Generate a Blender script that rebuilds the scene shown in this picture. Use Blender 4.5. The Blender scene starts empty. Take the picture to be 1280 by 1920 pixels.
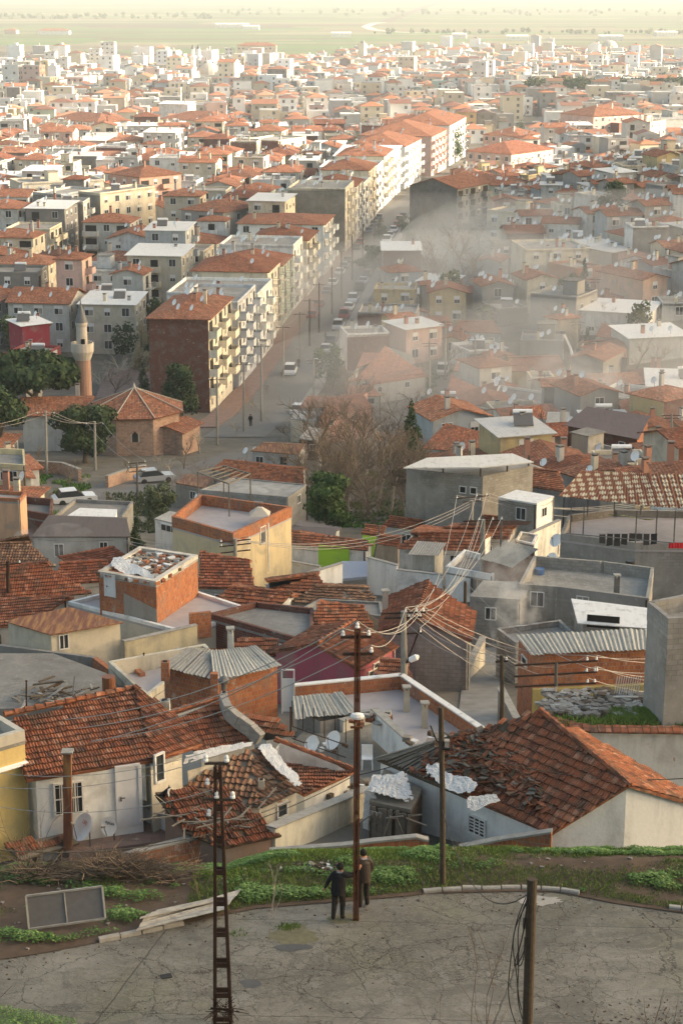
import bpy, bmesh, math, random
import numpy as np
from mathutils import Vector as V, Matrix, noise as mnoise
R=math.radians
random.seed(7)
SC=bpy.context.scene
COL=SC.collection
# ---------------- camera, sky, sun, exposure ----------------
CH=62.0; FL=3400.0; TILT=R(16.54)
cam=bpy.data.objects.new('camera',bpy.data.cameras.new('camera')); COL.objects.link(cam)
cam.location=(0,0,CH); cam.rotation_euler=(math.pi/2-TILT,0,0)
cam.data.sensor_fit='VERTICAL'; cam.data.sensor_height=36; cam.data.lens=FL/1920*36
cam.data.clip_start=.5; cam.data.clip_end=30000
SC.camera=cam
SUN_EL=R(20); SUN_AZ=R(4)          # azimuth measured from +x towards +y
sdir=V((math.cos(SUN_AZ)*math.cos(SUN_EL),math.sin(SUN_AZ)*math.cos(SUN_EL),math.sin(SUN_EL)))
w=bpy.data.worlds.new('World'); SC.world=w; w.use_nodes=True
nt=w.node_tree; bg=nt.nodes['Background']; sky=nt.nodes.new('ShaderNodeTexSky'); sky.sky_type='NISHITA'
sky.sun_disc=False; sky.sun_elevation=SUN_EL; sky.sun_rotation=math.pi/2-SUN_AZ
sky.altitude=100; sky.air_density=1.0; sky.dust_density=4.0; sky.ozone_density=.3
tint=nt.nodes.new('ShaderNodeMix'); tint.data_type='RGBA'; tint.blend_type='MULTIPLY'; tint.inputs[0].default_value=1
tint.inputs[7].default_value=(1.0,.94,.80,1)
nt.links.new(sky.outputs[0],tint.inputs[6]); nt.links.new(tint.outputs[2],bg.inputs[0]); bg.inputs[1].default_value=.14
sl=bpy.data.lights.new('sun','SUN'); sl.energy=4.6; sl.angle=R(.5); sl.color=(1,.90,.76)
so=bpy.data.objects.new('sun',sl); COL.objects.link(so); so.rotation_euler=(-sdir).to_track_quat('-Z','Y').to_euler()
SC.view_settings.view_transform='Standard'; SC.view_settings.look='None'; SC.view_settings.exposure=1.58; SC.view_settings.gamma=1
SC.cycles.volume_step_rate=4; SC.cycles.volume_max_steps=64; SC.cycles.max_bounces=5; SC.cycles.volume_bounces=1
SC.cycles.transparent_max_bounces=12
# ---------------- picture <-> world ----------------
CT,ST=math.cos(TILT),math.sin(TILT)
CAM=V((0,0,CH))
def ray(px,py):
    X=(px-640)/FL; Y=(960-py)/FL
    return V((X, CT+ST*Y, -ST+CT*Y))
def P(px,py,z): d=ray(px,py); return CAM+d*((z-CH)/d.z)
def D(px,py,y): d=ray(px,py); return CAM+d*(y/d.y)
def proj(p):
    q=p-CAM; dep=q.y*CT-q.z*ST; up=q.y*ST+q.z*CT
    return 640+FL*q.x/dep, 960-FL*up/dep, dep
PROF=[(-400,1.4),(-8,1.4),(0,1.8),(3,6),(6,10),(12,16),(20,20.5),(27,23.8),(31,24.5),(45.5,24.5),(46.6,24.45),(48,24.7),(49.2,25.3),(50.5,26.1),(53,26.8),(56,27.4),
 (62,28.9),(68,30.2),(80,33.0),(97,36.8),(108,39),(125,42),(140,44.5),(170,49.4),(200,54),(230,57.8),(255,60.8),(280,61.8),(340,62),(500,63),(1000,68),(2000,78),(20000,80)]
PY=[a for a,b in PROF]; PD=[b for a,b in PROF]
def bump(x,y,cx,cy,rx,ry): return math.exp(-((x-cx)/rx)**2-((y-cy)/ry)**2)
def T(x,y):
    d=float(np.interp(y,PY,PD)); z=CH-d
    if y>60: z+=26*bump(min(x,125),y,130,400,82,120)+5*bump(min(x,45),y,48,125,26,34)
    if y<62 and x<-1.8 and y>46:
        q=lambda v:min(1,max(0,v)); z-=.55*q((-1.8-x)/1.6)*q((y-46)/1.6)*(1-q((y-50.2)/3))
    return z
def S(px,py,h=0):
    "first point of the pixel's ray that is h above the ground"
    d=ray(px,py); s=34.0 if h==0 else 49.9/d.y; prev=None
    if h and (CAM+d*s).z-T((d*s).x,49.9)-h<=0: return CAM+d*s
    while s<12000:
        p=CAM+d*s; g=p.z-T(p.x,p.y)-h
        if g<=0:
            a,b=prev,s
            for _ in range(24):
                m=(a+b)/2; q=CAM+d*m
                if q.z-T(q.x,q.y)-h<=0: b=m
                else: a=m
            return CAM+d*b
        prev=s; s*=1.006
    return CAM+d*9000
# ---------------- materials ----------------
class NT:
    def __init__(s,name,rough=.85):
        s.m=bpy.data.materials.new(name); s.m.use_nodes=True; s.t=s.m.node_tree; s.b=s.t.nodes['Principled BSDF']
        s.b.inputs['Roughness'].default_value=rough; s.b.inputs['Specular IOR Level'].default_value=.25
    def n(s,ty,_out=0,**kw):
        nd=s.t.nodes.new('ShaderNode'+ty)
        for k,v in kw.items():
            if k.startswith('i_'):
                key=k[2:].replace('_',' '); key=int(key) if key.isdigit() else key
                s.set(nd.inputs[key],v)
            else: setattr(nd,k,v)
        return nd
    def set(s,inp,v):
        if hasattr(v,'links'): s.t.links.new(v,inp)
        elif isinstance(v,tuple) and len(v)==3 and inp.type=='RGBA': inp.default_value=(*v,1)
        else: inp.default_value=v
    def noise(s,vec,scale,detail=4,rough=.55,dist=0): return s.n('TexNoise',i_Vector=vec,i_Scale=scale,i_Detail=detail,i_Roughness=rough,i_Distortion=dist).outputs[0]
    def mix(s,f,a,b,mode='MIX'):
        nd=s.n('Mix',data_type='RGBA',blend_type=mode); s.set(nd.inputs[0],f); s.set(nd.inputs[6],a); s.set(nd.inputs[7],b); return nd.outputs[2]
    def ramp(s,f,*st):
        nd=s.n('ValToRGB'); s.set(nd.inputs[0],f); e=nd.color_ramp.elements
        while len(e)<len(st): e.new(.5)
        for el,(p,c) in zip(e,st): el.position=p; el.color=(c,c,c,1) if not isinstance(c,tuple) else (*c,1)
        return nd.outputs[0]
    def math(s,op,a,b=0): nd=s.n('Math',operation=op); s.set(nd.inputs[0],a); s.set(nd.inputs[1],b); return nd.outputs[0]
    def geo(s): return s.n('NewGeometry').outputs['Position']
    def uv(s): return s.n('UVMap').outputs[0]
    def sep(s,v): return s.n('SeparateXYZ',i_0=v).outputs
    def comb(s,x,y,z=0): return s.n('CombineXYZ',i_0=x,i_1=y,i_2=z).outputs[0]
    def map(s,v,sc): return s.n('Mapping',i_Vector=v,i_Scale=sc).outputs[0]
    def bump(s,h,st=.3,dist=.02): s.t.links.new(s.n('Bump',i_Strength=st,i_Distance=dist,i_Height=h).outputs[0],s.b.inputs['Normal'])
    def col(s,c): s.set(s.b.inputs['Base Color'],c)
    def obcol(s): return s.n('ObjectInfo').outputs['Color']
    def rnd(s): return s.n('ObjectInfo').outputs['Random']
M={}
def plaster(name,dirt=.5,rough=.9):
    t=NT(name,rough); g=t.geo(); oc=t.obcol()
    st=t.noise(t.map(g,(1.4,1.4,.22)),1.0,5,.65)       # rain streaks
    bl=t.noise(g,.55,5,.6,.4); fi=t.noise(g,9,3)
    c=t.mix(t.mix(t.ramp(t.noise(g,.8,3),(.35,.15),(.65,1)),(0,0,0),t.ramp(st,(.46,0),(.74,dirt))),oc,(.17,.16,.14))
    c=t.mix(t.ramp(bl,(.52,0),(.68,dirt*.8)),c,(.30,.27,.22))
    c=t.mix(t.ramp(fi,(.3,.0),(.75,.25)),c,t.mix(1,c,(.72,.7,.66),'MULTIPLY'))
    pe=t.ramp(t.noise(g,1.7,6,.7,.6),(.66,0),(.69,dirt)); c=t.mix(pe,c,t.mix(t.ramp(t.noise(g,.4,2),(.48,0),(.5,1)),(.30,.28,.25),(.30,.13,.075)))
    t.col(c); t.bump(t.math('ADD',fi,pe),.35,.02); M[name]=t.m
plaster('plaster',.68); plaster('clean',.25); plaster('dirty',.95)
def concrete():
    t=NT('concrete',.92); g=t.geo()
    a=t.noise(g,.35,6,.65,.5); b=t.noise(g,4,4,.6); s=t.noise(t.map(g,(1.6,1.6,.15)),1.2,4,.6)
    c=t.ramp(a,(.3,(.20,.19,.175)),(.55,(.30,.285,.26)),(.75,(.40,.385,.355)))
    c=t.mix(t.mix(t.ramp(t.noise(g,.7,3),(.4,0),(.65,1)),(0,0,0),t.ramp(s,(.5,0),(.72,.5))),c,(.13,.125,.115)); bk=t.n('TexBrick',i_Vector=t.uv(),i_Scale=1.0,i_Color1=(1,1,1),i_Color2=(.8,.79,.77),i_Mortar=(.62,.6,.57),i_Brick_Width=.4,i_Row_Height=.2,i_Mortar_Size=.012).outputs[0]; c=t.mix(t.ramp(t.noise(g,.22,3),(.48,0),(.52,.8)),c,t.mix(1,c,bk,'MULTIPLY')); c=t.mix(t.ramp(b,(.55,0),(.75,.5)),c,(.44,.42,.39))
    c=t.mix(1,c,t.mix(.5,(1,1,1),t.obcol()),'MULTIPLY')
    t.col(c); t.bump(b,.4,.02); M['concrete']=t.m
concrete()
def brick(name,c1,c2,mort,bw,rh,ms=.012):
    t=NT(name,.9); u=t.uv(); g=t.geo()
    n=t.n('TexBrick',i_Vector=u,i_Scale=1.0,i_Color1=c1,i_Color2=c2,i_Mortar=mort,i_Mortar_Size=ms,i_Brick_Width=bw,i_Row_Height=rh,i_Bias=0.0)
    n.inputs['Mortar Smooth'].default_value=.3
    cell=t.n('TexWhiteNoise',noise_dimensions='2D',i_Vector=t.n('VectorMath',operation='FLOOR',i_0=t.map(u,(1/bw,1/rh,1))).outputs[0]).outputs[0]
    c=t.mix(t.ramp(cell,(.0,.35),(.6,0)),n.outputs[0],(.12,.05,.03))
    c=t.mix(t.ramp(t.noise(g,.9,6,.65,.5),(.5,0),(.68,.75)),c,(.17,.14,.12))
    c=t.mix(t.ramp(t.noise(g,1.9,5,.7),(.62,0),(.66,.6)),c,(.38,.35,.31))
    t.col(c); t.bump(t.math('SUBTRACT',1,n.outputs[1]),.7,.02); M[name]=t.m
brick('brick',(.46,.165,.06),(.34,.10,.04),(.26,.22,.17),.15,.20)
brick('darkbrick',(.17,.055,.035),(.12,.04,.03),(.15,.12,.10),.19,.13)
brick('block',(.42,.41,.38),(.30,.29,.27),(.2,.19,.17),.4,.2,.015)
brick('stonewall',(.44,.22,.13),(.36,.19,.12),(.46,.40,.33),.34,.17,.03)
brick('paving',(.27,.17,.14),(.22,.15,.125),(.22,.17,.14),.5,.25,.02)
def tile(name,base,light,dark,moss,geo):
    t=NT(name,.88); u=t.uv(); g=t.geo()
    fl=t.n('VectorMath',operation='FLOOR',i_0=t.map(u,(1/.19,1/.28,1))).outputs[0]
    w1=t.n('TexWhiteNoise',noise_dimensions='2D',i_Vector=fl).outputs[0]
    x,y,z=t.sep(u)
    patch=t.noise(u,.45,4,.6,.5)
    c=t.ramp(w1,(0,dark),(.3,base),(.75,base),(1,light))
    c=t.mix(t.ramp(patch,(.4,0),(.7,.6)),c,t.mix(1,c,(.52,.42,.38),'MULTIPLY'))
    c=t.mix(t.ramp(t.noise(g,1.3,6,.7,.8),(.47,0),(.64,moss)),c,(.075,.062,.045))
    c=t.mix(t.ramp(t.noise(g,2.6,5,.7),(.62,0),(.7,.3)),c,(.30,.27,.21))
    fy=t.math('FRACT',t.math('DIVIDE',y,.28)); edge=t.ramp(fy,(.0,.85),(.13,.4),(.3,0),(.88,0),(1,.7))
    c=t.mix(edge,c,(.085,.05,.035))  # overlap shade and dirt both painted in as dark row lines
    c=t.mix(1,c,t.obcol(),'MULTIPLY')
    t.col(c)
    fx=t.math('FRACT',t.math('DIVIDE',x,.12)); 
    if geo: t.bump(t.noise(g,14,4),.4,.01)
    else:
        h=t.math('ADD',t.math('MULTIPLY',t.math('SINE',t.math('MULTIPLY',x,33.07)),.5),t.math('MULTIPLY',t.math('SUBTRACT',1,fy),1.2))
        t.bump(h,.9,.05)
    M[name]=t.m
OR=(.33,.115,.055),(.46,.23,.14),(.13,.052,.035)
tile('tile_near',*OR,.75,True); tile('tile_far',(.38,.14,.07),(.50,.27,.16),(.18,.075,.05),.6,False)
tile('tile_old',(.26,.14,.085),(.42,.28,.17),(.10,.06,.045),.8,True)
def sheet(name,c1,c2,rust,rc):
    t=NT(name,.7); u=t.uv(); g=t.geo(); x,y,z=t.sep(u)
    s=t.noise(t.map(u,(3,.35,1)),1.5,5,.6); a=t.noise(g,.8,5,.6,.6)
    c=t.mix(a,c1,c2); c=t.mix(t.ramp(s,(.45,0),(.62,rust)),c,rc); c=t.mix(t.ramp(t.noise(g,2.2,5,.7),(.55,0),(.7,.5)),c,(.13,.115,.095))
    c=t.mix(1,c,t.mix(.6,(1,1,1),t.obcol()),'MULTIPLY')
    t.col(c); t.bump(s,.3,.01); M[name]=t.m
sheet('eternit',(.34,.325,.29),(.44,.42,.38),.4,(.17,.16,.14)); sheet('whitesheet',(.66,.65,.62),(.74,.73,.70),.15,(.4,.36,.3))
sheet('rustsheet',(.17,.065,.04),(.11,.05,.035),.7,(.36,.20,.075));  sheet('bitumen',(.10,.085,.08),(.14,.11,.10),.3,(.07,.06,.055))
def simple(name,c,rough=.7,metal=0,var=.25,sc=6,ob=False):
    t=NT(name,rough); g=t.geo(); n=t.noise(g,sc,4,.6); b=t.mix(1,c,t.obcol(),'MULTIPLY') if ob else c
    t.col(t.mix(t.ramp(n,(.3,var),(.7,0)),b,t.mix(1,b,(.45,.42,.38),'MULTIPLY'))); t.b.inputs['Metallic'].default_value=metal
    t.bump(n,.2,.01); M[name]=t.m; return t
simple('glass',(.035,.04,.045),.15,0,.1); simple('curtain',(.30,.28,.25),.5,0,.5,1.5); simple('frame',(.72,.70,.66),.6,0,.3); simple('darkhole',(.02,.018,.016)); simple('metal',(.16,.15,.14),.5,.3)
simple('rustmetal',(.055,.03,.02),.8,.1,.6,5); simple('wood',(.13,.095,.065),.9,0,.6,8); simple('greywood',(.21,.185,.15),.9,0,.5,5); simple('polewood',(.085,.065,.045),.9,0,.6,9); simple('concretepole',(.30,.285,.25),.9,0,.5)
simple('plastic',(.66,.655,.64),.5,0,.15,1.5); simple('dish',(.86,.85,.82),.5,0,.25,3); simple('porcelain',(.78,.78,.76),.25,0,.1); simple('cable',(.10,.095,.09),.6); simple('blackcable',(.02,.02,.02),.6)
simple('wire',(.42,.39,.35),.5,.2); simple('soil',(.12,.085,.06),.95,0,.6,3); simple('kerb',(.36,.345,.31),.9,0,.6,4); simple('bark',(.17,.135,.10),.95,0,.5,5); simple('twig',(.21,.155,.11),.9,0,.4,5); simple('palebark',(.42,.37,.30),.9,0,.4,5)
simple('cloth',(1,1,1),.9,0,.2,5,True); simple('paint',(1,1,1),.45,0,.2,3,True); simple('tyre',(.03,.03,.03)); simple('skin',(.36,.19,.12),.6,0,.1); simple('carpaint',(1,1,1),.3,.1,.12,3,True)
simple('rubble',(.26,.23,.20),.95,0,.6,4); simple('terrazzo',(.42,.385,.38),.6,0,.35,1.2)
simple('lead',(.14,.145,.15),.6,.1,.3); simple('creamstone',(.50,.45,.38),.9,0,.3,2); simple('minaretbrick',(.36,.22,.16),.9,0,.35,6)
def leafmat(name,a,b,c):
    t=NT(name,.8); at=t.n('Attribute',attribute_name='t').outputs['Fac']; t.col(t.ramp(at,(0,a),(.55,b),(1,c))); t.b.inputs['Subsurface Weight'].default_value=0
    M[name]=t.m
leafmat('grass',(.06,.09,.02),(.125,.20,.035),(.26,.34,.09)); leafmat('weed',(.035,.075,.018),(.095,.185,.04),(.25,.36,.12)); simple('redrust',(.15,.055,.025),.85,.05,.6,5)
leafmat('pine',(.014,.03,.012),(.035,.062,.02),(.07,.10,.035)); leafmat('olive',(.05,.065,.03),(.09,.11,.05),(.14,.16,.08)); leafmat('shrub',(.025,.05,.015),(.055,.095,.025),(.10,.15,.04))
leafmat('autumn',(.22,.12,.04),(.30,.17,.06),(.38,.24,.09)); leafmat('ivory',(.3,.25,.15),(.38,.31,.2),(.45,.38,.26))
def attrmat(name,rough=.85):
    t=NT(name,rough); at=t.n('Attribute',attribute_name='c').outputs['Color']; n=t.noise(t.geo(),.25,4); t.col(t.mix(t.ramp(n,(.35,.35),(.65,0)),at,t.mix(1,at,(.6,.57,.53),'MULTIPLY'))); M[name]=t.m
attrmat('town')
# ---------------- mesh builder ----------------
class MB:
    def __init__(s): s.v=[]; s.f=[]; s.m=[]; s.mats=[]; s.uv=[]; s.c=[]; s.cur=0
    def mat(s,m):
        m=M[m] if isinstance(m,str) else m
        if m not in s.mats: s.mats.append(m)
        s.cur=s.mats.index(m); return s
    def face(s,pts,col=None):
        i=len(s.v); s.v+= [tuple(p) for p in pts]; s.f.append(tuple(range(i,i+len(pts)))); s.m.append(s.cur); s.c.append(col)
        n=(V(pts[1])-V(pts[0])).cross(V(pts[2])-V(pts[0]))
        if n.length<1e-9: n=V((0,0,1))
        n.normalize()
        u=V((0,0,1)).cross(n) if abs(n.z)<.985 else V((1,0,0)); u.normalize(); v=n.cross(u)
        if v.z<0 and abs(n.z)<.985: v=-v
        for p in pts: p=V(p); s.uv.append((p.dot(u),p.dot(v)))
    def quad(s,a,b,c,d,col=None): s.face((a,b,c,d),col)
    def hexa(s,b,t,col=None,bottom=True):
        "prism between bottom loop b and top loop t"
        n=len(b)
        for i in range(n): j=(i+1)%n; s.face((b[i],b[j],t[j],t[i]),col)
        s.face(t,col)
        if bottom: s.face(b[::-1],col)
    def box(s,c,sz,rz=0,col=None,ax=None):
        x,y,z=sz[0]/2,sz[1]/2,sz[2]/2; mt=Matrix.Rotation(rz,3,'Z') if ax is None else ax; c=V(c)
        q=lambda a,b,e: c+mt@V((a*x,b*y,e*z))
        s.hexa([q(-1,-1,-1),q(1,-1,-1),q(1,1,-1),q(-1,1,-1)],[q(-1,-1,1),q(1,-1,1),q(1,1,1),q(-1,1,1)],col)
    def bar(s,a,b,w,h=None,col=None):
        a,b=V(a),V(b); h=h or w; d=(b-a); L=d.length
        if L<1e-6: return
        d/=L; r=d.cross(V((0,0,1)))
        if r.length<.05: r=V((1,0,0))
        r.normalize(); u=r.cross(d)
        q=lambda p,i,j: p+r*(i*w/2)+u*(j*h/2)
        s.hexa([q(a,-1,-1),q(a,1,-1),q(a,1,1),q(a,-1,1)],[q(b,-1,-1),q(b,1,-1),q(b,1,1),q(b,-1,1)],col)
    def tube(s,pts,rad,n=6,cap=True):
        pts=[V(p) for p in pts]; rad=rad if isinstance(rad,(list,tuple)) else [rad]*len(pts); rings=[]
        up=V((0,0,1)); r0=None
        for i,p in enumerate(pts):
            d=(pts[min(i+1,len(pts)-1)]-pts[max(i-1,0)])
            if d.length<1e-9: d=V((0,0,1))
            d.normalize()
            if r0 is None:
                r0=d.cross(up)
                if r0.length<.1: r0=V((1,0,0))
            r=(r0-d*r0.dot(d)); 
            if r.length<1e-4: r=d.orthogonal()
            r.normalize(); r0=r; u=d.cross(r)
            rings.append([p+(r*math.cos(2*math.pi*k/n)+u*math.sin(2*math.pi*k/n))*rad[i] for k in range(n)])
        for a,b in zip(rings,rings[1:]):
            for k in range(n): s.face((a[k],a[(k+1)%n],b[(k+1)%n],b[k]))
        if cap: s.face(rings[0][::-1]); s.face(rings[-1])
    def lathe(s,c,prof,n=12,ax=None,arc=1.0):
        "prof: (radius, height) from bottom"
        c=V(c); mt=ax or Matrix.Identity(3); rings=[[c+mt@V((r*math.cos(2*math.pi*k/n),r*math.sin(2*math.pi*k/n),h)) for k in range(n)] for r,h in prof]
        for a,b in zip(rings,rings[1:]):
            for k in range(n): s.face((a[k],a[(k+1)%n],b[(k+1)%n],b[k]))
        if prof[0][0]>.001: s.face(rings[0][::-1])
        if prof[-1][0]>.001: s.face(rings[-1])
    def build(s,name,parent=None,smooth=False,local=None):
        me=bpy.data.meshes.new(name); off=V(parent.matrix_basis.translation) if parent is not None and local is None else V((0,0,0))
        if parent is not None and parent.parent is not None: off=off+V(parent.parent.location)
        if local is not None: off=V(local)
        vs=s.v if off.length<1e-9 else [(a-off.x,b-off.y,c-off.z) for a,b,c in s.v]
        me.from_pydata(vs,[],s.f)
        for m in s.mats: me.materials.append(m)
        me.polygons.foreach_set('material_index',s.m)
        if smooth: me.polygons.foreach_set('use_smooth',[True]*len(s.f))
        ul=me.uv_layers.new(name='UVMap'); ul.data.foreach_set('uv',[x for p in s.uv for x in p])
        if any(c is not None for c in s.c):
            ca=me.color_attributes.new('c','FLOAT_COLOR','CORNER'); arr=[]
            for f,c in zip(s.f,s.c):
                c=c or (.5,.5,.5); arr+=[c[0],c[1],c[2],1]*len(f)
            ca.data.foreach_set('color',arr)
        me.update(); o=bpy.data.objects.new(name,me); COL.objects.link(o)
        if parent is not None: o.parent=parent
        return o
def tag(o,label=None,cat=None,group=None,kind=None):
    if label: o['label']=label
    if cat: o['category']=cat
    if group: o['group']=group
    if kind: o['kind']=kind
    return o
def empty(name,loc,label,cat,group=None):
    o=bpy.data.objects.new(name,None); COL.objects.link(o); o.location=loc; o.empty_display_size=.3
    return tag(o,label,cat,group)
def link(name,me,parent,loc,rz=0,sc=None,col=None):
    o=bpy.data.objects.new(name,me); COL.objects.link(o); o.parent=parent; o.location=loc; o.rotation_euler=(0,0,rz)
    if sc: o.scale=sc
    if col: o.color=(*col,1)
    return o
def mesh_of(mb,name): 
    o=mb.build(name); me=o.data; bpy.data.objects.remove(o); return me
def inpoly(x,y,poly):
    c=False; n=len(poly)
    for i in range(n):
        x1,y1=poly[i]; x2,y2=poly[(i+1)%n]
        if (y1>y)!=(y2>y) and x<(x2-x1)*(y-y1)/(y2-y1)+x1: c=not c
    return c
RS=random.Random(3)
def frame_of(pts):
    n=(pts[1]-pts[0]).cross(pts[2]-pts[0]); 
    if len(pts)>3 and n.length<1e-6: n=(pts[2]-pts[1]).cross(pts[3]-pts[1])
    n.normalize()
    if n.z<0: n=-n
    u=V((0,0,1)).cross(n) if abs(n.z)<.985 else V((1,0,0)); u.normalize(); return n,u,n.cross(u)
def tiles(mb,pts,mess=0.0,missing=0.0,tw=.19,th=.28,amp=.03,seed=1,old=False):
    "real roof tiles laid over a planar polygon, rows follow the same grid as the tile material"
    n,u,v=frame_of(pts); o=pts[0]; od=o.dot(n); L=[(p.dot(u),p.dot(v)) for p in pts]; rr=random.Random(seed)
    u0=math.floor(min(a for a,b in L)/tw); u1=math.ceil(max(a for a,b in L)/tw); v0=math.floor(min(b for a,b in L)/th); v1=math.ceil(max(b for a,b in L)/th)
    prof=[(0,.0),(.22,1),(.5,.1),(.78,1),(1,.0)] if not old else [(0,0),(.15,.9),(.32,1.5),(.5,.9),(.66,0),(1,-.2)]
    for i in range(u0,u1):
        for j in range(v0,v1):
            cu,cv=(i+.5)*tw,(j+.5)*th
            if not inpoly(cu,cv,L): continue
            m=mess; 
            if rr.random()<missing: continue
            base=u*cu+v*cv+n*(od+.012)
            a=rr.gauss(0,.02+m*.5); du=u*math.cos(a)+v*math.sin(a); dv=-u*math.sin(a)+v*math.cos(a)
            lift=.05+abs(rr.gauss(0,.008+m*.08)); sl=rr.gauss(0,.008+m*.05)
            c=base+dv*rr.gauss(0,.008+m*.1)+du*rr.gauss(0,.004+m*.08)
            lo=[]; hi=[]; 
            for fx,fh in prof:
                lo.append(c+du*((fx-.5)*tw*.97)+dv*(-th*.56)+n*(fh*amp+lift+sl*(fx-.5))); hi.append(c+du*((fx-.5)*tw*.97)+dv*(th*.5)+n*(fh*amp+.006+m*abs(sl)))
            k=len(mb.v); N=len(prof); cuv=((i+.5)*tw,(j+.5)*th)
            mb.v+=[tuple(p) for p in lo+hi]; 
            for q in range(N-1):
                mb.f.append((k+q,k+q+1,k+N+q+1,k+N+q)); mb.m.append(mb.cur); mb.c.append(None)
                mb.uv+=[(cuv[0],j*th+.05*th),(cuv[0],j*th+.05*th),(cuv[0],j*th+.8*th),(cuv[0],j*th+.8*th)]
            bl=[c+du*((fx-.5)*tw*.97)+dv*(-th*.56)+n*(fh*amp+lift+sl*(fx-.5)-.03) for fx,fh in prof]; k2=len(mb.v); mb.v+=[tuple(p) for p in bl]
            for q in range(N-1):
                mb.f.append((k2+q,k2+q+1,k+q+1,k+q)); mb.m.append(mb.cur); mb.c.append(None); mb.uv+=[(cuv[0],j*th+.04*th)]*4
def corr(mb,q,period=.18,amp=.032,th=.02,wav=0.0,seed=0):
    "corrugated sheet over quad q (a,b along eave; d,c along the top); ribs run from eave to top"
    a,b,c,d=q; n=(b-a).cross(d-a).normalized(); 
    if n.z<0: n=-n
    W=max((b-a).length,.1); k=max(4,int(W/period*4)); rr=random.Random(seed); pts=[]
    for i in range(k+1):
        f=i/k; h=n*(amp*math.sin(f*W/period*2*math.pi)+wav*math.sin(f*7+seed)); pts.append((a.lerp(b,f)+h,d.lerp(c,f)+h))
    for (p0,p1),(q0,q1) in zip(pts,pts[1:]):
        mb.quad(p0,q0,q1,p1); mb.quad(p0-n*th,p1-n*th,q1-n*th,q0-n*th); mb.quad(p0-n*th,q0-n*th,q0,p0); mb.quad(p1,q1,q1-n*th,p1-n*th)
def slab(mb,pts,th=.1,grow=0):
    n,u,v=frame_of(pts); t=[p.copy() for p in pts]
    nn=(pts[1]-pts[0]).cross(pts[2]-pts[0])
    if nn.z<0: t=t[::-1]
    mb.hexa([p-n*th for p in t],t)
HANDFP=[]      # footprints of traced buildings (world xy), kept clear by the town generator
NWIN=None
def wpt(d,px,py,A,B):
    n=V((-(B-A).y,(B-A).x,0)); r=ray(px,py); t=(A-CAM).dot(n)/r.dot(n); return CAM+r*t
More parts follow.
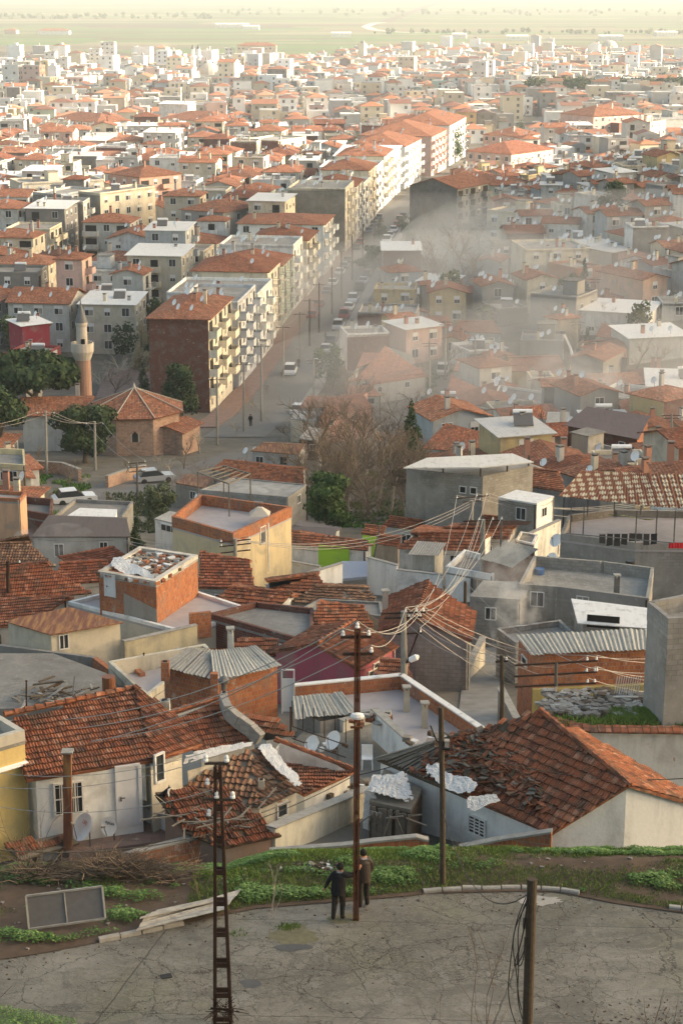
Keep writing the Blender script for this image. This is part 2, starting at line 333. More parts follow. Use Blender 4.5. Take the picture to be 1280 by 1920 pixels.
class House:
    def __init__(s,label,anchor,cat='house',name='house',h=2.6,group=None,z=None,y=None):
        if y is not None: z=D(anchor[0],anchor[1],y).z
        a=S(anchor[0],anchor[1],h) if z is None else P(anchor[0],anchor[1],z)
        s.ze=a.z; s.h=h; base=V((a.x,a.y,T(a.x,a.y))); s.root=empty(name,base,label,cat,group); s.outline=None; s.k=0
    def p(s,px,py,dz=0): return P(px,py,s.ze+dz)
    def pts(s,L): return [s.p(*q) for q in L]
    def walls(s,L,mat='plaster',col=(.7,.68,.62),inset=.18,bottom=None,mats=None,fp=True,name='wall',depth=None):
        o=s.pts(L) if not isinstance(L[0],V) else L; c=sum(o,V())/len(o)
        w=[]
        for p in o:
            d=V((c.x-p.x,c.y-p.y,0)); w.append(p+d.normalized()*inset-V((0,0,.06)))
        zb=min(T(p.x,p.y) for p in w)-.4 if depth is None else min(p.z for p in w)-depth
        ar=sum(w[i].x*w[(i+1)%len(w)].y-w[(i+1)%len(w)].x*w[i].y for i in range(len(w)))
        mb=MB().mat(mat)
        for i in range(len(w)):
            if mats: mb.mat(mats[i])
            a,b=w[i],w[(i+1)%len(w)]; a0,b0=V((a.x,a.y,zb)),V((b.x,b.y,zb))
            mb.face((a0,b0,b,a) if ar>0 else (b0,a0,a,b))
        ob=mb.build(name,s.root); ob.color=(*col,1); s.w=w; s.zb=zb; s.ar=ar
        if fp: HANDFP.append([(p.x,p.y) for p in w])
        return ob
    def tiled(s,faces,mat='tile_near',col=(1,1,1),mess=0,missing=0,geo=True,old=False,ridges=(),name='roof',under='greywood',rcol=None):
        mb=MB(); k=s.k=s.k+1
        for i,F in enumerate(faces):
            pts=s.pts(F) if not isinstance(F[0],V) else F
            # make planar: fit through the first three corners
            n=(pts[1]-pts[0]).cross(pts[2]-pts[0]).normalized()
            for q in range(3,len(pts)):
                if abs(n.z)>.2: pts[q].z=pts[0].z-((pts[q].x-pts[0].x)*n.x+(pts[q].y-pts[0].y)*n.y)/n.z
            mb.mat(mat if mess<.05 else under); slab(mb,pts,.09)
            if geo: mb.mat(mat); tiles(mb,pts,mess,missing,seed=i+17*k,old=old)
        mb.mat(mat)
        for a,b in ridges:
            a=s.p(*a) if not isinstance(a,V) else a; b=s.p(*b) if not isinstance(b,V) else b; L=(b-a).length; nn=max(2,int(L/.33))
            for i in range(nn): 
                p0=a.lerp(b,i/nn); p1=a.lerp(b,(i+1.08)/nn); mb.tube([p0+V((0,0,.06)),p1+V((0,0,.03))],[.11,.085],6)
        ob=mb.build(name,s.root); ob.color=(*col,1); return ob
    def flat(s,L,mat='concrete',col=(1,1,1),par=.0,parmat=None,pw=.18,parcol=None,th=.12,down=0,name='roof',parname='parapet',open=()):
        pts=s.pts(L) if not isinstance(L[0],V) else L; pts=[p-V((0,0,down)) for p in pts]
        mb=MB().mat(mat); slab(mb,[p-V((0,0,par)) for p in pts],th); ob=mb.build(name,s.root); ob.color=(*col,1)
        if par>0:
            mb=MB().mat(parmat or mat); c=sum(pts,V())/len(pts)
            for i in range(len(pts)):
                if i in open: continue
                a,b=pts[i],pts[(i+1)%len(pts)]; d=(b-a).normalized(); n=V((-d.y,d.x,0))
                if n.dot(c-a)<0: n=-n
                q=[a,b,b+n*pw-d*pw*.98,a+n*pw+d*pw*.98]
                zt=.0+.003*i
                mb.hexa([p-V((0,0,par-.002)) for p in q],[p+V((0,0,zt)) for p in q])
            o2=mb.build(parname,s.root); o2.color=(*(parcol or col),1); return o2
        return ob
    def sheetroof(s,q,mat='eternit',col=(1,1,1),name='roof',period=.18,amp=.03,nsheets=1,mess=0,flatsheet=False):
        pts=s.pts(q); mb=MB().mat(mat); rr=random.Random(hash(mat)%97+len(q))
        if flatsheet: slab(mb,pts,.05)
        else:
            for i in range(nsheets):
                f0,f1=i/nsheets,(i+1)/nsheets; a,b,c,d=pts; up=V((0,0,.012*(i%2)+mess*rr.random()))
                ex=(d-a).normalized()*(rr.random()*mess*2)
                corr(mb,(a.lerp(b,f0)+up-ex,a.lerp(b,f1)+up-ex,d.lerp(c,f1)+up+ex*.5,d.lerp(c,f0)+up+ex*.5),period,amp,seed=i)
        ob=mb.build(name,s.root); ob.color=(*col,1); return ob
    def _edge(s,e): return s.w[e],s.w[(e+1)%len(s.w)]
    def _rect(s,e,x0,y0,x1,y1):
        A,B=s._edge(e); a=wpt(0,x0,y0,A,B); b=wpt(0,x1,y1,A,B); dx=V(((B-A).x,(B-A).y,0)).normalized()
        out=V((dx.y,-dx.x,0)); 
        c=sum(s.w,V())/len(s.w)
        if out.dot(A-c)<0: out=-out
        ua,ub=a.dot(dx),b.dot(dx)
        if ub<ua: dx=-dx; ua,ub=-ua,-ub
        return a,dx,out,ub-ua,b.z,a.z   # start, dir, outward, width, zlow, zhigh
    def window(s,e,x0,y0,x1,y1,nx=2,ny=1,frame='frame',grill=False,label=None,name='window',pane='glass'):
        a,dx,out,W,zl,zh=s._rect(e,x0,y0,x1,y1); W=max(W,.3); Hh=max(zh-zl,.3); o=V((a.x,a.y,zl)); up=V((0,0,1)); t=.06
        mb=MB().mat(frame)
        def bb(u0,u1,v0,v1,d0,d1):
            q=lambda u,v,d:o+dx*u+up*v+out*d
            mb.hexa([q(u0,v0,d0),q(u1,v0,d0),q(u1,v1,d0),q(u0,v1,d0)],[q(u0,v0,d1),q(u1,v0,d1),q(u1,v1,d1),q(u0,v1,d1)])
        bb(-t,0,-t,Hh+t,-.02,.06); bb(W,W+t,-t,Hh+t,-.02,.06); bb(0,W,-t,0,-.02,.08); bb(0,W,Hh,Hh+t,-.02,.06)
        for i in range(1,nx): bb(W*i/nx-.022,W*i/nx+.022,0,Hh,-.02,.045)
        for i in range(1,ny): bb(0,W,Hh*i/ny-.02,Hh*i/ny+.02,-.02,.04)
        if grill:
            k=int(W/.12)
            for i in range(1,k): bb(W*i/k-.008,W*i/k+.008,0,Hh,.055,.07)
        w=mb.build(name,s.root); 
        if label: w['label']=label
        mb=MB().mat(pane); bb(0,W,0,Hh,-.03,.02); 
        pm=bpy.data.meshes.new('pane'); pm.from_pydata([tuple(V(v)-s.root.location) for v in mb.v],[],mb.f); pm.materials.append(M[pane]); po=bpy.data.objects.new('pane',pm); COL.objects.link(po); po.parent=w
        return w
    def door(s,e,x0,y0,x1,y1,col=(.7,.69,.66),handle=True,label=None,dark=False):
        a,dx,out,W,zl,zh=s._rect(e,x0,y0,x1,y1); W=max(W,.4); Hh=zh-zl; o=V((a.x,a.y,zl)); up=V((0,0,1))
        mb=MB().mat('darkhole' if dark else 'paint')
        def bb(u0,u1,v0,v1,d0,d1):
            q=lambda u,v,d:o+dx*u+up*v+out*d
            mb.hexa([q(u0,v0,d0),q(u1,v0,d0),q(u1,v1,d0),q(u0,v1,d0)],[q(u0,v0,d1),q(u1,v0,d1),q(u1,v1,d1),q(u0,v1,d1)])
        bb(0,W,0,Hh,-.02,.03)
        if not dark: bb(-.07,0,0,Hh+.07,-.02,.07); bb(W,W+.07,0,Hh+.07,-.02,.07); bb(0,W,Hh,Hh+.07,-.02,.07)
        d=mb.build('door',s.root); d.color=(*col,1)
        if label: d['label']=label
        if handle and not dark:
            mb=MB().mat('metal'); bb(.08,.12,Hh*.45,Hh*.52,.03,.08); bb(.08,.22,Hh*.49,Hh*.51,.07,.085)
            pm=bpy.data.meshes.new('handle'); pm.from_pydata([tuple(V(v)-s.root.location) for v in mb.v],[],mb.f); pm.materials.append(M['metal']); po=bpy.data.objects.new('handle',pm); COL.objects.link(po); po.parent=d
        return d
    def chimney(s,px,py,dz=.4,w=.45,h=1.2,mat='plaster',col=(.45,.40,.33),cap=True,z=None,pot=False):
        "px,py = pixel of the chimney's top"
        p=s.p(px,py,dz); mb=MB().mat(mat); b=V((p.x,p.y,p.z-h)); rr=random.Random(int(px*7+py))
        tp=.92; x=w/2; mb.hexa([b+V((i*x,j*x,0)) for i,j in ((-1,-1),(1,-1),(1,1),(-1,1))],[p+V((i*x*tp,j*x*tp,0)) for i,j in ((-1,-1),(1,-1),(1,1),(-1,1))])
        if cap:
            for i in (-1,1):
                for j in (-1,1): mb.box(p+V((i*x*.6,j*x*.6,.09)),(.08,.08,.2))
            mb.mat('kerb'); mb.box(p+V((0,0,.22)),(w*1.35,w*1.35,.07),.1)
        else: mb.mat('darkhole'); mb.box(p+V((0,0,.01)),(w*.5,w*.5,.04))
        if pot: mb.mat('metal'); mb.lathe(p+V((0,0,.1)),[(.1,0),(.1,.25),(.2,.27),(.22,.4),(.12,.5),(.01,.55)],8)
        o=mb.build('chimney',s.root); o.color=(*col,1); return o
def auto_open(H,big=1):
    rr=random.Random(int(abs(H.w[0].x*37+H.w[0].y*91))); c=sum(H.w,V())/len(H.w); done=0
    for e in range(len(H.w)):
        A,B=H._edge(e); d=V(((B-A).x,(B-A).y,0)); L=d.length
        if L<2.2 or c.y>270: continue
        d.normalize(); out=V((d.y,-d.x,0))
        if out.dot(A-c)<0: out=-out
        if out.y>-.25 and not(out.x*(-c.x)>.6*abs(c.x)): continue
        if out.y>-.25: continue
        done+=1
        n=1 if L<4.5 else 2
        for i in range(n):
            if rr.random()<.25: continue
            f=(i+.5+rr.uniform(-.18,.18))/n; top=min(A.z,B.z)-rr.uniform(.35,.6); w_,h_=rr.uniform(.5,.85),rr.uniform(.6,.95); o=A.lerp(B,f); o=V((o.x,o.y,top-h_))-d*w_/2
            mb=MB().mat('frame' if rr.random()<.6 else 'greywood')
            def bb(u0,u1,v0,v1,d0,d1):
                q=lambda u,v,k:o+d*u+V((0,0,v))+out*k
                mb.hexa([q(u0,v0,d0),q(u1,v0,d0),q(u1,v1,d0),q(u0,v1,d0)],[q(u0,v0,d1),q(u1,v0,d1),q(u1,v1,d1),q(u0,v1,d1)])
            bb(-.05,0,-.05,h_+.05,-.02,.05);bb(w_,w_+.05,-.05,h_+.05,-.02,.05);bb(0,w_,-.05,0,-.02,.07);bb(0,w_,h_,h_+.05,-.02,.05);bb(w_/2-.02,w_/2+.02,0,h_,-.02,.035)
            wo=mb.build('window',H.root); mb=MB().mat('glass'); bb(0,w_,0,h_,-.03,.015); po=mb.build('pane',None,False,H.root.location); po.parent=wo
        mb=MB().mat('kerb' if rr.random()<.5 else 'rustmetal'); p=B-d*.12+out*.06; mb.tube([p+V((0,0,-.05)),V((p.x,p.y,H.zb))],.04,6,False); mb.build('drainpipe',H.root)
        if rr.random()<.45: mb=MB().mat('cable'); q=A+d*.3+out*.04; mb.tube([q+V((0,0,-.2)),q+d*L*.4+V((0,0,-.35)),q+d*L*.8+V((0,0,-.25))],.012,4,False); mb.build('wall_cable',H.root)
        if done>=2: break
def gable(label,anchor,E,ridge,dz,wall=('plaster',(.7,.68,.62)),h=2.6,over=.18,mess=0,missing=0,geo=True,tint=(1,1,1),mat='tile_near',old=False,group=None,hip=False,**k):
    """E: four eave pixels, nearest-left first, running round the roof: a(near-left) b(near-right) c(far-right) d(far-left).
       ridge=(near/left end, far/right end). 'across': ridge parallel to ab; 'away': ridge parallel to bc"""
    kind=k.pop('kind','across'); H=House(label,anchor,h=h,group=group,**k); a,b,c,d=[(*q,0) if len(q)==2 else q for q in E]; r0,r1=[(*q,dz) for q in ridge]
    if kind=='across':
        out=[a,b,c,d] if hip else [a,b,r1,c,d,r0]; F=[[a,b,r1,r0],[c,d,r0,r1]]
        if hip: F+=[[b,c,r1],[d,a,r0]]
    else:
        out=[a,b,c,d] if hip else [a,r0,b,c,r1,d]; F=[[d,a,r0,r1],[b,c,r1,r0]]
        if hip: F+=[[a,b,r0],[c,d,r1]]
    H.walls(out,wall[0],wall[1],inset=over); rg=[(r0,r1)]
    if hip: rg+= [(b,r1),(a,r0),(c,r1),(d,r0)] if kind=='across' else [(a,r0),(b,r0),(c,r1),(d,r1)]
    H.tiled(F,mat,tint,mess,missing,geo,old,ridges=rg if geo else ()); auto_open(H); return H
def flat(label,anchor,L,wall=('plaster',(.7,.68,.62)),h=3,par=.5,floor='concrete',fcol=(1,1,1),parmat=None,parcol=None,cat='house',name='house',group=None,pw=.18,mats=None,over=0.02,z=None,y=None):
    H=House(label,anchor,cat,name,h=h,group=group,z=z,y=y); L=[(*q,0) if len(q)==2 else q for q in L]
    H.walls(L,wall[0],wall[1],inset=over,mats=mats); 
    H.flat(L,floor,fcol,par,parmat or wall[0],pw,parcol or wall[1]); auto_open(H); return H
# ------- things mounted on houses or standing on roofs -------
def dish(px,py,y,dia=.85,az=200,tilt=25,label='white satellite dish',col=(1,1,1),mast=1.0,group='satellite dishes on the roofs'):
    "px,py: centre of the bowl in the picture, y: distance"
    c=D(px,py,y); root=empty('satellite_dish',(c.x,c.y,c.z-mast),label,'satellite dish',group)
    a=R(az); nrm=V((math.cos(a)*math.cos(R(tilt)),math.sin(a)*math.cos(R(tilt)),math.sin(R(tilt)))); ax=nrm.to_track_quat('Z','Y').to_matrix(); r=dia/2
    prof=[(.001,0),(r*.4,.02*dia),(r*.75,.07*dia),(r,.13*dia),(r*1.02,.13*dia),(r*.75,.05*dia),(r*.4,0),(.001,-.02*dia)][::-1]
    mb=MB().mat('dish'); mb.lathe(c,prof,18,ax); o=mb.build('reflector',root,True); o.color=(*col,1)
    mb=MB().mat('metal'); f=c+nrm*dia*.55; mb.tube([c-ax@V((0,r*.95,-.1)),f],.014,5); mb.tube([f-nrm*.05,f+nrm*.1],.035,6); mb.build('feed_arm',root)
    mb=MB().mat('metal'); b=c-nrm*.18; mb.tube([c-nrm*.02,b,V((b.x,b.y,c.z-mast-.25))],.025,6); mb.build('mast',root); return root
# ---------------- terrain ----------------
def ground():
    ys=list(np.arange(-300,-20,40))+list(np.arange(-20,28,2))+list(np.arange(28,58,.5))+list(np.arange(58,130,2))+list(np.arange(130,300,6))
    y=300.
    while y<9000: ys.append(y); y*=1.05
    ys.append(9000.)
    xs=[0.]; x=.8
    while x<2500: xs.append(x); x+=max(.8,x*.07)
    xs.append(2500.); xs=[-a for a in xs[:0:-1]]+xs
    vs=[];fs=[];W=len(xs)
    for y in ys:
        for x in xs:
            z=T(x,y)-(.03 if 30<y<47 else .0)
            vs.append((x,y,z))
    for j in range(len(ys)-1):
        for i in range(W-1): k=j*W+i; fs.append((k,k+1,k+1+W,k+W))
    me=bpy.data.meshes.new('ground'); me.from_pydata(vs,[],fs); me.polygons.foreach_set('use_smooth',[True]*len(fs))
    t=NT('ground_mat',.95); g=t.geo(); x,y,z=t.sep(g)
    near=t.mix(t.ramp(t.noise(g,.25,5,.6),(.35,0),(.65,1)),(.10,.085,.065),(.16,.145,.12))
    near=t.mix(t.ramp(t.noise(g,.7,6,.7),(.55,0),(.62,.8)),near,(.055,.07,.03))
    near=t.mix(t.ramp(t.noise(g,6,4,.6),(.3,0),(.7,.35)),near,(.2,.18,.155))
    # fields of the plain: long strips
    fv=t.comb(t.math('MULTIPLY',x,.0016),t.math('MULTIPLY',y,.0075))
    fv=t.n('VectorMath',operation='ADD',i_0=fv,i_1=t.n('VectorMath',operation='MULTIPLY',i_0=t.n('TexNoise',i_Vector=g,i_Scale=.0012,i_Detail=3).outputs[1],i_1=(.9,.9,0)).outputs[0]).outputs[0]
    vo=t.n('TexVoronoi',feature='F1',distance='CHEBYCHEV',i_Vector=fv,i_Scale=1.6,i_Randomness=.9)
    r=t.sep(vo.outputs['Color'])[0]
    f=t.ramp(r,(.0,(.10,.24,.05)),(.2,(.30,.26,.14)),(.36,(.16,.11,.08)),(.5,(.13,.26,.06)),(.62,(.42,.36,.24)),(.75,(.13,.11,.08)),(.88,(.14,.22,.07)),(1,(.36,.30,.20)))
    f=t.mix(t.ramp(t.noise(t.comb(t.math('MULTIPLY',x,.004),t.math('MULTIPLY',y,.03)),1,5,.6),(.4,0),(.62,.5)),f,(.17,.15,.09))
    f=t.mix(1,f,(.62,.61,.58),'MULTIPLY'); m=t.math('MULTIPLY',t.math('SUBTRACT',y,1500),.004); m2=t.n('Clamp',i_Value=m).outputs[0]
    t.col(t.mix(m2,near,f)); t.bump(t.noise(g,5,4),.4,.03); M['ground']=t.m
    me.materials.append(t.m); o=bpy.data.objects.new('ground',me); COL.objects.link(o); tag(o,kind='structure')
ground()
# ---------------- the cracked concrete road ----------------
def ribbon(name,polys,mat,lift,kind='structure',sub=None):
    mb=MB().mat(mat)
    for poly in polys: mb.face([V((p.x,p.y,T(p.x,p.y)+lift)) for p in poly])
    o=mb.build(name); 
    return tag(o,kind=kind)
def roadmat():
    t=NT('road_concrete',.8); g=t.geo(); x,y,z=t.sep(g)
    wob=t.n('VectorMath',operation='ADD',i_0=g,i_1=t.n('VectorMath',operation='SCALE',i_0=t.n('TexNoise',i_Vector=g,i_Scale=1.1,i_Detail=5,i_Roughness=.65).outputs[1],i_Scale=.9).outputs[0]).outputs[0]
    def cr(scale,w,soft):
        v=t.n('TexVoronoi',feature='DISTANCE_TO_EDGE',i_Vector=wob,i_Scale=scale); return t.ramp(v.outputs[0],(w*.3,1),(w*soft,0))
    zone=t.noise(g,.16,3,.5); zone2=t.noise(g,.45,4,.6)
    big=t.mix(t.ramp(zone2,(.40,0),(.52,1)),(0,0,0),cr(.55,.006,2.2)); small=t.mix(t.ramp(zone,(.45,0),(.56,1)),(0,0,0),cr(1.7,.010,2.4)); tiny=t.mix(t.ramp(zone,(.55,0),(.62,1)),(0,0,0),cr(3.6,.02,2.2))
    c=t.ramp(t.noise(g,.35,6,.62,.4),(.3,(.12,.11,.088)),(.55,(.19,.176,.145)),(.75,(.26,.245,.205)))
    c=t.mix(t.ramp(t.noise(t.map(g,(.6,2.2,1)),.8,5,.65),(.5,0),(.68,.6)),c,(.09,.084,.07))
    c=t.mix(t.ramp(t.noise(g,.22,5,.6),(.55,0),(.7,.45)),c,(.17,.17,.095))
    c=t.mix(t.ramp(t.noise(g,14,5,.7),(.45,0),(.75,.5)),c,(.29,.28,.25))
    c=t.mix(t.ramp(t.noise(g,30,3,.7),(.3,.6),(.42,0)),c,(.07,.065,.055))
    pv=t.n('TexVoronoi',feature='F1',distance='CHEBYCHEV',i_Vector=t.map(g,(.22,.42,1)),i_Scale=1.0); c=t.mix(1,c,t.ramp(t.sep(pv.outputs['Color'])[0],(0,.80),(1,1.0)),'MULTIPLY'); c=t.mix(t.ramp(t.noise(g,1.1,6,.75,.6),(.58,0),(.63,.5)),c,(.25,.24,.21))
    # joints between the cast bays
    def joint(a,b,cst,period):
        s=t.math('ADD',t.math('MULTIPLY',x,a),t.math('MULTIPLY',y,b)); s=t.math('ADD',s,t.math('MULTIPLY',t.noise(g,1.3,3),.12)); s=t.math('ADD',s,cst)
        q=t.math('ABSOLUTE',t.math('SUBTRACT',t.math('FRACT',t.math('DIVIDE',s,period)),.5)); return t.ramp(q,(0.0,1),(.0035,0))
    j=t.mix(1,joint(.96,-.28,11.9,9.3),joint(.04,1,.9,4.7),'ADD')
    k=t.mix(1,t.mix(1,t.mix(1,big,small,'ADD'),tiny,'ADD'),j,'ADD')
    c=t.mix(t.mix(.72,(0,0,0),k),c,(.045,.04,.032)); c=t.mix(t.ramp(t.noise(g,5,6,.75),(.35,.45),(.5,0)),c,t.mix(1,c,(.55,.53,.5),'MULTIPLY')); c=t.mix(t.ramp(t.noise(g,.5,4,.7,1.0),(.56,0),(.6,.5)),c,(.10,.092,.078)); t.col(c)
    h=t.math('SUBTRACT',t.noise(g,18,4,.7),t.math('MULTIPLY',k,1.5)); t.bump(h,.5,.02); M['road']=t.m
roadmat()
edge=[(-600,1800),(-300,1798),(-60,1795),(0,1800),(90,1786),(180,1768),(260,1752),(350,1732),(420,1716),(480,1704),(560,1697),(640,1691),(700,1686),(760,1681),(800,1676),(870,1674),(960,1672),(1040,1673),(1085,1681),(1150,1694),(1220,1704),(1290,1714),(1400,1728),(1700,1740),(2000,1745)]
E3=[S(px,py) for px,py in edge]
mb=MB().mat('road')
for a,b in zip(E3,E3[1:]):
    q=[V((a.x,33.5,0)),V((b.x,33.5,0)),b,a]; n=6
    for i in range(n):
        r=[q[0].lerp(q[3],i/n),q[1].lerp(q[2],i/n),q[1].lerp(q[2],(i+1)/n),q[0].lerp(q[3],(i+1)/n)]
        mb.face([V((p.x,p.y,T(p.x,p.y)+.02)) for p in r])
tag(mb.build('road',None,True),kind='structure')
# soil verge sheet (from road edge to the brow), noise-mounded
def verge_h(x,y,t):
    b=math.sin(min(1,max(0,t))*math.pi)
    m=.10*mnoise.noise(V((x*.5,y*.7,0)))+.05*mnoise.noise(V((x*1.9,y*1.9,3)))
    r=.22*bump(x,y,6.5,46.6,5,1.4)+.12*bump(x,y,1,46.3,4,1.3)
    return T(x,y)+.05+b*(.05+m)+b*r
EX=[p.x for p in E3]; EY=[p.y for p in E3]
YB=49.4
def vt(x,y): e=float(np.interp(x,EX,EY)); return (y-e)/(YB-e)
def soil():
    vs=[];fs=[];nx,ny=300,34
    for j in range(ny+1):
        for i in range(nx+1):
            x=-25+50*i/nx; e=float(np.interp(x,EX,EY)); t=j/ny; y=e-.06+(YB-e)*t
            vs.append((x,y,verge_h(x,y,t)))
    for j in range(ny):
        for i in range(nx): k=j*(nx+1)+i; fs.append((k,k+1,k+nx+2,k+nx+1))
    me=bpy.data.meshes.new('verge'); me.from_pydata(vs,[],fs); me.polygons.foreach_set('use_smooth',[True]*len(fs)); me.materials.append(M['soil'])
    o=bpy.data.objects.new('soil_verge',me); COL.objects.link(o); tag(o,kind='structure')
soil()
# kerb stones, each a thing
KPROTO=None
def kerb_run(pxs,n,label):
    pts=[S(*p)+V((0,0,.02)) for p in pxs]; L=[0]
    for a,b in zip(pts,pts[1:]): L.append(L[-1]+(b-a).length)
    rr=random.Random(int(pxs[0][0]))
    for i in range(n):
        s0=L[-1]*i/n+.02; s1=L[-1]*(i+1)/n-.02
        f=lambda s: V([float(np.interp(s,L,[p[k] for p in pts])) for k in range(3)])
        a,b=f(s0),f(s1); mb=MB().mat('kerb'); d=(b-a); Ln=d.length; d.normalize(); sd=V((-d.y,d.x,0)); h=.13+rr.random()*.03
        c=(a+b)/2; root=(c.x,c.y,c.z)
        prof=[(-.07,0),(-.06,h-.03),(-.03,h),(.07,h),(.08,0)]
        A=[a+sd*u+V((0,0,v-.03)) for u,v in prof]; B=[b+sd*u+V((0,0,v-.03)) for u,v in prof]; mb.hexa(A[::-1],B[::-1])
        o=mb.build('kerb_stone',None,False,root); o.location=root; o.rotation_euler=(0,rr.gauss(0,.02),rr.gauss(0,.025))
        tag(o,label,'kerb stone','kerb stones '+('left of the lattice pylon' if pxs[0][0]<500 else 'along the far side of the road'))
kerb_run([(185,1768),(260,1752),(345,1734)],4,'worn concrete kerb stone between the road and the weeds on the left')
kerb_run([(792,1676),(870,1671),(960,1669),(1040,1671),(1086,1680)],8,'pale concrete kerb stone edging the middle of the road below the grass')
kerb_run([(1252,1706),(1300,1712)],2,'short concrete kerb stone at the right end of the road')
# grass & weeds
def blades(name,n,region,h,wd,mat,seed,den,lean=.5,clump=None,base=None,kind='stuff',label=None,cat=None,broad=False):
    rg=np.random.default_rng(seed); vs=[];at=[]; cnt=0; tries=0
    fs=[]
    x0,x1,y0,y1=region
    while cnt<n and tries<n*14:
        tries+=1; x=rg.uniform(x0,x1); y=rg.uniform(y0,y1); d=den(x,y)
        if d<=0 or rg.random()>d: continue
        z=(base or (lambda x,y:verge_h(x,y,vt(x,y))))(x,y); hh=h*(.5+rg.random()*.8)*(.6+.6*min(1,d)); a=rg.uniform(0,6.283); l=rg.uniform(.1,lean)*hh; ww=wd*(.6+.8*rg.random())
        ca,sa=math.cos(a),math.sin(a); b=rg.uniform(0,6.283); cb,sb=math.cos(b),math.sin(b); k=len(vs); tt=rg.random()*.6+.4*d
        if broad:
            zc=z+hh; L=ww*1.1; ti=rg.uniform(-.5,.5)
            vs+=[(x-cb*L,y-sb*L,zc-ti*L),(x-sb*ww*.8,y+cb*ww*.8,zc+.1*ww),(x+cb*L,y+sb*L,zc+ti*L),(x+sb*ww*.8,y-cb*ww*.8,zc-.1*ww)]; fs.append((k,k+1,k+2,k+3)); at+=[tt]*4
        else:
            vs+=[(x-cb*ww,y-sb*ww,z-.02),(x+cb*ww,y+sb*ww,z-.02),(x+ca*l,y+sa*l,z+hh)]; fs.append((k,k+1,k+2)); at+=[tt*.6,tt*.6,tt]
        cnt+=1
    me=bpy.data.meshes.new(name); me.from_pydata(vs,[],fs); me.materials.append(M[mat]); A=me.attributes.new('t','FLOAT','POINT'); A.data.foreach_set('value',at)
    o=bpy.data.objects.new(name,me); COL.objects.link(o); tag(o,label,cat,None,kind); return o
def gden(x,y):
    t=vt(x,y)
    if t<.02 or t>1: return 0
    n=mnoise.noise(V((x*.45+3,y*1.1,1.7)))+.5*mnoise.noise(V((x*1.6,y*2.2,4)))
    d=1.0+n*1.0+.5*bump(x,y,-1,46.5,4.5,2.5)
    if x<-4.2:
        d=.05+n*1.0 if t>.25 else -.2+n*.5
        if x<-8: d-=.25
    # bare trodden patch right of the second pole
    d-=1.2*bump(x,y,7.4,46.5,1.8,.28); d-=.7*bump(x,y,4.3,45.2,1.6,.3); d-=1.2*bump(x,y,10.5,47.0,2.0,.3); d-=.5*mnoise.noise(V((x*1.1,y*3,9)))
    d-=1.2*bump(x,y,-.9,46.5,.7,.35)
    if t>.7 and x>-4: d+=.5
    return max(0,min(1,d))
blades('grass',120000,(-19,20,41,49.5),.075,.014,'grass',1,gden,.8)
def wden(x,y):
    if vt(x,y)<.03 or vt(x,y)>1: return 0
    d=mnoise.noise(V((x*.6+9,y*1.3,7)))+.35*mnoise.noise(V((x*2.5,y*2.5,2)))
    d=d*2+.45*bump(x,y,.8,46.0,2.3,.9)+.5*bump(x,y,9.5,45.6,2.2,.6)-.15
    if x<-4.5: d+=.1
    d-=1.6*bump(x,y,7.2,46.2,2.4,.5)+1.2*bump(x,y,4.3,45.3,1.6,.35)
    return max(0,min(1,d))
blades('broadleaf_weeds',48000,(-19,20,41,49.5),.13,.032,'weed',2,wden,.3,broad=True)
blades('road_edge_weeds',4200,(-9.8,-4.5,38.2,40),.09,.02,'weed',3,lambda x,y: 1 if y<39.45-abs(x+8.6)*.3+.1*mnoise.noise(V((x*3,y,0))) and x<-6.4 else 0,base=lambda x,y:T(x,y)+.02,broad=True)
# soil litter: stones, rubbish
rr=random.Random(11); mb=MB().mat('rubble')
for i in range(420):
    x=rr.uniform(-13,13); t=rr.uniform(.02,1); e=float(np.interp(x,EX,EY)); y=e+(YB-e)*t
    if gden(x,y)>.4 and rr.random()<.8: continue
    s=rr.uniform(.015,.06); z=verge_h(x,y,t); mb.box((x,y,z+s*.3),(s*2,s*1.5,s),rr.random()*3)
tag(mb.build('gravel'),kind='stuff')
mb=MB()
for i in range(900):
    mb.mat(rr.choice(('soil','rubble','twig','soil'))); x=rr.gauss(8.2,1.6); y=rr.gauss(38.6,.55)
    if i%3==0: x=rr.uniform(-12,13); y=float(np.interp(x,EX,EY))-abs(rr.gauss(0,.5))
    if i%7==0: x=rr.uniform(-9,11); y=rr.uniform(38,44)
    s=rr.uniform(.008,.03); mb.box((x,y,T(x,y)+.025),(s*2.4,s*1.4,s),rr.random()*3)
tag(mb.build('road_litter'),kind='stuff')
# patch in the road: sunken manhole surround with water stain
def patch(name,px,mat,lift): 
    mb=MB().mat(mat); mb.face([V((p.x,p.y,T(p.x,p.y)+lift)) for p in [S(*q) for q in px]]); return tag(mb.build(name),kind='structure')
simple('moss',(.17,.16,.10),.95,0,.6,6); simple('damp',(.085,.082,.078),.5,0,.4,4); simple('palestain',(.36,.345,.31),.9,0,.4,6)
def blob(cx,cy,rx,ry,n,seed,rot=0):
    r=random.Random(seed); return [(cx+rx*math.cos(a)*(k:=1+r.uniform(-.18,.18)),cy+ry*math.sin(a)*k) for a in [2*math.pi*i/n for i in range(n)]][::-1]
patch('road_patch',blob(550,1756,46,19,22,1),'moss',.024); patch('damp_patch',blob(548,1778,34,7,16,2),'damp',.028)
patch('damp_patch',blob(470,1845,20,8,14,5),'damp',.024); patch('pale_patch',blob(1010,1690,42,9,26,8),'palestain',.024)
patch('moss_patch',blob(645,1724,34,9,20,4),'moss',.0235)
mb=MB().mat('tyre'); p=S(312,1832); mb.box(p+V((0,0,.03)),(.28,.2,.02),.3); tag(mb.build('drain_cover'),'small dark iron drain cover set in the road left of the pylon','drain cover')
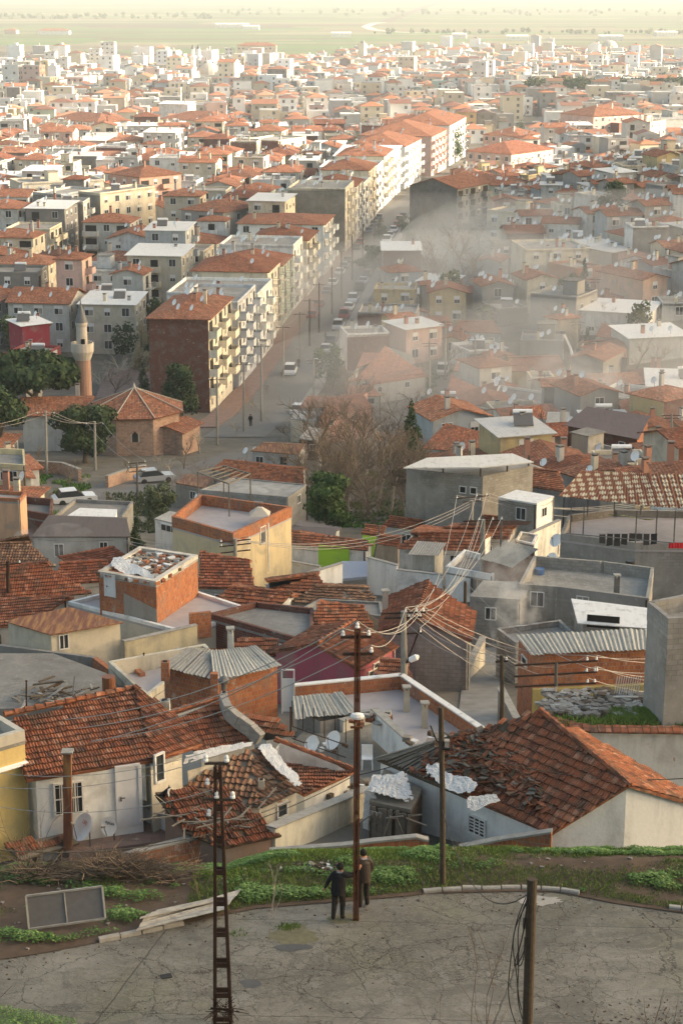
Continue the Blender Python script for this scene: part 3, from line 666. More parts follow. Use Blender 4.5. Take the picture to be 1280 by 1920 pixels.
def tuft(px,py,n,seed): 
    c=S(px,py); rg=random.Random(seed); vs=[];fs=[];at=[]
    for i in range(n):
        a=rg.uniform(0,6.28); r=rg.random()*.35; x=c.x+r*math.cos(a); y=c.y+r*.6*math.sin(a); k=len(vs); h=rg.uniform(.05,.14)
        vs+=[(x-.02,y,c.z),(x+.02,y,c.z),(x+rg.uniform(-.07,.07),y+rg.uniform(-.05,.05),c.z+h)]; fs.append((k,k+1,k+2)); at+=[.3,.3,.7]
    me=bpy.data.meshes.new('tuft'); me.from_pydata(vs,[],fs); me.materials.append(M['grass']); A=me.attributes.new('t','FLOAT','POINT'); A.data.foreach_set('value',at); o=bpy.data.objects.new('grass_tuft',me); COL.objects.link(o); tag(o,kind='stuff')
tuft(540,1740,160,1); tuft(440,1752,40,2)
# lane on the slope (paved alley behind the terraces) and the main street
def lane(name,L,mat,lift):
    mb=MB().mat(mat); A=[(S(*a),S(*b)) for a,b in L]
    for (a,b),(c,d) in zip(A,A[1:]):
        n=max(1,int(((a-c).length+(b-d).length)/6))
        for i in range(n):
            q=[a.lerp(c,i/n),b.lerp(d,i/n),b.lerp(d,(i+1)/n),a.lerp(c,(i+1)/n)]; mb.face([V((p.x,p.y,T(p.x,p.y)+lift)) for p in q])
    return tag(mb.build(name,None,True),kind='structure')
simple('alley',(.27,.265,.25),.75,0,.6,1.2); simple('asphalt',(.165,.158,.145),.85,0,.3,.4)
lane('alley',[((850,1385),(960,1385)),((860,1330),(945,1330)),((865,1290),(940,1290)),((890,1240),(945,1240)),((900,1200),(935,1200)),((905,1165),(930,1165))],'alley',.05)
SXY=[212,252,411,493,545,640,900,1500]; SXX=[-15.6,-11,6.5,15.5,25,46,100,225]
STX=lambda y: float(np.interp(y,SXY,SXX))       # street centre line
FAC=lambda y: float(np.interp(y,[252,411,555,640,900],[-18.3,1.2,19.5,38,92]))   # building line on its left
def street(name,o0,o1,y0,y1,mat,lift,kerb=0):
    mb=MB().mat(mat); y=y0
    while y<y1:
        y2=min(y+12,y1); q=[(STX(y)+o0,y),(STX(y)+o1,y),(STX(y2)+o1,y2),(STX(y2)+o0,y2)]
        t=[V((a,b,T(a,b)+lift)) for a,b in q]
        if kerb: mb.hexa([p-V((0,0,kerb)) for p in t],t)
        else: mb.face(t)
        y=y2
    return tag(mb.build(name),kind='structure')
street('street',-3.8,4.2,226,1000,'asphalt',.08)
street('pavement',-7.4,-3.8,236,420,'paving',.2,.3); street('pavement',4.2,6,250,640,'kerb',.2,.3)
lane('side_road',[((60,960),(130,990)),((200,905),(260,925)),((330,880),(390,900)),((420,850),(520,850))],'asphalt',.06)
# dirt roads and hedgelines of the plain
def plain_strip(name,pts,w,mat,lift=.15):
    mb=MB().mat(mat); P3=[S(*p) for p in pts]
    for a,b in zip(P3,P3[1:]):
        d=(b-a); d.z=0; d.normalize(); s=V((-d.y,d.x,0))*w/2; mb.face([q+V((0,0,lift)) for q in (a-s,b-s,b+s,a+s)])
    return tag(mb.build(name),kind='structure')
def greenery(px0,px1,py0,py1,n,seed,lab):
    C4=[S(px0,py0),S(px1,py0),S(px0,py1),S(px1,py1)]; rg=random.Random(seed); vs=[];fs=[];at=[]
    for i in range(n):
        a,b=rg.random(),rg.random(); p=C4[0].lerp(C4[1],a).lerp(C4[2].lerp(C4[3],a),b); p.z=T(p.x,p.y)
        if mnoise.noise(V((p.x*.35,p.y*.2,seed)))<-.05: continue
        k=len(vs); h=rg.uniform(.1,.45); a=rg.uniform(0,6.3); c_,s_=math.cos(a)*.16,math.sin(a)*.16; vs+=[(p.x-c_,p.y-s_,p.z),(p.x+c_,p.y+s_,p.z),(p.x+rg.gauss(0,.1),p.y,p.z+h)]; fs.append((k,k+1,k+2)); at+=[.2,.3,rg.random()]
    me=bpy.data.meshes.new('g'); me.from_pydata(vs,[],fs); me.materials.append(M['olive' if seed%2 else 'weed']); A=me.attributes.new('t','FLOAT','POINT'); A.data.foreach_set('value',at); o=bpy.data.objects.new('rough_grass',me); COL.objects.link(o); tag(o,kind='stuff')
greenery(60,170,893,925,2500,2,''); greenery(200,330,925,1000,2000,3,''); greenery(600,800,850,990,6000,4,''); greenery(770,930,400,580,5000,5,''); greenery(0,120,960,1000,1500,6,''); greenery(640,800,1255,1290,500,8,''); greenery(800,1000,690,745,2500,4,'')
plain_strip('dirt_road',[(790,62),(740,60),(700,56),(685,50),(700,44),(720,42)],14,'creamstone'); plain_strip('dirt_road',[(720,42),(800,12),(830,2),(845,-10)],22,'soil')
plain_strip('dirt_road',[(1100,150),(1180,128),(1200,120)],9,'creamstone')
# ---------------- poles, wires, people ----------------
def insul(mb,p,s=1.0):
    mb.mat('porcelain'); mb.lathe(p,[(.03*s,0),(.075*s,.02*s),(.075*s,.07*s),(.04*s,.09*s),(.06*s,.11*s),(.055*s,.17*s),(.015*s,.21*s)],8)
def insulator(root,p,s=1.0):
    s*=.72
    mb=MB(); insul(mb,p,s); return mb.build('insulator',root,True)
def at_base(px,py): return S(px,py)
def topz(b,py):  # height of a vertical thing standing at b whose top shows at row py
    q=P(640,py,0); d=ray(640,py); return CH+b.y*d.z/d.y
def crossarm(root,c,ang,L,ins,th=.09,name='crossarm',s=1,mat='rustmetal'):
    d=V((math.cos(ang),math.sin(ang),0)); mb=MB().mat(mat); mb.bar(c-d*L/2,c+d*L/2,th); mb.build(name,root); out=[]
    for t in ins:
        p=c+d*L/2*t+V((0,0,th/2)); insulator(root,p,s); out.append(p+V((0,0,.2*s)))
    return out
def cable(a,b,sag,rad,label,mat='wire',n=14,group='wires strung between the poles',name='power_cable'):
    pts=[a.lerp(b,i/n)-V((0,0,sag*4*(i/n)*(1-i/n))) for i in range(n+1)]
    mb=MB().mat(mat); c=(a+b)/2; mb.tube(pts,rad,4); o=mb.build(name,None,True,c); o.location=c; return tag(o,label,'cable',group)
# main wooden-steel pole beside the two men
def main_pole():
    b=S(667,1726); zt=topz(b,1178); root=empty('power_pole',b,'tall rusty red power pole with two crossarms beside the two men','power pole')
    mb=MB().mat('redrust'); H=zt-b.z
    for s in (-1,1): mb.bar(b+V((.055*s,0,-.3)),V((b.x+.055*s+.02,b.y,zt)),.05,.13)
    k=0
    while k<H: mb.bar(b+V((-.06,0,k)),b+V((.06,0,k)),.06,.09); k+=.8
    mb.bar(b+V((0,0,-.3)),V((b.x+.02,b.y,zt)),.05,.03)
    mb.build('shaft',root)
    A=[]
    A+=crossarm(root,V((b.x-.02,b.y,topz(b,1194))),.05,.78,(-.85,.85),.07)
    A+=crossarm(root,V((b.x+.03,b.y,topz(b,1226))),.05,.78,(.9,),.07)
    insulator(root,V((b.x+.02,b.y,zt)),1.1); A.append(V((b.x+.02,b.y,zt+.2)))
    # street lamp on the shaft
    c=V((b.x+.02,b.y-.1,topz(b,1340))); mb=MB().mat('dish'); mb.lathe(c,[(.02,-.1),(.15,-.07),(.19,0),(.15,.07),(.03,.1)],12,Matrix.Scale(.55,3,V((0,1,0)))); mb.build('lamp_head',root,True)
    mb=MB().mat('redrust'); mb.tube([c,c+V((0,.05,-.3))],.02,5); mb.box(V((b.x,b.y-.06,topz(b,1362))),(.32,.06,.05)); mb.build('bracket',root)
    return A
PA=main_pole()
def plain_pole(base,top,label,mat='polewood',r=(.11,.085),lean=0,name='power_pole',arms=(),box=False,y=None):
    b=S(*base) if y is None else D(base[0],base[1],y); zt=topz(b,top[1]); d=ray(*top); x=d.x/d.y*b.y
    if y is not None: b.z=min(b.z,T(b.x,b.y))
    root=empty(name,b,label,'power pole'); t=V((x,b.y,zt)); mb=MB().mat(mat); mb.tube([b-V((0,0,.4)),b.lerp(t,.5)+V((.015,0,0)),t],[r[0],(r[0]+r[1])/2,r[1]],9); mb.build('shaft',root,True)
    if box: c=b.lerp(t,box); mb=MB().mat('kerb'); mb.box(c+V((r[0]+.06,-.05,0)),(.12,.14,.22)); mb.box(c+V((r[0]+.06,-.05,.13)),(.15,.17,.03)); mb.build('junction_box',root)
    outs=[]
    for (row,L,ang,ins) in arms:
        outs+=crossarm(root,V((x,b.y-.0,topz(b,row))),ang,L,ins,.07)
    return root,t,outs
P2=plain_pole((830,1664),(826,1326),'short dark wooden pole with a grey junction box on the kerb',mat='polewood',box=.80,r=(.085,.075))
mb=MB().mat('blackcable'); b=S(830,1664); z=topz(b,1400); mb.tube([V((b.x,b.y-.02,z)),V((b.x-.25,b.y,z+.18)),V((b.x-.42,b.y,z+.62))],.02,5); mb.tube([V((b.x-.1,b.y-.1,z)),V((b.x+.12,b.y-.12,z-.02))],.04,6); mb.build('bracket',P2[0])
# near pole, lower right: its foot is below the frame
def near_pole():
    y=32.2; t=D(997,1648,y); b=V((t.x,t.y,T(t.x,t.y))); root=empty('power_pole',b,'thick mossy wooden pole with loose black cables, cut off by the bottom edge','power pole')
    mb=MB().mat('polewood'); mb.tube([b-V((0,0,.3)),t],[.115,.10],12); mb.build('shaft',root,True)
    mb=MB().mat('metal'); mb.box(t+V((-.13,-.03,-.95)),(.06,.05,.25)); mb.build('cable_clip',root)
    rr=random.Random(2)
    for k,(dx,dp) in enumerate([(-.22,1.9),(-.12,1.9),(-.30,2.5),(-.17,2.7),(-.42,3.2)]):
        pts=[]; n=16
        for i in range(n+1):
            f=i/n; pts.append(t+V((-.1+dx*math.sin(f*math.pi)*(1 if k%2 else .8)+.04*math.sin(f*9+k),-.13,-.35-dp*(f if k>1 else math.sin(f*math.pi/1.0)*.55+ f*.45))))
        mb=MB().mat('blackcable'); mb.tube(pts,.011,5); mb.build('loose_cable',root,True)
    return t
NP=near_pole()
c=cable(NP+V((-.12,-.1,-.3)),P2[1].lerp(S(830,1664),.55)+V((0,-.1,0)),1.15,.012,'slack black cable drooping from the thick mossy pole to the short kerb pole','blackcable',24,group=None)
# lattice pylon left
def pylon():
    y=38.6; tp=D(408,1436,y); base=V((tp.x,tp.y,T(tp.x,tp.y))); H=tp.z-base.z
    root=empty('lattice_pylon',base,'narrow rusty lattice pylon with two crossarms standing at the bottom edge','pylon')
    wb,wt=.40,.11; f=lambda k:(wb+(wt-wb)*k)/2
    for s in (-1,1):
        for q in (-1,1):
            mb=MB().mat('rustmetal'); mb.bar(base+V((s*wb/2,q*wb*.35,-.2)),tp+V((s*wt/2,q*wt*.35,0)),.07,.055); mb.build('leg',root)
    k=0.02
    while k<1:
        w=f(k); z=base.z+H*k; mb=MB().mat('rustmetal')
        for q in (-1,1):
            mb=MB().mat('rustmetal'); mb.bar(V((tp.x-w,tp.y+q*w*.7,z)),V((tp.x+w,tp.y+q*w*.7,z)),.05,.12); mb.build('brace',root)
        k+=.118
    out=[]
    out+=crossarm(root,V((tp.x-.02,tp.y-.03,topz(tp,1430))),.0,.55,(-.9,.85),.06,s=1.2,mat='polewood')
    out+=crossarm(root,V((tp.x-.0,tp.y-.05,topz(tp,1497))),-.05,.72,(-.1,.95),.06,s=1.2,mat='polewood')
    insulator(root,V((tp.x-.24,tp.y-.03,topz(tp,1470))),1.1); insulator(root,V((tp.x-.22,tp.y-.03,topz(tp,1528))),1.1)
    # barbed spikes near the foot
    mb=MB().mat('rustmetal'); rr=random.Random(5); zc=topz(tp,1885)
    mb.bar(V((tp.x-.28,tp.y-.16,zc+.02)),V((tp.x+.28,tp.y-.16,zc-.03)),.03,.05)
    for i in range(46):
        a=rr.uniform(0,6.28); c=V((tp.x+rr.uniform(-.2,.2),tp.y-.14,zc+rr.uniform(-.12,.1))); mb.bar(c,c+V((math.cos(a)*rr.uniform(.2,.5),-rr.random()*.15,math.sin(a)*.3)),.012)
    mb.build('spike_collar',root); return out
PY_=pylon()
# ---------------- the two men ----------------
def skinned(name,verts,edges,rads,root_i,sub=1):
    me=bpy.data.meshes.new(name); bm=bmesh.new(); L=bm.verts.layers.skin.verify(); vv=[bm.verts.new(v) for v in verts]
    for a,b in edges: bm.edges.new((vv[a],vv[b]))
    for i,v in enumerate(vv): v[L].radius=(rads[i],rads[i]) if not isinstance(rads[i],tuple) else rads[i]; v[L].use_root=(i==root_i)
    bm.to_mesh(me); bm.free(); o=bpy.data.objects.new(name,me); COL.objects.link(o)
    m=o.modifiers.new('s','SKIN'); m.use_smooth_shade=True
    if sub: s=o.modifiers.new('b','SUBSURF'); s.levels=sub; s.render_levels=sub
    dg=bpy.context.evaluated_depsgraph_get(); me2=bpy.data.meshes.new_from_object(o.evaluated_get(dg)); bpy.data.objects.remove(o); return me2
simple('jacket_black',(.018,.017,.018),.85,0,.4,12); simple('jacket_brown',(.045,.034,.028),.6,0,.5,12); simple('trousers',(.028,.024,.022),.9,0,.4,12); simple('shirt',(.30,.30,.33),.8,0,.2); simple('hair',(.012,.011,.010),.8,0,.3); simple('shoe',(.015,.013,.012),.45)
def man(px,py,label,rz,jacket,armR,lean,hgt=1.72,armL=None,stride=.1,hair='hair',shoulder=None):
    b=S(px,py)+V((0,0,.02)); root=empty('person',b,label,'person'); k=hgt/1.72
    mt=Matrix.Rotation(rz,3,'Z'); loc=lambda p: mt@V(p)*k
    # local: faces +y, x = right-hand side
    J={'pel':(0,0,.95),'bel':(0,.02,1.10),'che':(lean*.6,.02,1.30),'sh':(lean,.0,1.42),'ne':(lean,.015,1.50),'hd':(lean,.03,1.585),'tp':(lean,.02,1.67),
       'rs':(lean+.165,0,1.40),'ls':(lean-.165,0,1.40),'rh':(.095,0,.90),'lh':(-.095,0,.90),'rk':(.11,.05,.49),'lk':(-.10,.02-stride*.3,.49),'ra':(.11,0,.09),'la':(-.11,-stride,.09),'rt':(.13,.15,.04),'lt':(-.13,.15-stride,.04)}
    J['re'],J['rw']=armR; J['le'],J['lw']=armL or ((-.27,-.03,1.14),(-.30,.08,.92))
    names=list(J); idx={n:i for i,n in enumerate(names)}
    rad={'pel':(.15,.115),'bel':(.155,.125),'che':(.17,.125),'sh':(.12,.10),'ne':.055,'hd':(.09,.102),'tp':(.066,.074),'rs':.088,'ls':.088,'re':.065,'le':.065,'rw':.036,'lw':.036,'rh':.10,'lh':.10,'rk':.085,'lk':.085,'ra':.062,'la':.062,'rt':.04,'lt':.04}
    E=[('pel','bel'),('bel','che'),('che','sh'),('sh','ne'),('ne','hd'),('hd','tp'),('sh','rs'),('sh','ls'),('rs','re'),('re','rw'),('ls','le'),('le','lw'),('pel','rh'),('pel','lh'),('rh','rk'),('rk','ra'),('ra','rt'),('lh','lk'),('lk','la'),('la','lt')]
    vs=[loc(J[n]) for n in names]; rd=[(rad[n][0]*k,rad[n][1]*k) if isinstance(rad[n],tuple) else rad[n]*k for n in names]; ed=[(idx[a],idx[c]) for a,c in E]
    # hands: palm and five fingers
    for sd,W,Eb in (('r','rw','re'),('l','lw','le')):
        w=V(J[W]); d=(w-V(J[Eb])).normalized(); side=d.orthogonal().normalized(); nrm=d.cross(side)
        wi=idx[W]; palm=w+d*.06; vs.append(loc(palm)); rd.append((.03,.02)); pi_=len(vs)-1; ed.append((wi,pi_))
        for f in range(4):
            o=(f-1.5)*.021; L=[.066,.078,.074,.058][f]; a=palm+side*o+d*.03; c=a+d*L*.5+nrm*.012; e=c+d*L*.38+nrm*.03
            n0=len(vs); vs+= [loc(a),loc(c),loc(e)]; rd+=[.0105,.0095,.008]; ed+=[(pi_,n0),(n0,n0+1),(n0+1,n0+2)]
        a=w+d*.025+side*.035; c=a+d*.035+side*.02; n0=len(vs); vs+=[loc(a),loc(c)]; rd+=[.013,.010]; ed+=[(pi_,n0),(n0,n0+1)]
    me=skinned('body',vs,ed,rd,0,2)
    for m in ('jacket_'+jacket,'trousers','skin','shoe','shirt','hair'): me.materials.append(M[m])
    P2_=[loc(J[n]) for n in names]; mi=[]; inv=mt.transposed()
    rw,lw=V(J['rw'])*k,V(J['lw'])*k
    for p in me.polygons:
        c=inv@p.center; z=c.z/k
        dr=(c-rw).dot((V(J['rw'])-V(J['re'])).normalized()); dl=(c-lw).dot((V(J['lw'])-V(J['le'])).normalized())
        m=0
        if z>1.495 and abs(c.x/k-lean)<.10: m=2
        elif z>1.455 and abs(c.x/k-lean)<.075: m=4
        if dr>.0 and (c-rw).length<.25: m=2
        elif dl>.0 and (c-lw).length<.25: m=2
        elif z<.10: m=3
        elif z<.86 and m==0 and abs(c.x/k)<.24: m=1
        mi.append(m)
    me.polygons.foreach_set('material_index',mi); o=bpy.data.objects.new('body',me); COL.objects.link(o); o.parent=root
    h=loc(J['hd']); mb=MB().mat(hair); fw=loc((0,1,0)).normalized()
    # hair: cap over the back and top of the skull
    prof=[]; n=14
    for j in range(8):
        a=-.55+j*(math.pi/2+.55)/7; prof.append((.101*k*math.cos(a),.112*k*math.sin(a)))
    rings=[]
    for r,z in prof:
        rings.append([h+V((0,0,.03*k))+mt@V((r*.93*math.cos(t),r*1.05*math.sin(t)-.012 - (.03 if math.sin(t)>.3 and z<.03 else 0),z)) for t in [2*math.pi*i/n for i in range(n)]])
    for a,c in zip(rings,rings[1:]):
        for i in range(n): mb.face((a[i],a[(i+1)%n],c[(i+1)%n],c[i]))
    ho=MB(); ho.v,ho.f,ho.m,ho.mats,ho.uv,ho.c=mb.v,mb.f,mb.m,mb.mats,mb.uv,mb.c; ob=ho.build('hair',root,True,(0,0,0))
    # jacket skirt and collar as clothing
    mb=MB().mat('jacket_'+jacket); n=18
    rr=[]
    for z,rx,ry,cx in ((.80,.205,.165,0),(.90,.205,.170,0),(1.02,.20,.168,lean*.15),(1.2,.20,.16,lean*.5),(1.34,.19,.14,lean*.8),(1.42,.14,.10,lean),(1.48,.065,.07,lean)):
        rr.append([loc((cx+rx*math.cos(t)*(1+.03*math.sin(5*t+z*9)),ry*math.sin(t)+.005,z)) for t in [2*math.pi*i/n for i in range(n)]])
    for a,c in zip(rr,rr[1:]):
        for i in range(n): mb.face((a[i],a[(i+1)%n],c[(i+1)%n],c[i]))
    mb.build('jacket',root,True,(0,0,0))
    # face and ears
    mb=MB().mat('skin')
    for s in (-1,1): mb.lathe(h+mt@V((s*.087*k,.0,-.0)),[(.001,-.03),(.016,-.015),(.018,.012),(.001,.032)],6)
    mb.lathe(h+mt@V((0,.098*k,-.01)),[(.016,-.018),(.013,0),(.006,.03)],6); mb.build('nose_and_ears',root,True,(0,0,0))
    mb=MB().mat('hair')
    for s in (-1,1): mb.box(h+mt@V((s*.033*k,.090*k,.018)),(.024,.012,.009),rz)
    mb.box(h+mt@V((0,.094*k,-.05)),(.045,.01,.008),rz); mb.build('eyes_and_mouth',root,False,(0,0,0))
    return root
man(634,1726,'man in a black jacket and dark trousers leaning one arm on the rusty pole',-.30,'black',((.36,.10,1.36),(.50,.16,1.52)),.05,1.70,armL=((-.27,-.06,1.16),(-.37,-.02,.93)),stride=.12)
man(681,1703,'man in a brown leather jacket with a pale collar standing behind the rusty pole',.35,'brown',((.25,.0,1.14),(.22,.12,.92)),.0,1.76,armL=((-.25,-.03,1.13),(-.24,.12,.90)),stride=.06)
# ---------------- things on the verge ----------------
def along_wall(name,label,pts,h,th,mat,cap=None,cat='wall',capmat='kerb',base=-.5,cap_h=.07,coping=None):
    "low wall following ground points (picture pixels of its TOP edge given height h)"
    P3=pts; c=sum(P3,V())/len(P3); root=empty(name,V((c.x,c.y,min(p.z for p in P3)-h)),label,cat); mb=MB().mat(mat)
    for a,b in zip(P3,P3[1:]):
        d=(b-a); d.z=0; d.normalize(); n=V((-d.y,d.x,0))*th/2
        t=[a-n,b-n,b+n,a+n]; mb.hexa([p+V((0,0,-h+base)) for p in t],t)
    mb.build('masonry',root)
    if cap:
        mb=MB().mat(capmat)
        for a,b in zip(P3,P3[1:]):
            d=(b-a); d.z=0; d.normalize(); n=V((-d.y,d.x,0))*(th/2+.04)
            t=[a-n,b-n,b+n,a+n]; mb.hexa([p+V((0,0,.002)) for p in t],[p+V((0,0,cap_h)) for p in t])
        mb.build('coping',root)
    return root
along_wall('brick_wall','low crumbling brick wall with a mossy cap behind the grass in the middle',[D(505,1596,49.6),D(560,1592,49.6),D(640,1586,49.5),D(700,1578,49.5),D(780,1570,49.5),D(803,1576,49.5)],.35,.16,'brick',True)
along_wall('brick_wall','low brick wall under the collapsing tiled roof, right of the short pole',[D(860,1590,49.8),D(940,1574,49.7),D(1034,1560,49.3)],.35,.2,'brick',True)
along_wall('terrace_wall','red brick retaining wall under the terrace with the two dishes',[D(130,1640,49.6),D(250,1600,50.0),D(385,1566,50.9),D(430,1562,51)],.7,.2,'brick',True)
# leaning grey panel and bits
def panel():
    q=[D(55,1742,43.0),D(198,1722,43.3),D(192,1662,43.7),D(49,1680,43.35)]; root=empty('metal_panel',q[0],'grey sheet metal panel with a pale frame leaning on its side in the weeds','panel'); n=(q[1]-q[0]).cross(q[3]-q[0]).normalized()
    mb=MB().mat('metal'); 
    if n.z<0: n=-n
    mb.hexa([p-n*.03 for p in q],q); mb.build('sheet',root); mb=MB().mat('kerb')
    for a,b in zip(q,q[1:]+q[:1]): mb.bar(a+n*.02,b+n*.02,.05)
    mb.bar((q[0]+q[1])/2+n*.01,(q[2]+q[3])/2+n*.01,.03); mb.build('frame',root)
panel()
def corr_sheet(L,label,y4,mat='eternit'):
    q=[D(px,py,y) for (px,py),y in zip(L,y4)]; mb=MB().mat(mat); corr(mb,(q[0],q[3],q[2],q[1]),.2,.03); c=sum(q,V())/4; o=mb.build('corrugated_sheet',None,False,c); o.location=c; return tag(o,label,'roof sheet')
corr_sheet([(256,1745),(420,1705),(452,1668),(270,1722)],'long grey corrugated sheet lying across the weeds behind the kerb',(42.9,43.8,45.0,43.3))
corr_sheet([(262,1722),(400,1690),(420,1680),(300,1705)],'second grey corrugated sheet under the long one, mostly hidden',(43.2,44.1,44.5,43.8))
def brush(px0,px1,py0,py1,n,y0,y1,label,seed,mat='twig'):
    rr=random.Random(seed); c=S((px0+px1)/2,py1); mb=MB()
    for i in range(n):
        px=rr.uniform(px0,px1); y=rr.uniform(y0,y1); f=rr.random(); top=1-abs((px-(px0+px1)/2)/((px1-px0)/2))**2.5
        b=V((D(px,1600,y).x,y,0)); b.z=verge_h(b.x,y,vt(b.x,y))
        zt=topz(b,py1+(py0-py1)*top); hh=min(.75,max(.2,(zt-b.z)))
        st=b+V((0,0,rr.uniform(0,.6)*hh)); a=rr.gauss(1.2,.9); L=rr.uniform(.4,1.3)
        d=V((math.cos(a)*rr.choice((-1,1)),rr.uniform(-.35,.35),math.sin(abs(a))*rr.uniform(.1,.8))).normalized(); r=rr.uniform(.006,.022)
        mid=st+d*L*.5+V((rr.gauss(0,.05),0,rr.gauss(0,.05))); end=st+d*L
        for p in (mid,end): p.z=min(p.z,b.z+hh*1.05)
        mb.mat(rr.choice(('twig','twig','bark','wood'))); mb.tube([st,mid,end],[r,r*.8,r*.4],4,False)
    return tag(mb.build('brushwood_pile'),label,'brushwood')
o=brush(105,335,1600,1700,1100,45.6,47.6,'heap of dry brown brushwood and cut sticks behind the leaning panel',4)
o2=brush(20,110,1600,1690,160,45.6,46.6,'thin dry sticks beside the yellow house at the far left',5)
# upright cut canes at the right of the heap
def twig_bush(px,py,n,h,label,seed,y=None,name='bare_shrub',mat='twig',spread=.35,r=.012,buds=False,depth=2):
    rr=random.Random(seed); b=S(px,py) if y is None else V((D(px,py,y).x,y,T(D(px,py,y).x,y))); mb=MB().mat(mat)
    def br(p,d,L,r,k):
        q=[p]; 
        for i in range(4): d=(d+V((rr.gauss(0,.10),rr.gauss(0,.10),.02))).normalized(); q.append(q[-1]+d*L/4)
        mb.tube(q,[r,r*.85,r*.7,r*.55,r*.35],4,False)
        if k>0:
            for i in range(rr.randint(2,3)): t=rr.randint(1,4); dd=(d+V((rr.gauss(0,.5),rr.gauss(0,.5),rr.gauss(.1,.3)))).normalized(); br(q[t],dd,L*rr.uniform(.3,.55),r*.55,k-1)
    for i in range(n):
        a=rr.uniform(0,6.28); s=rr.uniform(0,spread); br(b+V((math.cos(a)*.1*n**.3,math.sin(a)*.1,0)),V((math.cos(a)*s,math.sin(a)*s,1)).normalized(),h*rr.uniform(.6,1.1),r,depth)
    return tag(mb.build(name,None,False,b),label,'shrub'),b
def place(o,b): o.location=b
for a in [(60,1640,9,1.9,'tall bare shrub with thin shoots in front of the yellow house',1,None,'bare_shrub','twig',.35,.014),
          (500,1720,3,1.5,'few pale bare stems rising from the grass left of the men',2,None,'bare_shrub','palebark',.3,.010),
          (370,1690,5,1.6,'bare stems standing in the weeds behind the corrugated sheet',3,None,'bare_shrub','twig',.35,.012),
          (862,1640,5,1.2,'dry weed stalks beside the short kerb pole',4,None,'bare_shrub','twig',.35,.008),
          (1150,1585,8,.7,'dry brown stalks against the white gable wall at right',6,None,'bare_shrub','twig',.6,.008)]:
    o,b=twig_bush(*a); place(o,b)
for px,py,h,n,lab,seed,y in [(905,1960,1.25,5,'leafless sapling shoots poking up left of the thick mossy pole',7,34.6),(60,1970,1.15,3,'budding twigs rising in the bottom left corner',8,34.2),(15,1965,1.3,2,'single stubby branch at the very left of the bottom edge',9,34.4),(1225,1960,.75,8,'tangle of dry twigs in the bottom right corner',10,34.8)]:
    b=D(px,py,y); z0=T(b.x,y); rr=random.Random(seed); o,_=twig_bush(px,py,n,h+ (b.z-z0) ,lab,seed,y,'bare_shrub','twig' if seed!=10 else 'bark',.22,.02,depth=2); place(o,_)
# rubbish heap in the grass
mb=MB(); rr=random.Random(9); c=S(600,1640)
for i in range(70):
    mb.mat(rr.choice(('rubble','tyre','soil','plastic','wood'))); x=c.x+rr.gauss(0,.35); y=c.y+rr.gauss(0,.16); mb.box((x,y,verge_h(x,y,vt(x,y))+.04),(rr.uniform(.03,.14),rr.uniform(.03,.1),rr.uniform(.03,.09)),rr.random()*3)
tag(mb.build('rubbish_heap'),'small dark heap of rubbish lying in the grass left of the men','rubbish')
W1=(.78,.77,.73); CR=(.62,.55,.42); GY=(.40,.39,.37); WH=(.78,.77,.74)
# ---- yellow house, far left
H=House('yellow plastered flat-roofed house at the far left edge, above the dry sticks',(47,1369),h=4.25)
L=[(-70,1402,0),(47,1369,0),(-4,1338,0),(-130,1366,0)]; H.walls(L,'dirty',(.62,.47,.20),.02); H.flat(L,'concrete',(.9,.88,.8),.35,'plaster',.2,(.50,.47,.40))
mb=MB().mat('plaster'); a,b=H.w[0],H.w[1]; dz=V((0,0,-.95)); d=(b-a).normalized(); n=V((d.y,-d.x,0)); mb.hexa([a+dz+V((0,0,-.08)),b+dz+V((0,0,-.08)),b+dz+n*.18+V((0,0,-.08)),a+dz+n*.18+V((0,0,-.08))],[a+dz,b+dz,b+dz+n*.18,a+dz+n*.18]); mb.build('ledge',H.root)
mb=MB().mat('plaster'); mb.hexa([a+V((0,0,-5)),b+V((0,0,-5)),b+n*.02+V((0,0,-5)),a+n*.02+V((0,0,-5))],[a+dz*.95,b+dz*.95,b+n*.02+dz*.95,a+n*.02+dz*.95]); o=mb.build('lower_face',H.root); o.color=(.66,.50,.20,1)
# ---- house A white with the long red roof
z=T(-7,53)+3.05
HA=House('white one-storey house with a long mossy red tiled roof and two dishes on its terrace',(60,1462),z=z)
HA.walls([(62,1460,0),(272,1432,0),(262,1300,.72),(20,1345,.72)],'plaster',W1,.14)
HA.tiled([[(50,1463,0),(288,1426,0),(253,1293,1.0),(8,1344,1.0)],[(288,1426,.0),(381,1397,.0),(345,1352,.42),(253,1293,1.0)]],mess=.03,ridges=[((8,1342,1.02),(253,1291,1.02))])
HA.window(0,103,1472,155,1520,4,2,grill=True,label='white barred window behind the rusty chimney'); HA.door(0,219,1440,262,1546,col=(.66,.65,.65))
HA.chimney(309,1313,.75,.36,.95,col=(.42,.40,.36),cap=False); 
# tall rusty flue standing on the ground in front
b=D(127,1562,51.2); t=D(127,1410,51.2); root=empty('flue_pipe',b,'tall rust stained square chimney flue with a flat cap in front of the white house','chimney')
mb=MB().mat('rustsheet'); mb.hexa([b+V((i*.13,j*.13,-.5)) for i,j in ((-1,-1),(1,-1),(1,1),(-1,1))],[t+V((i*.12,j*.12,0)) for i,j in ((-1,-1),(1,-1),(1,1),(-1,1))]); mb.build('shaft',root); mb=MB().mat('kerb'); mb.box(t+V((0,0,.03)),(.36,.36,.05)); mb.build('cap',root)
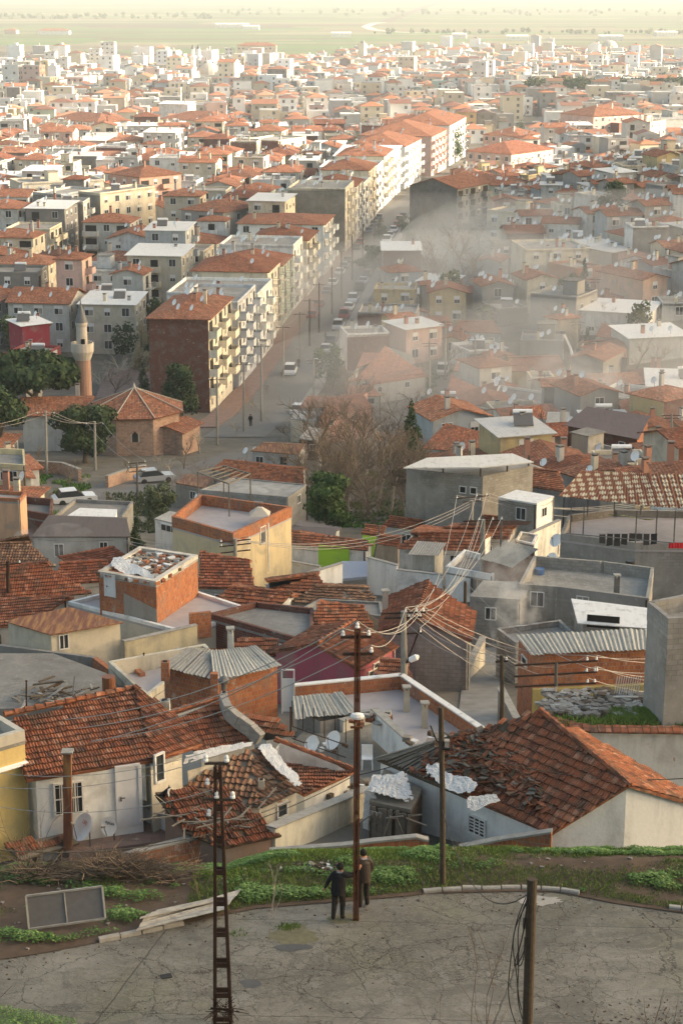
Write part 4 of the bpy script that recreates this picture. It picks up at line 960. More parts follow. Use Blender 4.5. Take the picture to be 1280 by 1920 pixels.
# bay with window at its right end
HB=House('cream side wing with a dark window under the right end of the long red roof',(272,1436),z=z-.08,name='house_wing')
HB.walls([(283,1437,0),(342,1412,0),(330,1390,0),(270,1402,0)],'plaster',(.66,.61,.50),.02); HB.window(0,291,1418,306,1460,1,1)
HB.flat([(283,1437,0),(342,1412,0),(330,1390,0),(270,1402,0)],'concrete',down=.02)
# terrace in front (floor) with side parapet
zt=T(-7,52.5)+.62
def slabthing(name,label,cat,px,z,th,mat,col=(1,1,1)):
    pts=[P(x,y,z) for x,y in px]; c=sum(pts,V())/len(pts); mb=MB().mat(mat); slab(mb,pts,th); o=mb.build(name,None,False,c); o.location=c; o.color=(*col,1); return tag(o,label,cat)
slabthing('terrace','tiled terrace floor in front of the white house, two dishes standing on it','terrace',[(130,1600),(385,1566),(268,1505),(60,1545)],zt,1.5,'paving')
mb=MB().mat('plaster'); a=P(268,1500,zt+.62); b=P(388,1566,zt+.62) ; 
def wallpx(name,label,A,B,zt_,h,th,mat,col=W1,cap=True,cat='wall',capmat='kerb'):
    a,b=P(*A,zt_) if not isinstance(A,V) else A,P(*B,zt_) if not isinstance(B,V) else B; c=(a+b)/2; r=empty(name,c-V((0,0,h)),label,cat); mb=MB().mat(mat); d=(b-a); d.z=0; d.normalize(); n=V((-d.y,d.x,0))*th/2; t=[a-n,b-n,b+n,a+n]
    mb.hexa([p-V((0,0,h)) for p in t],t); o=mb.build('masonry',r); o.color=(*col,1)
    if cap: 
        mb=MB().mat(capmat); n=n*(1+.05/th*2); t=[a-n-d*.02,b-n+d*.02,b+n+d*.02,a+n-d*.02]; mb.hexa([p+V((0,0,.002)) for p in t],[p+V((0,0,.05)) for p in t]); mb.build('coping',r)
    return r
wallpx('parapet_wall','whitewashed sloping parapet on the right side of the tiled terrace',(266,1505),(385,1562),zt+.55,.6,.15,'plaster',WH)
# small tiled lean-to roof in front left
def roofthing(label,F,z,dz=None,col=(1,1,1),mat='tile_near',**k):
    H=House(label,F[0][0][:2],z=z,name='lean_to_roof',cat='roof'); 
    H.tiled(F,mat,col,**k); return H
roofthing('low strip of red tiles at the foot of the rusty flue',[[(40,1612,0),(150,1580,0),(120,1562,.25),(10,1590,.25)]],z=zt+.1,mess=.08)
# ---- adjoining lower red roof with curved mortar edge
H=House('red tiled roof sloping right beside the long roof, bounded by a curved grey mortar edge',(480,1388),y=60)
Q=[(375,1420,-.15),(484,1387,0),(412,1308,.85),(318,1338,.85)]
H.walls(Q,'plaster',GY,.15); H.tiled([Q],mess=.02,ridges=[((412,1308,.87),(318,1338,.87))])
mb=MB().mat('concrete')
C=[H.p(418,1312,.95),H.p(428,1335,.85),H.p(447,1352,.62),H.p(470,1368,.38),H.p(488,1386,.12)]
for a,b in zip(C,C[1:]): mb.bar(a,b,.28,.5)
mb.build('mortar_edge',H.root)
H.chimney(420,1298,1.1,.26,1.6,col=(.45,.42,.38),cap=False,pot=True)
# ---- Ottoman tile roofs
H=House('half-ruined shed roofed with brown barrel tiles and plastic sheeting',(480,1508),y=53)
Q=[(352,1512,-.1),(490,1511,0),(562,1478,0),(556,1466,.4),(486,1402,.75),(345,1442,.75)]
H.walls([(352,1512,-.1),(490,1511,0),(562,1478,0),(486,1402,.7),(345,1442,.7)],'dirty',(.66,.60,.48),.12,fp=True)
H.tiled([[(335,1500,0),(492,1512,0),(470,1404,.85),(342,1440,.85)],[(492,1512,0),(566,1478,0),(490,1402,.8),(470,1404,.85)]],'tile_old',(1.1,1.05,1),mess=.12,missing=.05,old=True)
H.window(1,520,1510,536,1526,1,1); H.chimney(490,1462,.55,.22,1.0,col=(.45,.41,.33),cap=False)
def sheetmesh(mb,a,b,c,d,nu,nv,amp,seed,rag=False):
    nu*=2; nv*=2; g=[]
    for j in range(nv+1):
        row=[]
        for i in range(nu+1):
            p=a.lerp(b,i/nu).lerp(d.lerp(c,i/nu),j/nv); q=.8*mnoise.noise(p*1.3+V((seed,0,0)))+(.4)*abs(mnoise.noise(V((p.x*5+seed,p.y*2.2,p.z*2))))+.1*mnoise.noise(p*7); e=mnoise.noise(V((i*.5,j*.5,seed))); row.append(p+V((q*amp*.6+e*amp*.2,q*amp*.3+e*amp*.15,q*amp)))
        g.append(row)
    for j in range(nv):
        for i in range(nu):
            if rag and min(i,nu-1-i)/nu*3+min(j,nv-1-j)/nv*2<.75*(mnoise.noise(V((i*.28,j*.28,seed)))+.45): continue
            mb.quad(g[j][i],g[j][i+1],g[j+1][i+1],g[j+1][i])
def plastic(label,pxz,H,nu,nv,amp,seed,mat='plastic'):
    pts=[H.p(*q)+V((0,0,.14)) for q in pxz]; c=sum(pts,V())/4; mb=MB().mat(mat); sheetmesh(mb,*pts,nu,nv,amp,seed,True); o=mb.build('plastic_sheet',None,True,c); o.location=c
    s=o.modifiers.new('t','SOLIDIFY'); s.thickness=.012; return tag(o,label,'plastic sheet')
plastic('crumpled white plastic sheet along the ridge of the barrel-tiled shed roof',[(480,1412,.75),(556,1486,.3),(568,1474,.3),(498,1396,.8)],H,26,6,.14,1)
plastic('grey crumpled plastic strip between the white house and the barrel-tiled roof',[(345,1440,.78),(470,1408,.82),(475,1396,.9),(350,1418,.9)],H,26,5,.12,2)
# rusty old tiled shed in front
H=House('low shed with rust-brown tiles and loose planks sagging behind the pylon',(420,1588),y=50.2)
H.walls([(300,1510,.7),(345,1560,.2),(418,1588,0),(525,1566,0),(420,1470,.8)],'dirty',(.3,.2,.15),.15)
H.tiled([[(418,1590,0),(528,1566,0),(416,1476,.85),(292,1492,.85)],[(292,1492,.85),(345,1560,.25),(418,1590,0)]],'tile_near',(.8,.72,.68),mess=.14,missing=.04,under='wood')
mb=MB().mat('greywood'); rr=random.Random(8)
for i in range(26):
    a=H.p(rr.uniform(330,500),rr.uniform(1500,1560),.55); d=V((rr.gauss(0,1),rr.gauss(0,.5),rr.gauss(-.05,.1))).normalized(); mb.bar(a+V((0,0,.1)),a+d*rr.uniform(.4,1.6)+V((0,0,.12)),.05,.03)
mb.build('loose_planks',H.root)
# cat on the shed roof
def cat(px,py,H):
    b=H.p(px,py,.95); r=empty('cat',b,'black and white cat sitting on the upper corner of the rust-brown shed roof','cat')
    vs=[(0,0,.09),(.05,0,.14),(.10,0,.19),(.135,0,.25),(.17,0,.27),(-.05,0,.06),(-.16,.03,.03),(-.24,.0,.03),(.11,.03,.10),(.12,.03,.01),(.11,-.03,.10),(.12,-.03,.01),(.03,.05,.03),(.03,-.05,.03)]
    ed=[(0,1),(1,2),(2,3),(3,4),(0,5),(5,6),(6,7),(2,8),(8,9),(2,10),(10,11),(0,12),(0,13)]; rd=[.085,.075,.055,.045,.022,.05,.016,.012,.025,.018,.025,.018,.04,.04]
    me=skinned('body',[V(v)*1.25 for v in vs],ed,rd,0,1); me.materials.append(M['hair']); me.materials.append(M['dish'])
    for p in me.polygons: p.material_index=1 if p.center.x>.13 and p.center.z<.30 or (p.center.z<.06 and p.center.x>.1) else 0
    o=bpy.data.objects.new('body',me); COL.objects.link(o); o.parent=r
    mb=MB().mat('hair')
    for s in (-1,1): mb.lathe(b+V((.16,s*.03,.355)),[(.02,0),(.001,.05)],5)
    mb.build('ears',r)
cat(308,1494,H)
# ---- red roof C + white gable-side wall + whitewashed stone wall
H=House('red tiled roof with white side wall, behind the two dishes on the yard edge',(570,1489),y=55.5)
H.walls([(480,1440,.1),(570,1489,0),(662,1447,0),(640,1432,.3),(520,1388,.8)],'plaster',W1,.12)
H.tiled([[(478,1436,.0),(570,1490,0),(664,1447,0),(515,1390,.75)]],mess=.03,ridges=[((515,1388,.77),(664,1445,.05))])
wallpx('stone_wall','old whitewashed stone wall with flaking plaster below the red roof',D(508,1552,51.0),D(690,1478,56.5),0,2.0,.3,'dirty',(.62,.58,.46))
# right patch of yard ground
slabthing('yard','dark damp concrete yard inside the low white walls below the terrace','yard',[(560,1500),(700,1470),(800,1440),(715,1335),(600,1340),(540,1400)],T(1,63)+.35,1.2,'concrete',(.35,.36,.3))
wallpx('yard_wall','low white wall with a mossy top running diagonally beside the dark yard',(702,1330),(808,1425),T(2,62)+1.45,1.2,.22,'plaster',WH)
wallpx('yard_wall','short white wall with a mossy top at the back of the dark yard',(640,1352),(705,1331),T(1,66)+1.45,1.2,.22,'plaster',(.66,.64,.58))
# ---- shack with plastic and planks
H=House('tumbledown plank shack draped with white plastic beside the rusty pole',(780,1512),cat='shack',name='shack',y=52.5)
L=[(692,1502,0),(770,1518,0),(792,1478,0),(720,1440,.1)]
H.walls(L,'wood',(1,1,1),.02); H.flat(L,'greywood')
mb=MB().mat('greywood'); rr=random.Random(6); a,b=H.w[0],H.w[1]; n=V((0,-1,0))
for i in range(14):
    t=i/13; p=a.lerp(b,t)+n*.1; mb.bar(p+V((rr.gauss(0,.04),0,-.1*rr.random())),p+V((rr.gauss(0,.06),0,-1.9)),.1,.03)
for i in range(9):
    p=a.lerp(b,rr.random())+n*.4*rr.random()+V((0,0,-rr.random()*1.5)); d=V((rr.gauss(0,1),rr.gauss(0,.3),rr.gauss(0,.6))).normalized(); mb.bar(p,p+d*rr.uniform(.5,1.4),.07,.03)
mb.build('planks',H.root)
plastic('torn white plastic sheet thrown over the plank shack',[(684,1500,.0),(778,1512,.0),(760,1462,.3),(700,1455,.35)],H,22,14,.30,5)
pl=plastic('long rag of white plastic hanging at the left corner of the plank shack',[(680,1560,-1.2),(700,1566,-1.2),(704,1492,.1),(680,1490,.1)],H,6,14,.12,8)
mb=MB().mat('eternit'); corr(mb,(H.p(690,1572,-1.5),H.p(712,1576,-1.5),H.p(716,1524,-.25),H.p(694,1520,-.25)),.14,.03); mb.build('leaning_sheet',H.root)
# ---- collapsing big house at right
H=House('white gabled house whose tiled roof is caving in on its left slope',(1030,1562),y=50.0)
a=(1032,1564,0); ap=(1180,1472,1.55); c=(1345,1520,.1); rf=(1010,1379,1.45); el=(706,1426,-.1); er=(1077,1366,.55)
print('broken house',[tuple(round(x,1) for x in H.p(*q)) for q in (a,ap,c,rf,el,er)])
H.walls([a,ap,c,(1100,1372,.5),rf,(845,1398,.7),el],'plaster',(.76,.76,.73),.14)
A_,AP,C_,RF,EL,ER=[H.p(*q) for q in (a,ap,c,rf,el,er)]
MID=H.p(845,1398,.75)
lo1=EL.lerp(A_,.45); hi1=MID.lerp(AP,.42) 
q=lambda f,g: EL.lerp(A_,f).lerp(MID.lerp(RF,f*1.0) if f<.0 else (MID if g else MID),0)
XX=EL.lerp(A_,.52); YY=RF
H.tiled([[XX,A_,AP,YY]],mess=.045,missing=.01,ridges=[(RF,AP)],under='wood',name='roof')
H.tiled([[EL.lerp(A_,.22),XX,YY,MID]],mess=.34,missing=.22,under='wood',name='collapsed_roof')
H.tiled([[A_.lerp(AP,1)+V((0,0,0)),C_,ER,RF]],mess=.03,tint=None if False else None) if False else H.tiled([[AP,C_,ER,RF]],mess=.03,col=(1.15,1.15,1.1),name='right_roof')
mb=MB().mat('greywood'); rr=random.Random(4)
for i in range(17):
    t=i/16; a0=EL.lerp(EL.lerp(A_,.30),t); b0=MID.lerp(MID.lerp(RF,.25),t); mb.bar(a0+V((0,0,.10+rr.gauss(0,.03))),b0+V((rr.gauss(0,.1),0,.10)),.12,.03)
mb.mat('wood'); slab(mb,[EL,EL.lerp(A_,.3),MID.lerp(RF,.3),MID],.06); mb.build('bare_boards',H.root)
mb=MB().mat('tile_near'); slabp=[EL.lerp(A_,.2),A_.lerp(AP,.25),RF,MID]
for i in range(330):
    u_,v_=rr.random()**.8,rr.random(); p=slabp[0].lerp(slabp[1],u_*.85).lerp(slabp[3].lerp(slabp[2],u_*.85),v_)+V((0,0,.12+rr.random()*.14))
    ax=Matrix.Rotation(rr.uniform(0,6.28),3,'Z')@Matrix.Rotation(rr.gauss(0,.45),3,'X')@Matrix.Rotation(rr.gauss(0,.35),3,'Y'); mb.mat(rr.choice(('tile_near','tile_near','tile_near','wood','tile_old','greywood') )); mb.box(p,(.24,rr.uniform(.2,.38),.035),ax=ax)
mb.build('fallen_tiles',H.root)
plastic('torn grey plastic caught among the fallen tiles of the caving roof',[(790,1462,.30),(880,1500,.35),(900,1470,.6),(800,1440,.5)],H,20,8,.28,12)
plastic('pale plastic scrap near the lower edge of the caving roof',[(880,1528,.28),(935,1516,.4),(925,1500,.6),(870,1505,.5)],H,12,5,.2,13)
# lattice screen window on the left eave wall
A0,B0=EL,A_
H.window(6,881,1528,908,1570,3,5,label='white lattice screen window in the low eave wall',pane='darkhole')
# ---- brick house with corrugated roof E
H=House('unplastered orange brick house with a grey corrugated roof left of the terrace',(405,1272),h=2.9)
H.walls([(303,1250,0),(403,1274,0),(524,1246,0),(430,1212,.3),(385,1212,.3)],'brick',(1,1,1),.1)
H.sheetroof([(300,1250,.05),(410,1276,.05),(440,1224,.42),(350,1214,.42)],'eternit',(.85,.84,.8),nsheets=5,mess=.05)
H.sheetroof([(400,1278,.07),(528,1248,.07),(480,1212,.5),(395,1222,.5)],'eternit',(1.35,1.35,1.3),nsheets=6,mess=.05,name='front_roof')
mb=MB().mat('brick'); p=H.p(402,1266,.4); mb.box(p-V((0,0,.4)),(.3,.3,1.0)); mb.build('pier',H.root); H.chimney(310,1240,.5,.35,.8,'brick',cap=False); H.chimney(432,1187,1.1,.26,1.5,col=(.5,.5,.47))
# low red roofs in front of E and to the right
Hh=House('faded orange low-pitched roof between the brick house and the curved mortar edge',(545,1383),h=1.4)
Q=[(430,1345,.5),(448,1362,.2),(500,1388,0),(556,1378,0),(500,1340,.4),(440,1334,.6)]
Hh.walls([(448,1362,.0),(500,1388,0),(556,1378,0),(500,1340,.3),(436,1335,.5)],'dirty',GY,.1); Hh.tiled([[(448,1364,.0),(556,1380,0),(520,1345,.35),(436,1335,.35)]],mess=.05,col=(1.15,1.1,1.0))
# ---- terrace F + cream building G + grey yard
flat('narrow roofless terrace with cream parapets left of the orange brick house',(203,1240),[(203,1240),(276,1305),(392,1215),(385,1207)],('dirty',(.55,.50,.40)),h=2.0,par=.75,floor='terrazzo',fcol=(1,1,1))
H=House('cream house with a rust-streaked sheet roof and one small white window',(95,1190),h=2.7)
H.walls([(12,1165,0),(95,1189,0),(229,1166,0),(135,1140,0)],'plaster',CR,.1); 
mb=MB()
H.sheetroof([(8,1164,.02),(95,1190,.02),(232,1167,.1),(130,1138,.1)],'rustsheet',(1.3,1.2,1),flatsheet=True); H.window(1,112,1192,128,1214,2,1)
H=House('soot-dark roofless courtyard with high grey walls left of the brick pier',(-60,1215),h=2.0,cat='courtyard',name='courtyard')
wallpx('courtyard_wall','long stained grey courtyard wall below the cream house',(-30,1205),(178,1232),H.ze,2.3,.2,'concrete',(.6,.6,.6),cap=False)
wallpx('courtyard_wall','brick-topped courtyard wall turning towards the long red roof',(178,1232),(270,1300),H.ze,2.2,.25,'brick',cap=False)
wallpx('courtyard_wall','short stub of brick wall at the right of the dark courtyard',(245,1245),(268,1262),H.ze+.4,2.2,.25,'brick',cap=False)
bpy.data.objects.remove(H.root)
slabthing('yard','dark courtyard floor littered with scrap wood behind the long red roof','yard',[(-70,1330),(230,1325),(200,1262),(100,1225),(-70,1225)],T(-12,72)+.2,1.0,'concrete',(.45,.45,.45))
mb=MB(); rr=random.Random(21)
for i in range(60):
    p=P(rr.gauss(100,40),rr.gauss(1305,12),T(-12,72)+.4); mb.mat(rr.choice(('greywood','wood','metal','kerb'))); d=V((rr.gauss(0,1),rr.gauss(0,1),rr.gauss(0,.2))).normalized(); mb.bar(p,p+d*rr.uniform(.3,1.4),rr.uniform(.05,.16),.05)
tag(mb.build('scrap_pile'),'pile of scrap boards and old window frames in the dark courtyard','scrap')
# ---- pink gable house
H=gable('house with a magenta-pink gable wall and orange tiled roof behind the tall rusty pole',(512,1222),[(510,1222),(668,1254),(747,1212),(585,1176)],[(595,1206),(664,1163)],.75,('dirty',(.40,.10,.14)),h=2.6,kind='away',mess=.02)
H.root['label']='house with a magenta-pink gable wall and orange tiled roof behind the tall rusty pole'
H.window(2,700,1246,708,1262,1,1,pane='darkhole')
# small roof I
gable('small house with a bright new orange hipped roof in front of the red gable roof',(580,1183),[(578,1184),(702,1182),(724,1166),(600,1125)],[(598,1133),(682,1138)],.6,('dirty',GY),h=2.3,kind='across',hip=False,tint=(1.25,1.2,1.1))
gable('house with a big red gabled roof and a bare grey gable wall beside the alley',(716,1186),[(712,1184),(884,1202),(890,1148),(728,1118)],[(779,1163),(803,1092)],.95,('concrete',(.8,.8,.8)),h=2.9,kind='away',tint=(.92,.88,.88),hip=False).chimney(722,1115,.8,.3,1.2)
# terrace L with white coping
H=House('roof terrace with a pale tiled floor inside brick parapets capped in white',(752,1268),h=2.5)
L=[(640,1365,0),(790,1400,0),(905,1372,0),(752,1268,0),(552,1292,0)]
H.walls([(600,1345,-.6),(800,1405,-.6),(905,1372,-.6),(752,1272,-.6),(552,1292,-.6)],'plaster',CR,.02)
H.flat([(600,1345,-.6),(800,1405,-.6),(905,1372,-.6),(752,1268,-.6),(552,1292,-.6)],'terrazzo',down=0)
for A,B,lab in (((548,1286),(752,1266),'brick parapet with white coping at the back of the tiled terrace'),((752,1266),(902,1366),'brick parapet with white coping along the alley side of the terrace')):
    a=H.p(*A,.0); b=H.p(*B,.0); d=b-a; d.z=0; d.normalize(); n=V((-d.y,d.x,0))*.1; mb=MB().mat('brick'); t=[a-n,b-n,b+n,a+n]; mb.hexa([p-V((0,0,.62)) for p in t],t); mb.build('parapet',H.root)
    mb=MB().mat('whitesheet'); n*=1.4; t=[a-n,b-n,b+n,a+n]; mb.hexa([p+V((0,0,.002)) for p in t],[p+V((0,0,.06)) for p in t]); mb.build('coping',H.root)
H.chimney(762,1297,.25,.26,.85,col=(.45,.40,.32)); H.chimney(796,1327,.25,.26,.85,col=(.45,.40,.32))
# white framed door/opening + railing
mb=MB().mat('frame'); a=H.p(529,1338,-.7); r=empty('door_frame',a,'white steel door frame standing left of the corrugated lean-to','door frame')
tp=topz(a,1256); 
for dx in (0,.5): mb.bar(a+V((dx,0,0)),V((a.x+dx,a.y,tp)),.06)
mb.bar(V((a.x,a.y,tp)),V((a.x+.5,a.y,tp)),.06); mb.build('frame',r); mb=MB().mat('plastic'); mb.box((a.x+.25,a.y+.03,a.z+(tp-a.z)*.42),(.44,.03,(tp-a.z)*.75)); mb.build('leaf',r)
H2=House('lean-to covered with grey corrugated sheets in front of the tiled terrace',(560,1350),h=1.6,cat='lean-to',name='lean_to')
H2.walls([(552,1330,0),(600,1352,0),(668,1340,0),(640,1303,.2),(552,1310,.2)],'concrete',(.8,.8,.8),.1); H2.sheetroof([(552,1346,0),(672,1338,0),(640,1300,.35),(548,1308,.35)],'eternit',(1.1,1.1,1.05),nsheets=6,mess=.08)
mb=MB().mat('rustmetal'); 
for i in range(6):
    a=H2.p(548+i*20,1362+i*7,-.4); mb.bar(a,a+V((0,0,1.1)),.035)
a=H2.p(548,1362,.7); b=H2.p(648,1397,.7); mb.bar(a,b,.03); mb.bar(a-V((0,0,.5)),b-V((0,0,.5)),.03); tag(mb.build('railing'),'thin rusty railing in front of the corrugated lean-to','railing')
slabthing('thatched_lean_to','lean-to of mouldy yellow-grey planks between the yard and the alley','lean-to',[(790,1420),(850,1430),(905,1385),(830,1372)],T(3,61)+1.9,.25,'greywood',(1,1,1))
wallpx('yard_wall','short cream wall at the right end of the mouldy planks beside the alley',(868,1388),(903,1378),T(5,62)+2.0,1.9,.2,'plaster',CR,cap=False)
# ---- right: white wall with tiled coping and green top, yellow base, brick house O
zr=T(14,62)+2.7
H=House('long white rendered wall house topped with grass, tiles edging its flat roof',(1010,1358),z=zr,name='house')
L=[(1000,1345,0),(1105,1368,0),(1400,1372,0),(1400,1325,0),(1130,1310,0),(1010,1320,0)]
H.walls(L,'plaster',(.64,.63,.58),.05); H.flat(L,'soil',down=.02)
mb=MB().mat('tile_near'); 
for A,B in (((1000,1345,0),(1105,1368,0)),((1105,1368,0),(1400,1372,0))):
    a,b=H.p(*A),H.p(*B); n=int((b-a).length/.26)
    for i in range(n):
        p=a.lerp(b,(i+.5)/n); mb.box(p+V((0,-.05,.05+.02*(i%2))),(.25,.42,.05),ax=Matrix.Rotation(.25,3,'X'))
mb.build('tile_coping',H.root)
def topgrass(H,x0,x1,y0,y1,n,seed):
    rg=random.Random(seed); vs=[];fs=[];at=[]
    for i in range(n):
        p=H.p(rg.uniform(x0,x1),rg.uniform(y0,y1),0); k=len(vs); h=rg.uniform(.08,.22); a=rg.uniform(0,6.3); c_,s_=math.cos(a)*.04,math.sin(a)*.04
        vs+=[(p.x-c_,p.y-s_,p.z),(p.x+c_,p.y+s_,p.z),(p.x+rg.gauss(0,.06),p.y+rg.gauss(0,.06),p.z+h)]; fs.append((k,k+1,k+2)); at+=[.4,.4,.8]
    me=bpy.data.meshes.new('g'); me.from_pydata(vs,[],fs); me.materials.append(M['grass']); A=me.attributes.new('t','FLOAT','POINT'); A.data.foreach_set('value',at); o=bpy.data.objects.new('roof_grass',me); COL.objects.link(o); tag(o,kind='stuff')
topgrass(H,1140,1290,1332,1354,9000,3); topgrass(H,1030,1290,1345,1362,1200,4)
mb=MB(); rr=random.Random(14)
for i in range(240):
    p=H.p(rr.uniform(1015,1200),rr.uniform(1296,1345),0); mb.mat(rr.choice(('rubble','block','rubble','wood','kerb'))); mb.box(p+V((0,0,.06)),(rr.uniform(.1,.55),rr.uniform(.1,.3),rr.uniform(.05,.2)),rr.random()*3)
tag(mb.build('rubble'),'loose rubble and broken blocks on the flat roof below the brick house','rubble',None,'stuff')
mb=MB().mat('frame'); 
for i in range(11):
    a=H.p(1150+i*4.4,1306,0); mb.bar(a,a+V((.1,0,.8)),.03)
a=H.p(1148,1306,.8); mb.bar(a,H.p(1196,1306,.8),.04); mb.bar(H.p(1148,1306,.1),H.p(1196,1306,.1),.04); tag(mb.build('iron_grille'),'pale iron grille leaning over the rubble under the brick house','grille')
H=House('orange brick house with a long corrugated roof and yellow-green plinth beside the alley',(997,1226),h=3.2)
L=[(968,1194,.0),(996,1226,0),(1214,1216,0),(1200,1180,.3),(1010,1186,.3)]
H.walls(L,'brick',(1,1,1),.1); H.sheetroof([(994,1227,.05),(1218,1217,.05),(1216,1180,.55),(966,1191,.55)],'eternit',(1.3,1.3,1.25),nsheets=9,mess=.04,period=.2,amp=.04)
mb=MB().mat('dirty'); a,b=H.w[1],H.w[2]; mb.hexa([a+V((0,-.25,-4)),b+V((0,-.25,-4)),b+V((0,0,-4)),a+V((0,0,-4))],[a+V((0,-.25,-1.55)),b+V((0,-.25,-1.55)),b+V((0,0,-1.55)),a+V((0,0,-1.55))]); o=mb.build('plinth',H.root); o.color=(.42,.34,.12,1)
H.window(0,979,1232,987,1250,1,1,pane='darkhole')
# tall grey building right edge
flat('tall bare concrete block at the right edge with a brick parapet room on top',(1213,1128),[(1213,1128),(1252,1160),(1420,1150),(1330,1105)],('concrete',(.85,.85,.85)),h=7.0,par=.6,floor='concrete')
slabthing('terrace_slab','pale concrete apron at the foot of the tall concrete block','slab',[(1206,1288),(1252,1322),(1300,1316),(1250,1275)],T(14,76)+2.6,.9,'kerb')
# white roofed shed Q, block building R, courtyards
H=House('open shed under a white sheet roof with a dish, right of the smoke',(1088,1165),h=3.2)
H.walls([(1075,1128,.0),(1090,1166,0),(1214,1176,0),(1214,1140,.1)],'concrete',(.9,.9,.9),.08); H.sheetroof([(1082,1168,.03),(1216,1178,.03),(1215,1140,.25),(1070,1122,.25)],'whitesheet',flatsheet=True); H.door(1,1100,1152,1160,1180,dark=True)  # dark sheet on the front stands in for the shaded interior, no door leaf
flat('low grey cinder-block building with broken screen walls beside the smoke',(930,1178),[(930,1178),(966,1205),(1075,1185),(1050,1162)],('block',(1,1,1)),h=2.6,par=.3)
H=flat('large flat concrete roof yard with stained walls left of the shaded terrace',(970,1092),[(972,1095),(1046,1100),(1216,1122),(1225,1064),(1130,1052),(1000,1042)],('concrete',(.95,.95,.93)),h=3.6,par=.7,fcol=(1.2,1.2,1.15)); H.chimney(1156,1085,.25,.3,.9,'metal')
flat('plain grey concrete box building behind the drifting smoke',(905,1120),[(880,1118),(975,1124),(1000,1092),(905,1088)],('concrete',(.8,.8,.8)),h=3.0,par=.0)
# shaded terrace with orange spotted canopy
H=House('two-storey house with an open terrace under a rust-spotted canopy at right',(1052,1000),h=4.6)
L=[(1050,1000,0),(1190,1018,0),(1420,1020,0),(1400,960,0),(1150,955,0),(1065,965,0)]
H.walls(L,'concrete',(.9,.9,.88),.05); H.flat(L,'terrazzo',(1,.95,.9),.45,'concrete',.2)
t=NT('canopy',.8); g=t.geo(); u=t.uv(); vo=t.n('TexVoronoi',i_Vector=t.map(g,(1.7,1.5,0)),i_Scale=1.0,i_Randomness=.25); t.col(t.mix(t.ramp(vo.outputs[0],(.30,1),(.42,0)),t.mix(t.noise(g,1.2,4),(.16,.055,.03),(.24,.10,.05)),(.52,.45,.32))); M['canopy']=t.m
mb=MB().mat('canopy'); C=[H.p(1046,930,2.1),H.p(1236,950,2.1),H.p(1215,888,2.9),H.p(1090,882,2.9)]; corr(mb,tuple(C),.2,.04); C2=[H.p(1236,950,2.1),H.p(1420,962,2.1),H.p(1420,892,2.9),H.p(1215,888,2.9)]; corr(mb,tuple(C2),.2,.04); mb.build('canopy',H.root)
mb=MB().mat('metal')
for px,py in ((1068,1000),(1092,1004),(1190,1018),(1228,1016),(1262,1018),(1100,968),(1150,962),(1200,965)):
    a=H.p(px,py,0); k=min(range(4),key=lambda i:(C[i]-a).length); mb.bar(a,V((a.x,a.y,H.ze+2.1+max(0,(a.y-C[0].y))*.12)),.07)
mb.bar(H.p(1060,1000,1.95),H.p(1262,1018,1.95),.05); mb.build('canopy_posts',H.root)
def laundry(H,x0,x1,py,zt,n,cols,label,drop=.7):
    a,b=H.p(x0,py,zt),H.p(x1,py,zt); r=empty('clothes_line',a,label,'clothes line','washing hung under the spotted canopy'); mb=MB().mat('cable'); mb.tube([a,b],.01,4); mb.build('line',r); rr=random.Random(int(x0))
    for i in range(n):
        f0=i/n+.01; f1=(i+.9)/n; p,q=a.lerp(b,f0),a.lerp(b,f1); d=drop*rr.uniform(.6,1.1); mb=MB().mat('cloth'); sheetmesh(mb,p,q,q-V((0,.03,d*rr.uniform(.85,1.1))),p-V((0,.03,d)),4,6,.06,i+x0); c=random.Random(i*3+int(x0)).choice(cols); o=mb.build('garment',r,True); o.color=(*c,1); s=o.modifiers.new('t','SOLIDIFY'); s.thickness=.01
laundry(H,1122,1232,1001,1.55,8,[(.03,.03,.03),(.05,.045,.045),(.02,.02,.025)],'row of dark clothes drying under the rust-spotted canopy')
laundry(H,1252,1300,1018,.75,1,[(.55,.02,.03)],'bright red cloth hanging at the right edge of the shaded terrace',.35)
mb=MB().mat('cloth'); sheetmesh(mb,H.p(1140,965,1.6),H.p(1225,975,1.6),H.p(1225,975,1.2),H.p(1140,965,1.2),8,3,.1,4); o=mb.build('awning'); o.color=(.30,.40,.12,1); tag(o,'faded green cloth strung at the back of the shaded terrace','cloth')
# brick+glass narrow house W
H=House('narrow brick outhouse with a weathered corrugated roof beside the twin poles',(908,1055),h=2.8)
H.walls([(905,1045,0),(958,1062,0),(1004,1030,.2),(950,1016,.2)],'darkbrick',(1,1,1),.08); H.sheetroof([(900,1047,0),(960,1064,0),(1008,1030,.35),(945,1014,.35)],'eternit',(.85,.83,.75),nsheets=3,mess=.05)
wallpx('boundary_wall','long flaking white wall climbing towards the shaded terrace',(950,1020),(1048,975),T(9,125)+3.0,3.2,.25,'dirty',(.72,.70,.64))
